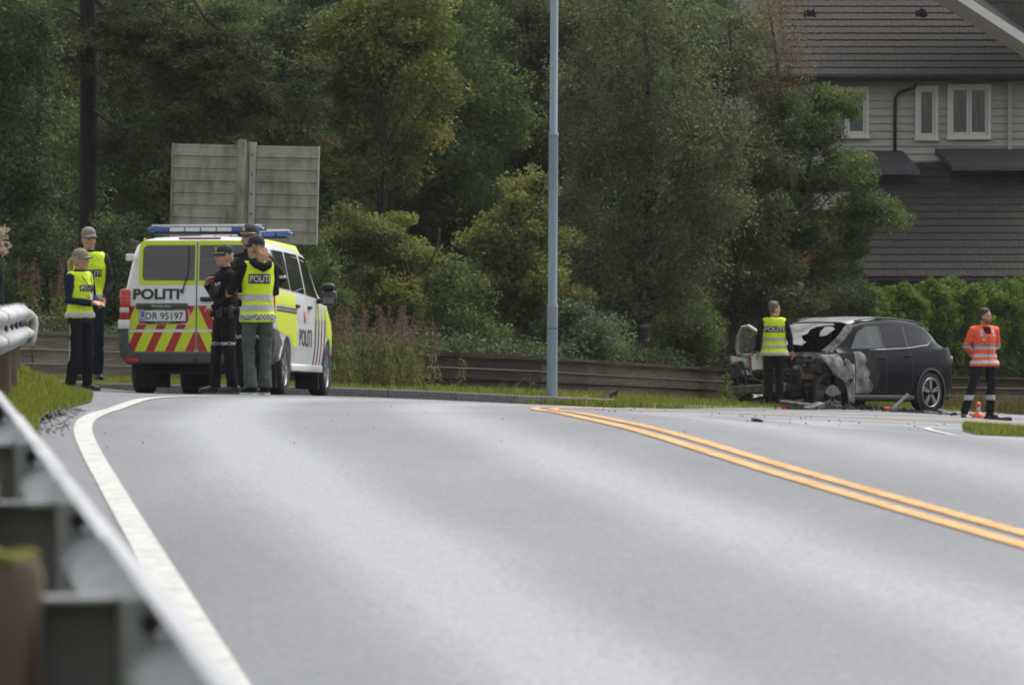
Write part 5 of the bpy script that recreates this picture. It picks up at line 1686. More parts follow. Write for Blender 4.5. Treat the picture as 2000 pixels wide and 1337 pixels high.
_b.to_mesh(body_me); _b.free()
tmp = bpy.data.objects.new('tmpb', body_me); WORK.collection.objects.link(tmp)
so = tmp.modifiers.new('s', 'SOLIDIFY'); so.thickness = .02; so.offset = -1
cut = MB()
for s_ in (-1, 1):
    cut.lathe([(.40, -.25), (.40, .25)], n=28, axis='X')
    for i in range(len(cut.v) - 56, len(cut.v)):
        q = cut.v[i]; cut.v[i] = (q[0] + s_ * .85, q[1] - 1.43, q[2] + .37)
cm = cut.mesh('cut', None); co = bpy.data.objects.new('tmpc', cm); WORK.collection.objects.link(co)
bo = tmp.modifiers.new('b', 'BOOLEAN'); bo.operation = 'DIFFERENCE'; bo.object = co; bo.solver = 'EXACT'
m2 = baked(tmp); bpy.data.objects.remove(tmp); bpy.data.objects.remove(co)
m2.name = 'body'; m2.materials.clear(); m2.materials.append(M_navy)
m2.polygons.foreach_set('use_smooth', [True] * len(m2.polygons)); m2.set_sharp_from_angle(angle=R(35))
add_obj('body', m2, car)
ub = MB(); ub.box((0, -.6, .30), (1.55, 3.2, .14)); ub.box((0, -1.43, .45), (1.5, .8, .5)); ub.box((0, 1.30, .55), (1.6, .06, .75))
ub.build('floor_pan', M_under, car)
# sky sheen on the roof, painted in as a pale silver patch
M_roof = mat('sky_sheen_roof', (0.26, 0.26, 0.265), (0.52, 0.52, 0.53), scale=2.2, rough=.30, metal=.5, lo=.3, hi=.6)
RT = lambda off: (lambda x, y: (x, y, c_topZ(x, y) + off))
patch([(-.60, -.9), (.60, -.9), (.66, .1), (.64, .60), (-.64, .60), (-.66, .1)], RT(.012), 'roof_sheen', M_roof, car, .12)
for s_ in (-1, 1):
    MB().tube([(s_ * .66, y, c_topZ(.66, y) + .045) for y in (.45, .2, -.2, -.7, -1.2, -1.55)], .016, 8).build('roof_rail', M_black, car, True)
# glass
patch([(.70, -.04), (.70, .62)], RT(.01), 'x', M_screen, car) if False else None
scr = [(.62, .64), (.1, .64), (-.34, .645), (-.42, .69), (-.20, .72), (-.06, .75), (.02, .84), (-.02, .95), (.06, 1.02), (-.04, 1.12), (-.16, 1.17), (-.12, 1.25), (.10, 1.22), (.30, 1.26), (.60, 1.27), (.72, 1.25), (.70, .95)]
patch([(-.24, .735), (-.40, .73), (-.50, .80), (-.46, .98), (-.33, 1.02), (-.25, .90)], RT(.0), 'screen_remnant', M_screen, car, .1)
patch(scr, RT(.004), 'cracked_windscreen', M_screen, car, .1)
patch([(-.40, .735), (-.12, .735), (-.05, .86), (-.12, .98), (-.30, 1.0), (-.44, .90)], RT(-.10), 'screen_remnant', M_hazy, car, .1) if False else None
for s_ in (-1, 1):
    g1 = [(.80, 1.12), (-.10, 1.145), (-.10, 1.53), (.25, 1.515), (.50, 1.42)]
    g2 = [(-.17, 1.15), (-.80, 1.17), (-.80, 1.52), (-.17, 1.535)]
    g3 = [(-.86, 1.175), (-1.50, 1.235), (-1.62, 1.31), (-1.40, 1.44), (-.95, 1.505), (-.86, 1.51)]
    patch(g1, CS(s_, .007), 'front_door_glass', M_hazy, car, .15)
    patch(g2, CS(s_, .007), 'rear_door_glass', M_cglass, car, .15)
    patch(g3, CS(s_, .007), 'quarter_glass', M_cglass, car, .15)
    MB().tube([(s_ * (c_sideX(y, z) + .008), y, z) for y, z in ((.3, 1.105), (-.2, 1.12), (-.85, 1.145), (-1.45, 1.20), (-1.72, 1.31))], .010, 6).build('window_trim', M_chrome, car, True)
    for y in (-.13, -.83): patch([(y - .03, 1.14), (y + .03, 1.14), (y + .02, 1.53), (y - .03, 1.53)], CS(s_, .009), 'pillar_cover', M_black, car)
    for y, z in ((-.02, .96), (-.80, 1.0)): MB().bbox((s_ * (c_sideX(y, z) + .02), y, z), (.03, .2, .035), .01).build('door_handle', M_navy, car, True, 50)
    for y in (.78, -.13, -.90): patch([(y - .006, .36), (y + .006, .36), (y + .006, 1.09), (y - .006, 1.09)], CS(s_, .004), 'door_gap', M_print, car)
    MB().bbox((s_ * .885, -.05, .27), (.10, 2.1, .10), .02).build('sill', M_black, car, True, 50)
    MB().lathe([(.395, -.06), (.43, -.055), (.43, .03), (.395, .035), (.395, -.06)], n=30, axis='X', caps=False).build('arch_trim', M_black, car, True, 50, loc=(s_ * .90, -1.43, .37))
    MB().bbox((s_ * .68, -2.16, .95), (.32, .22, .14), .04).build('tail_light', mat('tail_dark', (.16, .012, .014), rough=.2, coat=.5), car, True, 50)
    # wheels: the rear ones whole, the front ones burnt down to the rim
    w_ = thing('wheel', None, None); w_.parent = car; w_.location = (s_ * .83, -1.43, .365)
    MB().lathe([(.25, -.10), (.32, -.12), (.352, -.10), (.365, -.05), (.365, .05), (.352, .10), (.32, .12), (.25, .10)], n=36, axis='X', caps=False).build('tyre', M_tyre, w_, True, 60)
    rm = MB()
    rm.lathe([(.262, s_ * .115), (.25, s_ * .118), (.245, s_ * .09), (.24, s_ * .02), (.02, s_ * .02)], n=36, axis='X', caps=False)
    rm.build('rim', M_black, w_, True, 50)
    MB().lathe([(.262, s_ * .116), (.255, s_ * .126), (.244, s_ * .120), (.240, s_ * .095)], n=36, axis='X', caps=False).build('rim_lip', M_ring, w_, True)
    for k in range(5):
        a = 2 * PI * k / 5 + .3
        for da in (-.16, .16):
            c = Vector((s_ * .105, .155 * math.cos(a + da * .8), .155 * math.sin(a + da * .8)))
            MB().box(c, (.022, .20, .020), (a + da * .5, 0, 0)).build('spoke', M_ring, w_)
    MB().lathe([(.055, s_ * .03), (.05, s_ * .11), (.001, s_ * .115)], n=16, axis='X', caps=False).build('hub_cap', M_black, w_, True)
# burnt skin of the front left side
def blob(cx, cz, pts, seed, j=.02):
    r_ = random.Random(seed); return [(cx + a + r_.uniform(-j, j), cz + b + r_.uniform(-j, j)) for a, b in pts]
patch([(.77, 1.07), (.60, 1.08), (.48, 1.02), (.42, .93), (.50, .86), (.44, .78), (.36, .70), (.42, .62), (.34, .56), (.26, .48), (.30, .38), (.40, .33), (.50, .27), (.62, .25), (.77, .26)], CS(-1, .008), 'burnt_door_skin', M_ash, car, .06)
patch([(.40, 1.0), (.20, .90), (.05, .72), (.10, .55), (.16, .40), (.30, .30), (.30, .46), (.42, .58), (.36, .70), (.48, .84)], CS(-1, .005), 'scorched_paint', M_soot, car, .08)
patch([(.70, 1.50), (1.05, 1.27), (1.34, 1.08), (1.20, 1.06), (.86, 1.28), (.64, 1.43), (.56, 1.54), (.62, 1.55)], CS(-1, .010), 'scorched_pillar', M_ash2, car, .06)
# wrinkled front wing standing between the wheel and the door
def wing(s_):
    V = []; Fc = []
    rs = random.Random(9 + s_)
    cols = 12; rows_ = 14
    for i in range(rows_ + 1):
        z = .16 + (1.02 - .16) * i / rows_
        for j in range(cols + 1):
            yb = .80
            yf = 1.34 + .45 * max(0, (z - .62) / .4) if z > .62 else max(.86, 1.43 - math.sqrt(max(.0, .44 ** 2 - (z - .24) ** 2)) + .0)
            y = yb + (yf - yb) * j / cols
            b_ = .025 * noise.noise((y * 6, z * 6, s_ * 5)) + .012 * noise.noise((y * 17, z * 14, 4))
            V.append((s_ * (.925 - .05 * max(0, z - .85) / .17 + b_), y, z))
    for i in range(rows_):
        for j in range(cols):
            a = i * (cols + 1) + j
            Fc.append((a, a + 1, a + cols + 2, a + cols + 1))
    me = bpy.data.meshes.new('front_wing'); me.from_pydata(V, [], Fc); me.materials.append(M_ash if s_ < 0 else M_ash2)
    me.polygons.foreach_set('use_smooth', [True] * len(me.polygons))
    o = add_obj('front_wing', me, car)
    sd = o.modifiers.new('s', 'SOLIDIFY'); sd.thickness = .012; sd.offset = -1
wing(-1); wing(1)
MB().lathe([(.43, -.03), (.47, -.03), (.47, .03), (.43, .03), (.43, -.03)], n=30, axis='X', caps=False).build('arch_liner', M_char, car, False, loc=(-.86, 1.43, .24))
# front wheels
for s_ in (-1, 1):
    w_ = thing('wheel', None, None); w_.parent = car; w_.location = (s_ * .82, 1.43, .235)
    rm = MB(); rm.lathe([(.255, -.10), (.262, -.11), (.24, -.08), (.235, .08), (.255, .11), (.262, .115), (.25, .12), (.24, .10)], n=32, axis='X', caps=False)
    rm.build('rim', M_ash2, w_, True, 60)
    MB().lathe([(.235, 0.0), (.001, .0)], n=28, axis='X', caps=False).build('rim_disc', M_char, w_)
    sp = MB()
    for k in range(5):
        a = 2 * PI * k / 5 + .9
        sp.box((s_ * .085, .135 * math.cos(a), .135 * math.sin(a)), (.03, .20, .055), (a, 0, .05))
    sp.build('spokes', M_ash2, w_)
    MB().prism([(s_ * .10, .0 + r_ * math.cos(a), r_ * math.sin(a)) for r_, a in ((.25, .5), (.26, 1.0), (.26, 1.6), (.255, 2.2), (.25, 2.7), (.11, 2.4), (.06, 1.6), (.12, .7))], (s_ * .015, 0, 0)).build('brake_cover', M_beige if s_ < 0 else M_char, w_)
    if s_ > 0: MB().lathe([(.25, -.11), (.33, -.12), (.34, 0), (.33, .12), (.25, .11)], n=28, axis='X', caps=False).build('tyre', M_tyre, w_, True, 60)
# wreck of the engine bay
rs = random.Random(31)
def junk(name, m_, c, size, rot=(0, 0, 0), bev=.012):
    return MB().bbox(c, size, bev, rot).build(name, m_, car, False)
junk('bumper_beam', M_beige, (.10, 2.22, .42), (1.20, .09, .15), (0, .04, .02), .03)
junk('crash_box', M_rust, (.50, 2.05, .44), (.11, .36, .12)); junk('crash_box', M_rust, (-.48, 2.02, .44), (.11, .36, .12))
junk('front_frame', M_rust, (.0, 2.02, .72), (1.35, .05, .07), (0, .05, .03)); junk('front_frame', M_char, (-.62, 1.98, .56), (.06, .06, .40), (.1, .1, 0)); junk('front_frame', M_char, (.64, 1.98, .58), (.06, .06, .42), (-.1, 0, 0))
junk('radiator', M_char, (0, 1.93, .48), (1.0, .07, .40), (.15, 0, .05)); junk('motor_block', M_rust, (-.05, 1.50, .55), (.62, .5, .40), (.1, .05, .1), .05)
junk('motor_housing', M_ash2, (.28, 1.62, .70), (.34, .36, .22), (.2, .3, .2), .05); junk('battery_tray', M_char, (-.48, 1.62, .72), (.30, .32, .14), (.1, -.2, 0))
junk('strut_tower', M_ash2, (-.60, 1.38, .80), (.26, .30, .26), (.05, .1, 0), .05); junk('strut_tower', M_rust, (.60, 1.38, .80), (.26, .30, .26), (.05, -.1, 0), .05)
junk('strut_brace', M_beige, (-.18, 1.42, .995), (.92, .055, .05), (0, -.02, .08)); junk('strut_brace', M_beige, (-.62, 1.50, .94), (.06, .22, .12), (.2, 0, 0))
junk('scuttle', M_ash2, (0, 1.33, 1.0), (1.5, .16, .07), (.3, 0, 0)); junk('headlamp_shell', M_ash2, (.70, 2.0, .80), (.34, .25, .18), (.1, .2, .3), .05); junk('headlamp_shell', M_ash2, (.62, 2.12, .66), (.26, .16, .12), (.3, .1, .4), .04)
junk('side_member', M_rust, (-.70, 1.75, .62), (.10, .75, .10), (.08, .05, .05)); junk('side_member', M_rust, (.72, 1.75, .66), (.10, .75, .10), (-.06, .0, -.05))
junk('wing_remnant', M_beige, (.85, 1.75, .86), (.05, .55, .22), (.1, .3, .05)); junk('wing_remnant', M_ash, (-.80, 1.55, .93), (.12, .45, .09), (.25, .3, .06))
junk('undertray', M_char, (0, 2.05, .14), (1.5, .5, .05), (.1, .03, 0)); junk('undertray', M_ash2, (-.55, 2.2, .17), (.5, .3, .05), (-.2, .15, .3))
for i in range(16):
    a = Vector((rs.uniform(-.75, .75), rs.uniform(1.35, 2.2), rs.uniform(.35, .95)))
    pts = [a]
    for k in range(4): pts.append(pts[-1] + Vector((rs.uniform(-.16, .16), rs.uniform(-.14, .14), rs.uniform(-.12, .09))))
    MB().tube(pts, rs.uniform(.008, .022), 6).build('hose', rs.choice([M_char, M_rust, M_ash2, M_char]), car, True)
cl = MB()
for i in range(170):
    c = (rs.uniform(-.85, .85), rs.uniform(1.30, 2.28), 0)
    c = (c[0], c[1], rs.uniform(.12, .95 - .28 * max(0, c[1] - 1.5)))
    s_ = rs.uniform(.03, .11); cl.box(c, (s_ * rs.uniform(.5, 2), s_ * rs.uniform(.5, 1.6), s_ * rs.uniform(.3, 1)), (rs.random() * 3, rs.random() * 3, rs.random() * 3), taper=(rs.uniform(.3, 1), rs.uniform(.3, 1)))
tag(cl.build('charred_lumps', M_char, car), kind='stuff')
cl = MB()
for i in range(80):
    c = (rs.uniform(-.85, .85), rs.uniform(1.30, 2.30), rs.uniform(.30, .97)); s_ = rs.uniform(.025, .08)
    cl.box(c, (s_ * rs.uniform(.5, 2.4), s_ * rs.uniform(.5, 1.6), s_ * rs.uniform(.2, .8)), (rs.random() * 3, rs.random() * 3, rs.random() * 3), taper=(rs.uniform(.3, 1), rs.uniform(.3, 1)))
tag(cl.build('burnt_scraps', M_ash2, car), kind='stuff')
# inside: dashboard, wheel, seats
junk('dashboard', M_seat, (0, 1.10, .93), (1.45, .36, .22), (.15, 0, 0), .05)
MB().lathe([(.16, -.012), (.18, 0), (.16, .012)], n=20).build('steering_wheel', M_seat, car, False, loc=(-.36, .80, 1.0), rot=(R(-60), 0, 0))
for s_ in (-1, 1):
    sb = MB(); sb.bbox((s_ * .37, -.02, 1.0), (.46, .16, .66), .06, (R(-12), 0, 0)); seat = sb.build('seat', M_seat, car, True, 60)
    MB().bbox((s_ * .37, -.06, 1.42), (.27, .12, .20), .05, (R(-8), 0, 0)).build('headrest', M_seat, seat, True, 60)
    MB().bbox((s_ * .37, .25, .66), (.46, .5, .16), .05).build('seat_cushion', M_seat, seat, True, 60)
MB().box((0, -.95, .95), (1.3, .14, .6), (R(-15), 0, 0)).build('rear_bench', M_seat, car)
# opened passenger door
hinge = Vector((.93, .80, 0)); oa = R(72)
dd = Vector((math.sin(oa), -math.cos(oa), 0)); dn = Vector((dd.y, -dd.x, 0))
door = []
def DP(u, z, t=0): 
    q = hinge + dd * u + dn * t; return (q.x, q.y, z)
MB().prism([DP(.02, .36), DP(1.0, .36), DP(1.06, .66), DP(1.04, .98), DP(.02, 1.02)], tuple(dn * .09)).build('open_door', M_siding_w if False else M_beige, car)
od = car.children[-1]
fr = MB()
out = [DP(.0, 1.02), DP(.98, 1.0), DP(1.04, 1.12), DP(1.0, 1.34), DP(.86, 1.50), DP(.66, 1.52), DP(.38, 1.42), DP(.1, 1.12)]
fr.tube(out + [out[0]], .034, 8)
fr.build('window_frame', M_siding_w, od, True)
MB().prism([tuple(Vector(p) + dn * .01) for p in out], tuple(dn * .006)).build('door_glass', mat('door_glass_reflecting', (.55, .57, .58), (.78, .79, .8), scale=2, rough=.06, spec=.8, metal=.75), od)
MB().bbox(DP(.25, 1.12, -.06), (.16, .12, .13), .04).build('wing_mirror', M_char, od, True, 60)

# ------------------------------------------------------------------ what lies around the wreck
def on_ground(px, D, dz=0.0):
    x = LX(px, D); return Vector((x, D, H1(x, D) + dz))
def lump(name, label, cat, px, D, size, m_, rot=(0, 0, 0), seed=0, group=None, dz=None):
    """a bent, irregular piece"""
    bm = bmesh.new(); bmesh.ops.create_cube(bm, size=1.0); bmesh.ops.subdivide_edges(bm, edges=bm.edges[:], cuts=3, use_grid_fill=True)
    for v in bm.verts:
        v.co = Vector((v.co.x * size[0], v.co.y * size[1], v.co.z * size[2]))
        v.co += Vector((noise.noise((v.co.x * 9 + seed, v.co.y * 9, 1)), noise.noise((v.co.y * 9 + seed, v.co.z * 9, 5)), noise.noise((v.co.x * 7, v.co.y * 7 + seed, 9)))) * .42 * max(size[2], .05)
    me = bpy.data.meshes.new(name); bm.to_mesh(me); bm.free(); me.materials.append(m_)
    o = add_obj(name, me, None, on_ground(px, D, size[2] * .42 if dz is None else dz), rot)
    return tag(o, label, cat, group)
lump('car_fragment', 'small crumpled dark piece lying alone on the grey road', 'debris', 1480, 47.5, (.085, .06, .032), mat('dark_plastic_blue', (.03, .035, .05), rough=.4), (0, 0, .2), 1)
lump('burnt_panel_piece', 'grey curved panel lying flat in front of the wrecked engine', 'debris', 1556, 96.6, (.58, .3, .11), M_ash2, (.05, .1, .1), 2)
lump('burnt_panel_piece', 'pale bent scrap of panel below the burnt front wheel', 'debris', 1590, 96.4, (.30, .2, .08), M_ash, (.2, -.3, .3), 3)
lump('plastic_box', 'black broken plastic box left of the officer with the clipboard', 'debris', 1477, 97.2, (.20, .2, .20), M_black, (.1, .2, .3), 4)
lump('toolbox', 'flat red and cream box on the ground beside the clipboard officer', 'box', 1527, 96.4, (.17, .14, .06), M_red, (0, 0, .1), 5)
lump('aluminium_strip', 'pale metal strip propped up against the burnt sill', 'debris', 1757, 98.4, (.42, .03, .05), M_ring, (0, R(-42), .2), 6, dz=.17)
lump('red_lamp_piece', 'small bright red lamp piece among the debris under the car', 'debris', 1733, 97.3, (.09, .08, .08), M_red, (0, 0, .4), 7)
lump('trim_piece', 'pale flat trim piece on the ground behind the rear wheel', 'debris', 1835, 98.4, (.14, .1, .025), M_ash, (.1, .2, 0), 8)
lump('plastic_cover', 'dark crumpled plastic cover lying on the kerb grass right of the lamp post', 'debris', 1190, 82.6, (.22, .15, .10), M_soot, (.2, -.4, .4), 9, dz=.15)
lump('white_scrap', 'white scrap on the grass right of the lamp post', 'debris', 1144, 80.4, (.08, .05, .03), M_lens, (0, 0, 0), 10, dz=.14)
lump('dark_scrap', 'small dark scrap on the road right of the orange jacketed man', 'debris', 1965, 95.5, (.16, .1, .06), M_char, (0, 0, .5), 11)
lump('dark_scrap', 'flat dark scrap at the boots of the orange jacketed man', 'debris', 1940, 95.6, (.28, .12, .05), M_char, (0, .1, .2), 12)
for i in range(16):
    px = rs.uniform(1520, 1850)
    lump('debris_piece', 'burnt fragment in the band of debris along the car', 'debris', px, 96.9 + (px - 1520) / 330 * 1.6 + rs.uniform(-.3, .4), (rs.uniform(.08, .26), rs.uniform(.05, .15), rs.uniform(.03, .08)), rs.choice([M_char, M_ash2, M_char, M_ash, M_soot]), (rs.uniform(-.3, .3), rs.uniform(-.4, .4), rs.random() * 3), 20 + i, group='burnt fragments along the car')
rb = MB()
for i in range(520):
    px = rs.gauss(1690, 95); D = 97.0 + (px - 1520) / 330 * 1.9 + rs.gauss(0, .55)
    g = on_ground(px, D); s_ = rs.uniform(.012, .05)
    rb.box(g + Vector((0, 0, s_ * .3)), (s_ * rs.uniform(.7, 2.2), s_ * rs.uniform(.7, 2), s_ * rs.uniform(.3, .9)), (rs.random() * 3, rs.random() * 3, rs.random() * 3), taper=(.6, .6))
tag(rb.build('ash_rubble', M_char), kind='stuff')
rb = MB()
for i in range(90):
    px = rs.uniform(1150, 2000); D = rs.uniform(45, 93)
    g = on_ground(px, D); s_ = rs.uniform(.004, .012)
    rb.box(g + Vector((0, 0, s_ * .3)), (s_ * 2, s_ * 1.6, s_), (rs.random() * 3, rs.random() * 3, rs.random() * 3), taper=(.6, .6))
for i in range(60):
    D = rs.uniform(30, 62); x = rs.uniform(-2.6, 2.2)
    s_ = rs.uniform(.002, .006); g = Vector((x, D, H1(x, D)))
    rb.box(g + Vector((0, 0, s_ * .3)), (s_ * 2, s_ * 1.6, s_), (rs.random() * 3, rs.random() * 3, rs.random() * 3), taper=(.6, .6))
tag(rb.build('road_grit', M_char), kind='stuff')
# scorched ground below the wreck
rows = []
for px in np.linspace(1500, 1880, 24):
    Dm = 97.4 + (px - 1520) / 330 * 2.1
    hw = 1.0 * math.sqrt(max(.0, 1 - ((px - 1690) / 192) ** 2)) + .02
    rows.append([(LX(px, Dm + t * hw * 1.3), Dm + t * hw * (1.0 + .2 * noise.noise((px * .05, t, 0)))) for t in (-1, -.5, 0, .6, 1.5)])
draped('scorched_ground', rows, M_soot, dz=.012)
# traffic marker with a ball on top
cone = thing('traffic_marker', 'small orange traffic marker topped by a ball, between the boots of the orange jacketed man', 'traffic cone', tuple(on_ground(1911, 96.9)))
M_org = mat('marker_orange', (.80, .115, .02), rough=.45)
MB().lathe([(.115, 0), (.115, .02), (.10, .05), (.07, .085), (.035, .105)], n=20).build('base', M_org, cone, True, 50)
MB().lathe([(.035, .10), (.035, .19)], n=14).build('reflective_collar', mat('reflective', (.42, .42, .43), (.5, .5, .5), scale=30, rough=.4), cone, True, 50)
MB().ellip((0, 0, .225), (.048, .048, .048), 16, 10).build('ball', M_org, cone, True)
# ------------------------------------------------------------------ people
M_skin = mat('skin', (.46, .245, .175), (.52, .285, .21), scale=8, rough=.55)
M_vest = mat('hi_vis_yellow', (.66, .84, .012), (.74, .92, .02), scale=5, rough=.7, emit=None)
M_orange = mat('hi_vis_orange', (.86, .085, .022), (.90, .11, .03), scale=5, rough=.7)
M_refl = MATS['reflective']
M_navycloth = mat('navy_cloth', (.009, .014, .030), (.015, .022, .044), scale=12, rough=.9, spec=.15)
M_blackcloth = mat('black_cloth', (.0065, .0065, .008), (.012, .012, .014), scale=14, rough=.9, spec=.15)
M_greycloth = mat('charcoal_cloth', (.022, .022, .025), (.036, .036, .039), scale=14, rough=.9, spec=.15)
M_olive = mat('grey_green_cloth', (.070, .080, .068), (.10, .11, .094), scale=9, rough=.9, spec=.2)
M_capb = mat('beige_cap', (.20, .175, .125), (.26, .23, .17), scale=14, rough=.85)
M_capn = mat('dark_cap', (.010, .013, .024), (.018, .022, .035), scale=14, rough=.8)
M_gold = mat('gold_thread', (.55, .38, .10), rough=.4, metal=.5)
M_hair_blond = mat('hair_blond', (.30, .22, .12), (.46, .36, .22), scale=18, rough=.6, stretch=(4, 4, .5))
M_hair_red = mat('hair_auburn', (.20, .10, .045), (.38, .22, .11), scale=16, rough=.6, stretch=(4, 4, .5))
M_hair_dark = mat('hair_dark', (.016, .012, .010), (.04, .03, .025), scale=18, rough=.6)
M_hair_brown = mat('hair_brown', (.07, .05, .035), (.14, .105, .075), scale=18, rough=.6)
M_eye = mat('eye', (.02, .018, .016), rough=.2)
M_lip = mat('lips', (.36, .13, .11), rough=.5)
M_sole = mat('white_sole', (.62, .62, .60), rough=.6)
M_leather = mat('boot_leather', (.010, .010, .010), rough=.5)
M_paper = mat('paper', (.75, .75, .75), rough=.7)
M_fur = mat('fur_trim', (.36, .27, .19), (.60, .50, .40), scale=26, rough=.9)
def checker_mat():
    m = bpy.data.materials.new('check_tape'); m.use_nodes = True
    N = m.node_tree.nodes; L = m.node_tree.links
    tc = N.new('ShaderNodeTexCoord'); ck = N.new('ShaderNodeTexChecker'); ck.inputs['Scale'].default_value = 44
    ck.inputs['Color1'].default_value = (.03, .03, .03, 1); ck.inputs['Color2'].default_value = (.52, .52, .52, 1)
    L.new(tc.outputs['Object'], ck.inputs['Vector']); L.new(ck.outputs['Color'], N['Principled BSDF'].inputs['Base Color'])
    N['Principled BSDF'].inputs['Roughness'].default_value = .5
    return m
M_check = checker_mat()

def ring_stack(mb, rings, n=16):
    """closed solid from ellipses (x, y, z, rx, ry)"""
    vs = []
    for (x, y, z, rx, ry) in rings:
        for k in range(n):
            a = 2 * PI * k / n; vs.append((x + rx * math.cos(a), y + ry * math.sin(a), z))
    fs = []
    m = len(rings)
    for i in range(m - 1):
        for k in range(n): fs.append((i * n + k, i * n + (k + 1) % n, (i + 1) * n + (k + 1) % n, (i + 1) * n + k))
    fs.append(tuple(reversed(range(n)))); fs.append(tuple((m - 1) * n + k for k in range(n)))
    return mb.add(vs, fs)

def add_hand(mb, w, d, pn, side, curl=.6, s=1.0):
    """palm, four unequal bent fingers and a thumb; d points along the forearm, pn is the palm's normal"""
    w = Vector(w); d = Vector(d).normalized(); pn = Vector(pn); pn = (pn - d * pn.dot(d)).normalized()
    u = d.cross(pn).normalized() * side                    # towards the thumb
    mb.tube([w - d * .03, w + d * .02, w + d * .055, w + d * .092], [(.021, .021), (.030, .019), (.040, .017), (.038, .014)], 10)
    pal = MB()
    for k, (off, L_) in enumerate(((.030, .068), (.010, .076), (-.011, .071), (-.031, .056))):
        b = w + d * .088 + u * off; pts = [b - d * .02]
        dirv = d.copy(); dirv = (dirv + u * (off * 2.2)).normalized()
        p = b; pts.append(p)
        for j, f_ in enumerate((.45, .32, .23)):
            ang = curl * (.45 + .55 * j)
            v = (dirv * math.cos(ang) + pn * math.sin(ang)).normalized()
            p = p + v * L_ * f_ * s * 1.15; pts.append(p)
        mb.tube(pts, [.0095, .0098, .0092, .0086, .0072], 7)
    b = w + d * .025 + u * .030
    t1 = (d * .55 + u * .75 + pn * .3).normalized(); t2 = (d * .85 + u * .25 + pn * .45).normalized()
    mb.tube([b - u * .02, b + t1 * .032, b + t1 * .032 + t2 * .030, b + t1 * .032 + t2 * .055], [.015, .0125, .011, .0085], 7)

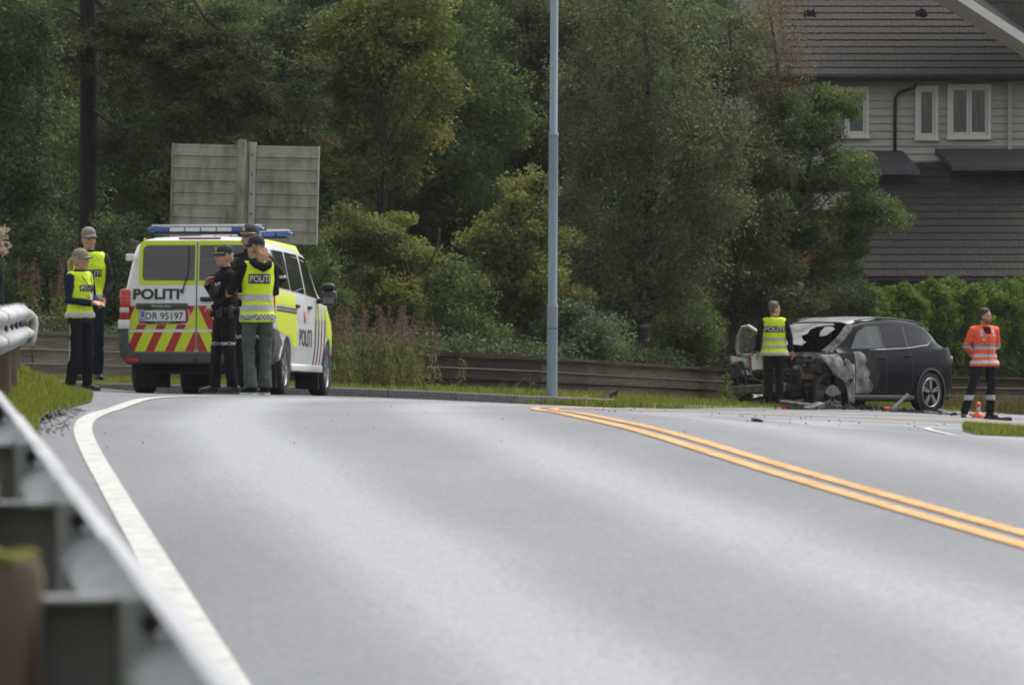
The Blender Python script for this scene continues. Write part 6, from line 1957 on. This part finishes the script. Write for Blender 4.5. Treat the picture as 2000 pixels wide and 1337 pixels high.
def person(label, px, D, feet_py, H_, theta, J=None, torso='jacket', top=M_blackcloth, legs=M_blackcloth, vest=None, vest_z=(.86, 1.46), head_yaw=0, head_tilt=0, hair=None, cap=None,
           shoe=M_leather, width=1.0, leg_w=1.0, curl=.6, flare=.0, dz=None, jacket_hem=.86, group=None, sole=None, chest=1.0, jfl=0.0):
    k = H_ / 1.75
    x = LX(px, D); z = LZ(feet_py, D)
    root = thing('person', label, 'person', (x, D, z), (0, 0, R(theta)), group)
    j = dict(pel=(0, 0, .95), chest=(0, 0, 1.28), neck=(0, .012, 1.47), head=(0, -.012, 1.62),
             shL=(.175, .01, 1.41), shR=(-.175, .01, 1.41), elL=(.235, .03, 1.13), elR=(-.235, .03, 1.13), wrL=(.24, -.05, .89), wrR=(-.24, -.05, .89),
             hiL=(.09, 0, .92), hiR=(-.09, 0, .92), knL=(.105, -.02, .50), knR=(-.105, -.02, .50), anL=(.11, .03, .085), anR=(-.11, .03, .085),
             footL=8, footR=-8, pnL=None, pnR=None, hdL=None, hdR=None)
    if J: j.update(J)
    V_ = lambda n_: Vector(j[n_]) * k
    S = k
    hm = Matrix.Rotation(R(head_yaw), 4, 'Z') @ Matrix.Rotation(R(head_tilt), 4, 'X')
    hc = V_('head')
    def HP(p): return hc + (hm @ (Vector(p) * S))
    # --- body: one skin from head to toe
    mb = MB()
    hr = MB()
    ring_stack(hr, [(0, -.050, -.118, .022, .022), (0, -.043, -.108, .040, .040), (0, -.026, -.085, .056, .066), (0, -.012, -.045, .066, .085), (0, 0, .0, .0725, .095), (0, .005, .045, .0765, .098), (0, .008, .085, .070, .088), (0, .010, .112, .045, .060), (0, .010, .122, .018, .022)], 18)
    hr.ellip((0, -.100, -.018), (.013, .020, .020), 8, 6); hr.tube([(0, -.090, .022), (0, -.108, -.022)], [.008, .012], 6)
    hr.ellip((0, -.084, .030), (.050, .016, .010), 10, 6)                                      # brow
    hr.ellip((0, -.083, -.062), (.026, .016, .012), 8, 6)                                      # mouth
    hr.ellip((0, -.070, -.100), (.022, .020, .016), 8, 6)                                      # chin
    for s_ in (-1, 1): hr.ellip((s_ * .074, .010, -.010), (.010, .020, .031), 8, 6); hr.ellip((s_ * .045, -.062, -.030), (.022, .022, .02), 8, 6)
    mb.add([HP(v) for v in hr.v], hr.f)
    mb.tube([V_('neck') - Vector((0, 0, .06 * k)), V_('neck'), HP((0, .018, -.05))], [.062 * k, .056 * k, .054 * k], 12)
    t0, t1, t2 = V_('pel'), V_('chest'), V_('neck')
    ring_stack(mb, [(*(t0 + Vector((0, 0, -.08 * k))), .10 * k, .07 * k), (*t0, .12 * k, .08 * k), (*(t0.lerp(t1, .5)), .10 * k, .07 * k), (*t1, .13 * k, .085 * k), (*(t2 + Vector((0, 0, -.07 * k))), .11 * k, .06 * k), (*t2, .055 * k, .055 * k)])
    for s_ in 'LR':
        mb.tube([V_('chest').lerp(V_('sh' + s_), .5) + Vector((0, 0, .05 * k)), V_('sh' + s_), V_('el' + s_), V_('wr' + s_)], [.045 * k, .042 * k, .034 * k, .024 * k], 10)
        hd = Vector(j['hd' + s_]) if j['hd' + s_] else (V_('wr' + s_) - V_('el' + s_))
        pn = Vector(j['pn' + s_]) if j['pn' + s_] else Vector((-1 if s_ == 'L' else 1, .2, 0))
        add_hand(mb, V_('wr' + s_), hd, pn, -1 if s_ == 'L' else 1, curl)
        mb.tube([V_('pel') + Vector((0, 0, -.02)), V_('hi' + s_), V_('kn' + s_), V_('an' + s_)], [.06 * k, .06 * k, .042 * k, .034 * k], 10)
        fa = R(j['foot' + s_]); fd = Vector((math.sin(fa), -math.cos(fa), 0))
        a_ = V_('an' + s_)
        mb.tube([a_ + Vector((0, 0, -.03)) - fd * .03, a_ + fd * .06 + Vector((0, 0, -.05 * k)), a_ + fd * .14 + Vector((0, 0, -.06 * k))], [.03, .03, .018], 8)
    add_obj('body', fuse(mb, .0085, 2, 'body', M_skin), root)
    for s_ in (-1, 1):
        e = MB(); e.ellip((0, 0, 0), (.011 * S, .006 * S, .006 * S), 8, 6); eo = e.build('eye', M_eye, root, True, loc=tuple(HP((s_ * .030, -.089, .006)))); eo.rotation_euler = (0, 0, R(head_yaw))
    m_ = MB(); m_.ellip((0, 0, 0), (.020 * S, .005 * S, .006 * S), 8, 6); mo = m_.build('mouth', M_lip, root, True, loc=tuple(HP((0, -.0985, -.062)))); mo.rotation_euler = (0, 0, R(head_yaw))
    # --- trousers
    tb = MB(); w = leg_w
    ring_stack(tb, [(*(t0 + Vector((0, 0, .05 * k))), .150 * k, .108 * k), (*(t0 + Vector((0, .005, -.03 * k))), .165 * k, .125 * k), (*(t0 + Vector((0, .005, -.12 * k))), .155 * k, .12 * k)])
    for s_ in 'LR':
        an = V_('an' + s_); kn = V_('kn' + s_); hi = V_('hi' + s_)
        tb.tube([hi + Vector((0, 0, .02)), hi.lerp(kn, .5), kn, kn.lerp(an, .5), an + (kn - an).normalized() * -.01], [.095 * k * w, .082 * k * w, .066 * k * w, .066 * k * w, (.062 + flare) * k * w], 14)
    tr = fuse(tb, .014, 3, 'trousers', legs, wr=.011, wf=9, seed=theta, wz=1.6)
    add_obj('trousers', tr, root)
    # --- shoes
    for s_ in 'LR':
        a_ = V_('an' + s_); fa = R(j['foot' + s_]); fd = Vector((math.sin(fa), -math.cos(fa), 0)); g = Vector((a_.x, a_.y, a_.z - .085 * k))
        sb = MB()
        sb.tube([g - fd * .085 + Vector((0, 0, .045)), g - fd * .06 + Vector((0, 0, .048)), g + fd * .03 + Vector((0, 0, .048)), g + fd * .12 + Vector((0, 0, .035)), g + fd * .185 + Vector((0, 0, .028))], [(.030, .035), (.041, .044), (.043, .044), (.047, .033), (.032, .024)], 12)
        sb.tube([g - fd * .02 + Vector((0, 0, .06)), g + Vector((0, 0, .14))], [.048, .05], 12)
        so = add_obj('shoe', fuse(sb, .012, 2, 'shoe', shoe), root)
        sl = MB(); q = [(-.09, .030), (-.07, .040), (.02, .042), (.11, .047), (.165, .040), (.19, .018)]
        sd = Vector((fd.y, -fd.x, 0))
        pts = [g + fd * a + sd * b for a, b in q] + [g + fd * a - sd * b for a, b in reversed(q)]
        sl.prism([tuple(p) for p in pts], (0, 0, .026)); sl.build('sole', sole or M_leather, so)
    # --- jacket
    jb = MB(); W = width
    hz = jacket_hem * k
    def tor(z):      # centre line of the trunk at height z
        z0 = t0.z; 
        if z <= t1.z: q = (z - z0) / (t1.z - z0); c = t0.lerp(t1, q)
        else: q = (z - t1.z) / (t2.z - t1.z); c = t1.lerp(t2, q)
        return c
    def trunk(mb_, z0, ex, ztop=1.475, neck=.072, fl=0.0):
        zs = [z0, z0 + .06 * k, (z0 + 1.06 * k) / 2, 1.06 * k, 1.18 * k, 1.30 * k, 1.38 * k, 1.425 * k, 1.452 * k, ztop * k]
        rs_ = [(.172 + fl, .128 + fl * .7), (.172 + fl * .8, .128 + fl * .5), (.166 + fl * .4, .122), (.158, .115), (.166, .120 * chest), (.178, .126 * chest), (.172, .112), (.140, .092), (.105, .078), (neck, neck)]
        if ex > 0:
            zs = zs[:6] + [zs[6] + .012 * k, zs[7] + .022 * k, zs[8] + .026 * k, zs[9] + .010 * k]
            rs_ = rs_[:6] + [(.178, .116), (.166, .104), (.140, .092), rs_[9]]
        mb_2 = [(c.x, c.y, z, (a + ex) * k * W, (b + ex) * k) for z, (a, b) in zip(zs, rs_) for c in (tor(z),)]
        ring_stack(mb_, mb_2, 20)
    trunk(jb, hz, .0, fl=jfl)
    for s_ in 'LR':
        sh, el, wr = V_('sh' + s_), V_('el' + s_), V_('wr' + s_)
        inn = Vector((sh.x * .45, sh.y, sh.z + .01))
        jb.tube([inn, sh + Vector((0, 0, -.012)), sh.lerp(el, .5), el, el.lerp(wr, .5), wr + (el - wr).normalized() * .012], [.060 * k, .070 * k * W, .060 * k * W, .053 * k, .048 * k, .042 * k], 14)
    jk = fuse(jb, .013, 3, 'jacket', top, wr=.010, wf=10, seed=theta + 3, wz=1.2)
    add_obj('jacket', jk, root)
    col = MB(); col.tube([V_('neck') + Vector((0, 0, -.02)), V_('neck') + Vector((0, -.004, .035 * k))], [.076 * k, .068 * k], 16); add_obj('collar', fuse(col, .012, 2, 'collar', top), root)
    vm = None
    if vest:
        vb = MB(); trunk(vb, vest_z[0] * k, .016, ztop=vest_z[1], neck=.09, fl=.03)
        vm = fuse(vb, .013, 3, 'vest', vest, wr=.009, wf=8, seed=theta + 9, wz=1.2)
        add_obj('vest', vm, root)
    # --- hair and headgear in the head's frame
    if hair:
        hb = MB()
        ring_stack(hb, [(0, .030, -.06, .062, .070), (0, .024, -.02, .078, .084), (0, .012, .035, .083, .098), (0, .010, .085, .077, .094), (0, .010, .116, .060, .076), (0, .010, .134, .034, .044)], 18)
        hh = MB(); hh.add([HP(v) for v in hb.v], hb.f)
        hme = fuse(hh, .010, 1, 'hair', hair, wr=.006, wf=40)
        b_ = bmesh.new(); b_.from_mesh(hme)
        inv = hm.inverted()
        dl = []
        for v in b_.verts:
            q = (inv @ (v.co - hc)) / S
            if q.y < -.035 - max(0, (q.z - .03)) * .9 and q.z < .080: dl.append(v)
            elif q.y < .0 and q.z < .015: dl.append(v)
        bmesh.ops.delete(b_, geom=dl, context='VERTS'); b_.to_mesh(hme); b_.free()
        add_obj('hair', hme, root)
    if cap:
        cb = MB()
        ring_stack(cb, [(0, .004, .030, .083, .106), (0, .005, .062, .084, .107), (0, .006, .098, .078, .098), (0, .006, .128, .058, .074), (0, .006, .144, .03, .04), (0, .006, .148, .010, .012)], 20)
        cm_ = MB(); cm_.add([HP(v) for v in cb.v], cb.f)
        co_ = cm_.build('cap', cap, root, True, 50)
        br = MB(); V = []; Fc = []
        n = 12
        for t in (0, 1):
            for i in range(n + 1):
                a = PI * i / n
                for (r_, dz_, fy) in ((1.0, .040, 0), (1.0, .030, .078)):
                    X_ = -.080 * math.cos(a); Y_ = .004 - .100 * math.sin(a) - fy * math.sin(a) ** .6
                    V.append((X_, Y_, dz_ - .020 * abs(math.cos(a)) ** 2 * (fy > 0) + t * .008))
        st_ = 2 * (n + 1)
        for i in range(n):
            a = 2 * i
            Fc += [(a, a + 1, a + 3, a + 2), (st_ + a + 2, st_ + a + 3, st_ + a + 1, st_ + a), (a + 1, st_ + a + 1, st_ + a + 3, a + 3), (a, a + 2, st_ + a + 2, st_ + a)]
        br.add([HP(v) for v in V], Fc); br.build('brim', cap, co_, True, 50)
    root['_k'] = k
    return dict(root=root, k=k, V=V_, HP=HP, vest=vm, jacket=jk, trousers=tr, hc=hc)

def band(pr, src, z0, z1, m_=None, name='reflective_band', off=.005, xmax=None):
    """strip of tape that follows a garment between two heights"""
    me = pr[src]; k = pr['k']
    bm = bmesh.new(); bm.from_mesh(me); bm.normal_update()
    for z, in ((z0 * k,), (z1 * k,)):
        bmesh.ops.bisect_plane(bm, geom=bm.verts[:] + bm.edges[:] + bm.faces[:], plane_co=(0, 0, z), plane_no=(0, 0, 1))
    dl = [f for f in bm.faces if not (z0 * k < f.calc_center_median().z < z1 * k) or abs(f.normal.z) > .75]
    if xmax: dl += [f for f in bm.faces if not xmax(f.calc_center_median() / k)]
    bmesh.ops.delete(bm, geom=list(set(dl)), context='FACES')
    bm.normal_update()
    ns = [v.normal.copy() for v in bm.verts]
    for v, n in zip(bm.verts, ns): v.co += n * off
    m = bpy.data.meshes.new(name); bm.to_mesh(m); bm.free(); m.materials.clear(); m.materials.append(m_ or M_refl)
    m.polygons.foreach_set('use_smooth', [True] * len(m.polygons))
    return add_obj(name, m, pr['root'])

def proj(pr, src, ang, cx=0.0, off=.006):
    """maps (u, z) onto a garment as seen from local direction ang (0 = front, 180 = back)"""
    me = pr[src]; b = bmesh.new(); b.from_mesh(me); tree = BVHTree.FromBMesh(b); b.free()
    f = Vector((math.sin(R(ang)), -math.cos(R(ang)), 0)); u_ = Vector((math.cos(R(ang)), math.sin(R(ang)), 0))
    def fn(u, z):
        o = u_ * (u + cx) + Vector((0, 0, z)) + f * .8
        h = tree.ray_cast(o, -f)
        p = h[0] if h[0] is not None else o - f * .68
        return tuple(p + f * off)
    return fn

def politi(pr, src, ang, z0, z1, w, cx=0.0):
    k = pr['k']
    patch([(-w / 2, z0 * k), (w / 2, z0 * k), (w / 2, z1 * k), (-w / 2, z1 * k)], proj(pr, src, ang, cx, .007), 'name_panel', M_print, pr['root'], .03)
    lettering('POLITI', proj(pr, src, ang, cx, .011), -w / 2 + .012, z0 * k + .014, w / 2 - .012, z1 * k - .014, M_refl if False else M_lens, pr['root'], 'lettering', bold=.025, cell=.03)

# woman with the beige cap, left pair
A = person('woman in beige cap and yellow police vest over navy, hands clasped, beside the van', 156, 69, 763, 1.72, 52,
           dict(elL=(.215, -.02, 1.14), wrL=(.055, -.27, 1.09), elR=(-.215, -.0, 1.12), wrR=(-.04, -.25, 1.08), hdL=(-.8, -.6, 0), hdR=(.8, -.6, .0), pnL=(0, .6, -.8), pnR=(0, .6, -.8), anL=(.09, -.04, .085), anR=(-.12, .05, .085), knL=(.10, -.05, .5)),
           top=M_navycloth, legs=M_blackcloth, vest=M_vest, vest_z=(.90, 1.465), head_yaw=18, hair=M_hair_blond, cap=M_capb, leg_w=1.05, jacket_hem=.84)
band(A, 'vest', .915, .97)
politi(A, 'vest', 0, 1.235, 1.31, .24, .0)
MB().bbox(tuple(Vector((.03, -.165, 1.17)) * A['k']), (.055, .008, .09), .003).build('badge', M_paper, A['root'])
ln = MB(); ln.tube([Vector(p) * A['k'] for p in ((.09, -.10, 1.43), (.06, -.158, 1.3), (.03, -.168, 1.2), (-.02, -.155, 1.32), (-.08, -.10, 1.43))], .005, 5); ln.build('lanyard', M_print, A['root'])
pt = MB(); pt.tube([A['HP']((0, .10, .03)), A['HP']((0, .15, -.02)), A['HP']((0, .15, -.12)), A['HP']((0, .12, -.22))], [.02, .035, .03, .01], 8); pt.build('ponytail', M_hair_blond, A['root'], True)
for s_ in (1, -1):
    e = [Vector((s_ * (.175 + .0), .01, .90)), Vector((s_ * .178, -.0, .72)), Vector((s_ * .172, .01, .52)), Vector((s_ * .17, .03, .3))]
    MB().tube([q * A['k'] for q in e], .008, 5).build('side_piping', M_refl, A['root'])
# man behind her
B = person('man in beige cap, dark jacket and yellow police vest standing behind the woman', 173, 72, 742, 1.93, 8,
           dict(elL=(.25, .03, 1.12), wrL=(.17, -.13, .93), elR=(-.25, .02, 1.12), wrR=(-.16, -.14, .95)),
           top=M_greycloth, legs=M_navycloth, vest=M_vest, vest_z=(.93, 1.46), head_yaw=16, hair=M_hair_brown, cap=M_capb, width=1.08, leg_w=1.05, jacket_hem=.84)
politi(B, 'vest', 0, 1.19, 1.27, .26, .03)
band(B, 'vest', .95, 1.0)
hd = MB(); hd.tube([B['V']('neck') + Vector((-.12, .03, -.02)), B['V']('neck') + Vector((-.06, .10, .02)), B['V']('neck') + Vector((.06, .10, .02)), B['V']('neck') + Vector((.12, .03, -.02)), B['V']('neck') + Vector((.07, -.07, -.05))], [.03, .045, .045, .035, .02], 9); hd.build('hood', M_greycloth, B['root'], True)
patch([(-.03, -.012), (.03, -.012), (.03, .012), (-.03, .012)], lambda u, v: tuple(B['HP']((u, -.104 + abs(u) * .3, .085 + v))), 'cap_badge', mat('badge_blue', (.08, .2, .5), rough=.5), B['root'])

# short officer facing left
Cc = person('short policewoman in black uniform and navy cap, hand raised to her chest', 440, 64, 767, 1.66, -66,
           dict(elL=(.215, -.03, 1.14), wrL=(.07, -.20, 1.0), elR=(-.225, -.05, 1.13), wrR=(-.10, -.20, 1.30), hdL=(-1, -.15, .05), hdR=(.75, .05, .6), pnL=(0, .6, -.7), anL=(.12, .05, .085), anR=(-.12, -.08, .085), knL=(.11, 0, .5), knR=(-.11, -.07, .5)),
           top=M_blackcloth, legs=M_blackcloth, head_yaw=-14, hair=M_hair_blond, cap=M_capn, leg_w=1.12, jacket_hem=.88, width=1.04)
# tall officer half hidden
Dd = person('tall policeman with a dark badged cap, half hidden behind the woman in the vest', 489, 66, 768, 1.96, -28,
           dict(elL=(.345, .07, 1.20), wrL=(.20, -.08, 1.0), elR=(-.24, -.02, 1.15), wrR=(-.08, -.22, 1.1), anL=(.13, .03, .085), anR=(-.13, 0, .085)),
           top=M_blackcloth, legs=M_blackcloth, head_yaw=-8, hair=M_hair_brown, cap=M_capn, width=1.06, leg_w=1.1, jacket_hem=.88)
for pr in (Cc, Dd):
    k = pr['k']; root = pr['root']
    # stab vest with pouches, radio, duty belt
    vb = MB(); ring_stack(vb, [(0, 0, z * k, a * k, b * k) for z, a, b in ((1.03, .175, .135), (1.15, .180, .142), (1.30, .190, .145), (1.39, .165, .125), (1.42, .12, .09))], 20)
    sv = fuse(vb, .013, 3, 'stab_vest', M_greycloth if False else M_blackcloth, wr=.004); add_obj('stab_vest', sv, root); pr['stab'] = sv
    bl = MB(); bl.lathe([(.178 * k, .965 * k), (.184 * k, .97 * k), (.184 * k, 1.015 * k), (.178 * k, 1.02 * k)], n=24, caps=False)
    for i in range(len(bl.v)): q = bl.v[i]; bl.v[i] = (q[0], q[1] * .76, q[2])
    bo_ = bl.build('duty_belt', M_leather, root, True, 50)
    for (a, w_, h_) in ((40, .09, .13), (-50, .08, .11), (85, .06, .16), (-95, .07, .18), (140, .09, .12), (-150, .09, .12)):
        q = Vector((math.sin(R(a)) * .20 * k, -math.cos(R(a)) * .155 * k, .96 * k))
        MB().bbox(tuple(q), (w_, .05, h_), .012, (0, 0, R(a))).build('pouch', M_leather, bo_, True, 50)
    for (a, z, w_, h_) in ((28, 1.22, .08, .11), (-30, 1.20, .07, .13), (-35, 1.36, .06, .12)):
        q = Vector((math.sin(R(a)) * .185 * k, -math.cos(R(a)) * .155 * k, z * k))
        MB().bbox(tuple(q), (w_, .045, h_), .010, (0, 0, R(a))).build('radio_pouch', M_leather, root, True, 50)
    patch([(-.05, 1.26 * k), (.05, 1.26 * k), (.05, 1.315 * k), (-.05, 1.315 * k)], proj(pr, 'stab', 20, .03, .01), 'check_panel', M_check, root, .03)
    for zz_ in (.60, .57):
        pass
    band(pr, 'trousers', .57, .605, M_check, 'check_tape', .004)
    band(pr, 'jacket', 1.195, 1.225, M_check, 'check_tape', .004, xmax=lambda c: abs(c.x) > .21)
    # cap badge and braid
    MB().bbox(tuple(pr['HP']((0, -.100, .085))), (.038, .014, .05), .006, (0, 0, R(0))).build('cap_badge', M_gold, root)
    br = MB(); br.tube([pr['HP']((-.082 * math.cos(a), .004 - .108 * math.sin(a), .046)) for a in np.linspace(.1, PI - .1, 9)], .006, 5); br.build('cap_braid', M_gold, root)
patch([(-.04, 1.33 * Dd['k']), (.04, 1.33 * Dd['k']), (.04, 1.40 * Dd['k']), (-.04, 1.40 * Dd['k'])], proj(Dd, 'jacket', 75, .02, .008), 'shoulder_patch', M_gold, Dd['root'], .03)

# woman in the yellow vest, seen from behind
E = person('woman in yellow police vest with long auburn hair and black cap, back turned', 503, 62, 771, 1.74, -152,
           dict(elL=(.275, -.06, 1.17), wrL=(.19, -.30, 1.13), elR=(-.23, -.03, 1.13), wrR=(-.05, -.25, 1.10), hdL=(-.3, -1, -.1), pnL=(-.4, 0, -1), anL=(.10, .04, .085), anR=(-.09, .0, .085), head=(0.01, -.02, 1.615)),
           top=M_blackcloth, legs=M_olive, vest=M_vest, vest_z=(.80, 1.455), head_yaw=22, hair=M_hair_red, cap=M_capn, shoe=M_blackcloth, sole=M_sole, flare=.02, leg_w=1.02, jacket_hem=.86)
band(E, 'vest', 1.035, 1.105); band(E, 'vest', .925, .99); band(E, 'vest', .825, .885, M_check, 'check_tape')
politi(E, 'vest', 180 - 14, 1.225, 1.33, .25, .0)
lh = MB()
for (x_, r_) in ((-.045, .026), (-.015, .03), (.018, .03), (.048, .026)):
    lh.tube([E['HP']((x_ * 1.2, .075, .01)), E['HP']((x_ * 1.4, .105, -.08)), E['HP']((x_ * 1.5 + .01, .118, -.17)), E['HP']((x_ * 1.1 + .02, .115, -.27 - abs(x_)))], [r_, r_ * 1.15, r_, .008], 8)
add_obj('long_hair', fuse(lh, .011, 2, 'long_hair', M_hair_red, wr=.006, wf=30), E['root'])
hk = MB(); hk.tube([E['V']('neck') + Vector((-.12, .05, -.01)), E['V']('neck') + Vector((-.07, .12, -.04)), E['V']('neck') + Vector((0, .145, -.07)), E['V']('neck') + Vector((.07, .12, -.04)), E['V']('neck') + Vector((.12, .05, -.01))], [.03, .045, .05, .045, .03], 9); hk.build('hood', M_blackcloth, E['root'], True)

# officer with the clipboard
Fp = person('officer with short hair and yellow vest, back turned, holding a red clipboard by the wreck', 1512, 97, 797, 1.83, 178,
           dict(elL=(.245, .03, 1.17), wrL=(.275, -.05, .93), elR=(-.25, .03, 1.17), wrR=(-.29, -.08, .93), anL=(.085, .03, .085), anR=(-.085, .03, .085), knL=(.09, -.01, .5), knR=(-.09, -.01, .5)),
           top=M_blackcloth, legs=M_blackcloth, vest=M_vest, vest_z=(.86, 1.475), head_yaw=-62, hair=M_hair_brown, leg_w=1.02, width=1.12, jacket_hem=.85)
band(Fp, 'vest', 1.10, 1.155); band(Fp, 'vest', .975, 1.03); band(Fp, 'vest', .865, .915)
politi(Fp, 'vest', 180, 1.245, 1.345, .36)
# clipboard in his left hand
wl_ = Fp['root'].matrix_basis @ (Fp['V']('wrL'))
rotm = Euler((R(3), R(-6), R(178 + 12))).to_matrix()
hand_w = Vector((LX(1512, 97), 97, LZ(797, 97))) + Matrix.Rotation(R(178), 3, 'Z') @ (Fp['V']('wrL') + Vector((.015, -.045, -.09)))
cb = thing('clipboard', 'red clipboard with a white sheet hanging in the hand of the officer by the wreck', 'clipboard', tuple(hand_w + Vector((.0, .0, -.09))), (R(4), R(-5), R(8)))
MB().bbox((0, 0, 0), (.225, .012, .27), .004).build('board', M_red, cb)
MB().box((.012, -.009, -.012), (.19, .004, .235)).build('sheet', M_paper, cb)
MB().bbox((0, -.012, .122), (.10, .014, .025), .004).build('clip', M_silver, cb)

# man in the orange jacket
G = person('man in an orange reflective jacket, hands behind his back, looking to the right', 1923, 96, 816, 1.86, 24,
           dict(elL=(.29, .12, 1.15), wrL=(.10, .21, .96), elR=(-.28, .10, 1.15), wrR=(-.07, .22, .97), shL=(.19, .01, 1.41), shR=(-.19, .01, 1.41), hdL=(-.9, .2, -.2), hdR=(.9, .2, -.2), pnL=(0, 1, 0), pnR=(0, 1, 0),
                anL=(.15, .10, .085), anR=(-.43, -.10, .085), knL=(.13, .02, .5), knR=(-.28, -.11, .5), footR=-30, footL=14, hiL=(.10, 0, .92), hiR=(-.10, 0, .92)),
           top=M_orange, legs=M_blackcloth, head_yaw=38, hair=M_hair_dark, width=1.14, leg_w=1.05, jacket_hem=.825, chest=1.1, jfl=.06)
for a, b in ((1.09, 1.145), (.965, 1.02), (.862, .915)): band(G, 'jacket', a, b, xmax=lambda c: True)
band(G, 'jacket', 1.165, 1.19, M_check, 'check_tape')
k = G['k']
patch([(-.004, .84 * k), (.004, .84 * k), (.004, 1.40 * k), (-.004, 1.40 * k)], proj(G, 'jacket', 0, 0, .006), 'zip', M_print, G['root'], .03)
for s_ in (-1, 1): patch([(s_ * .12 - .022, 1.30 * k), (s_ * .12 + .022, 1.30 * k), (s_ * .11 + .022, 1.415 * k), (s_ * .11 - .022, 1.415 * k)], proj(G, 'jacket', 0, 0, .006), 'shoulder_tape', M_refl, G['root'], .03)
patch([(-.11, 1.235 * k), (-.07, 1.235 * k), (-.07, 1.27 * k), (-.11, 1.27 * k)], proj(G, 'jacket', 0, 0, .007), 'chest_badge', M_lens, G['root'], .03)
patch([(-.055, 1.34 * k), (.055, 1.34 * k), (.085, 1.455 * k), (-.07, 1.455 * k)], proj(G, 'jacket', 0, 0, .004), 'open_neck', M_blackcloth, G['root'], .02)
band(G, 'trousers', .29, .37)
bd = MB(); ring_stack(bd, [(0, -.030, -.122, .030, .036), (0, -.028, -.10, .052, .062), (0, -.020, -.065, .066, .083), (0, -.012, -.040, .070, .086)], 14)
b2 = MB(); b2.add([G['HP'](v) for v in bd.v], bd.f); b2.build('beard', mat('stubble', (.16, .09, .065), (.26, .15, .11), scale=40, rough=.8), G['root'], True)

# person at the left edge, all but out of the frame
Hh = person('person in a dark coat with fur trimmed hood at the very left edge', -15, 58, 768, 1.66, 80, top=M_blackcloth, legs=M_blackcloth, hair=M_hair_dark, jacket_hem=.72, width=.95)
ft = MB()
rr_ = random.Random(3)
for i in range(60):
    a = 2 * PI * i / 60; 
    for q in range(3):
        p = Hh['HP']((.095 * math.sin(a) + rr_.gauss(0, .010), -.085 + rr_.gauss(0, .025), .02 + .115 * math.cos(a) + rr_.gauss(0, .012)))
        ft.tube([p, p + Vector((rr_.gauss(0, .02) + .02 * math.sin(a), rr_.gauss(0, .02) - .0, rr_.gauss(0, .02) + .02 * math.cos(a)))], [.012, .002], 4)
ft.build('fur_trim', M_fur, Hh['root'])
hb = MB(); ring_stack(hb, [Hh['HP']((0, .02, -.14)).to_tuple() + (.11, .10), Hh['HP']((0, .025, .0)).to_tuple() + (.112, .115), Hh['HP']((0, .03, .09)).to_tuple() + (.10, .10), Hh['HP']((0, .03, .15)).to_tuple() + (.05, .05)], 16)
hb.build('hood', M_blackcloth, Hh['root'], True)
# ------------------------------------------------------------------ damp autumn air
hz = MB().box((0, 110, 22), (260, 640, 62)).build('haze', None)
hm_ = bpy.data.materials.new('haze'); hm_.use_nodes = True
_n = hm_.node_tree.nodes; _n.clear()
_v = _n.new('ShaderNodeVolumePrincipled'); _o = _n.new('ShaderNodeOutputMaterial')
_v.inputs['Color'].default_value = (.9, .92, .95, 1); _v.inputs['Density'].default_value = 0.00013; _v.inputs['Anisotropy'].default_value = 0.2
hm_.node_tree.links.new(_v.outputs[0], _o.inputs['Volume'])
hz.data.materials.append(hm_); hz['kind'] = 'stuff'
bpy.data.scenes.remove(WORK)
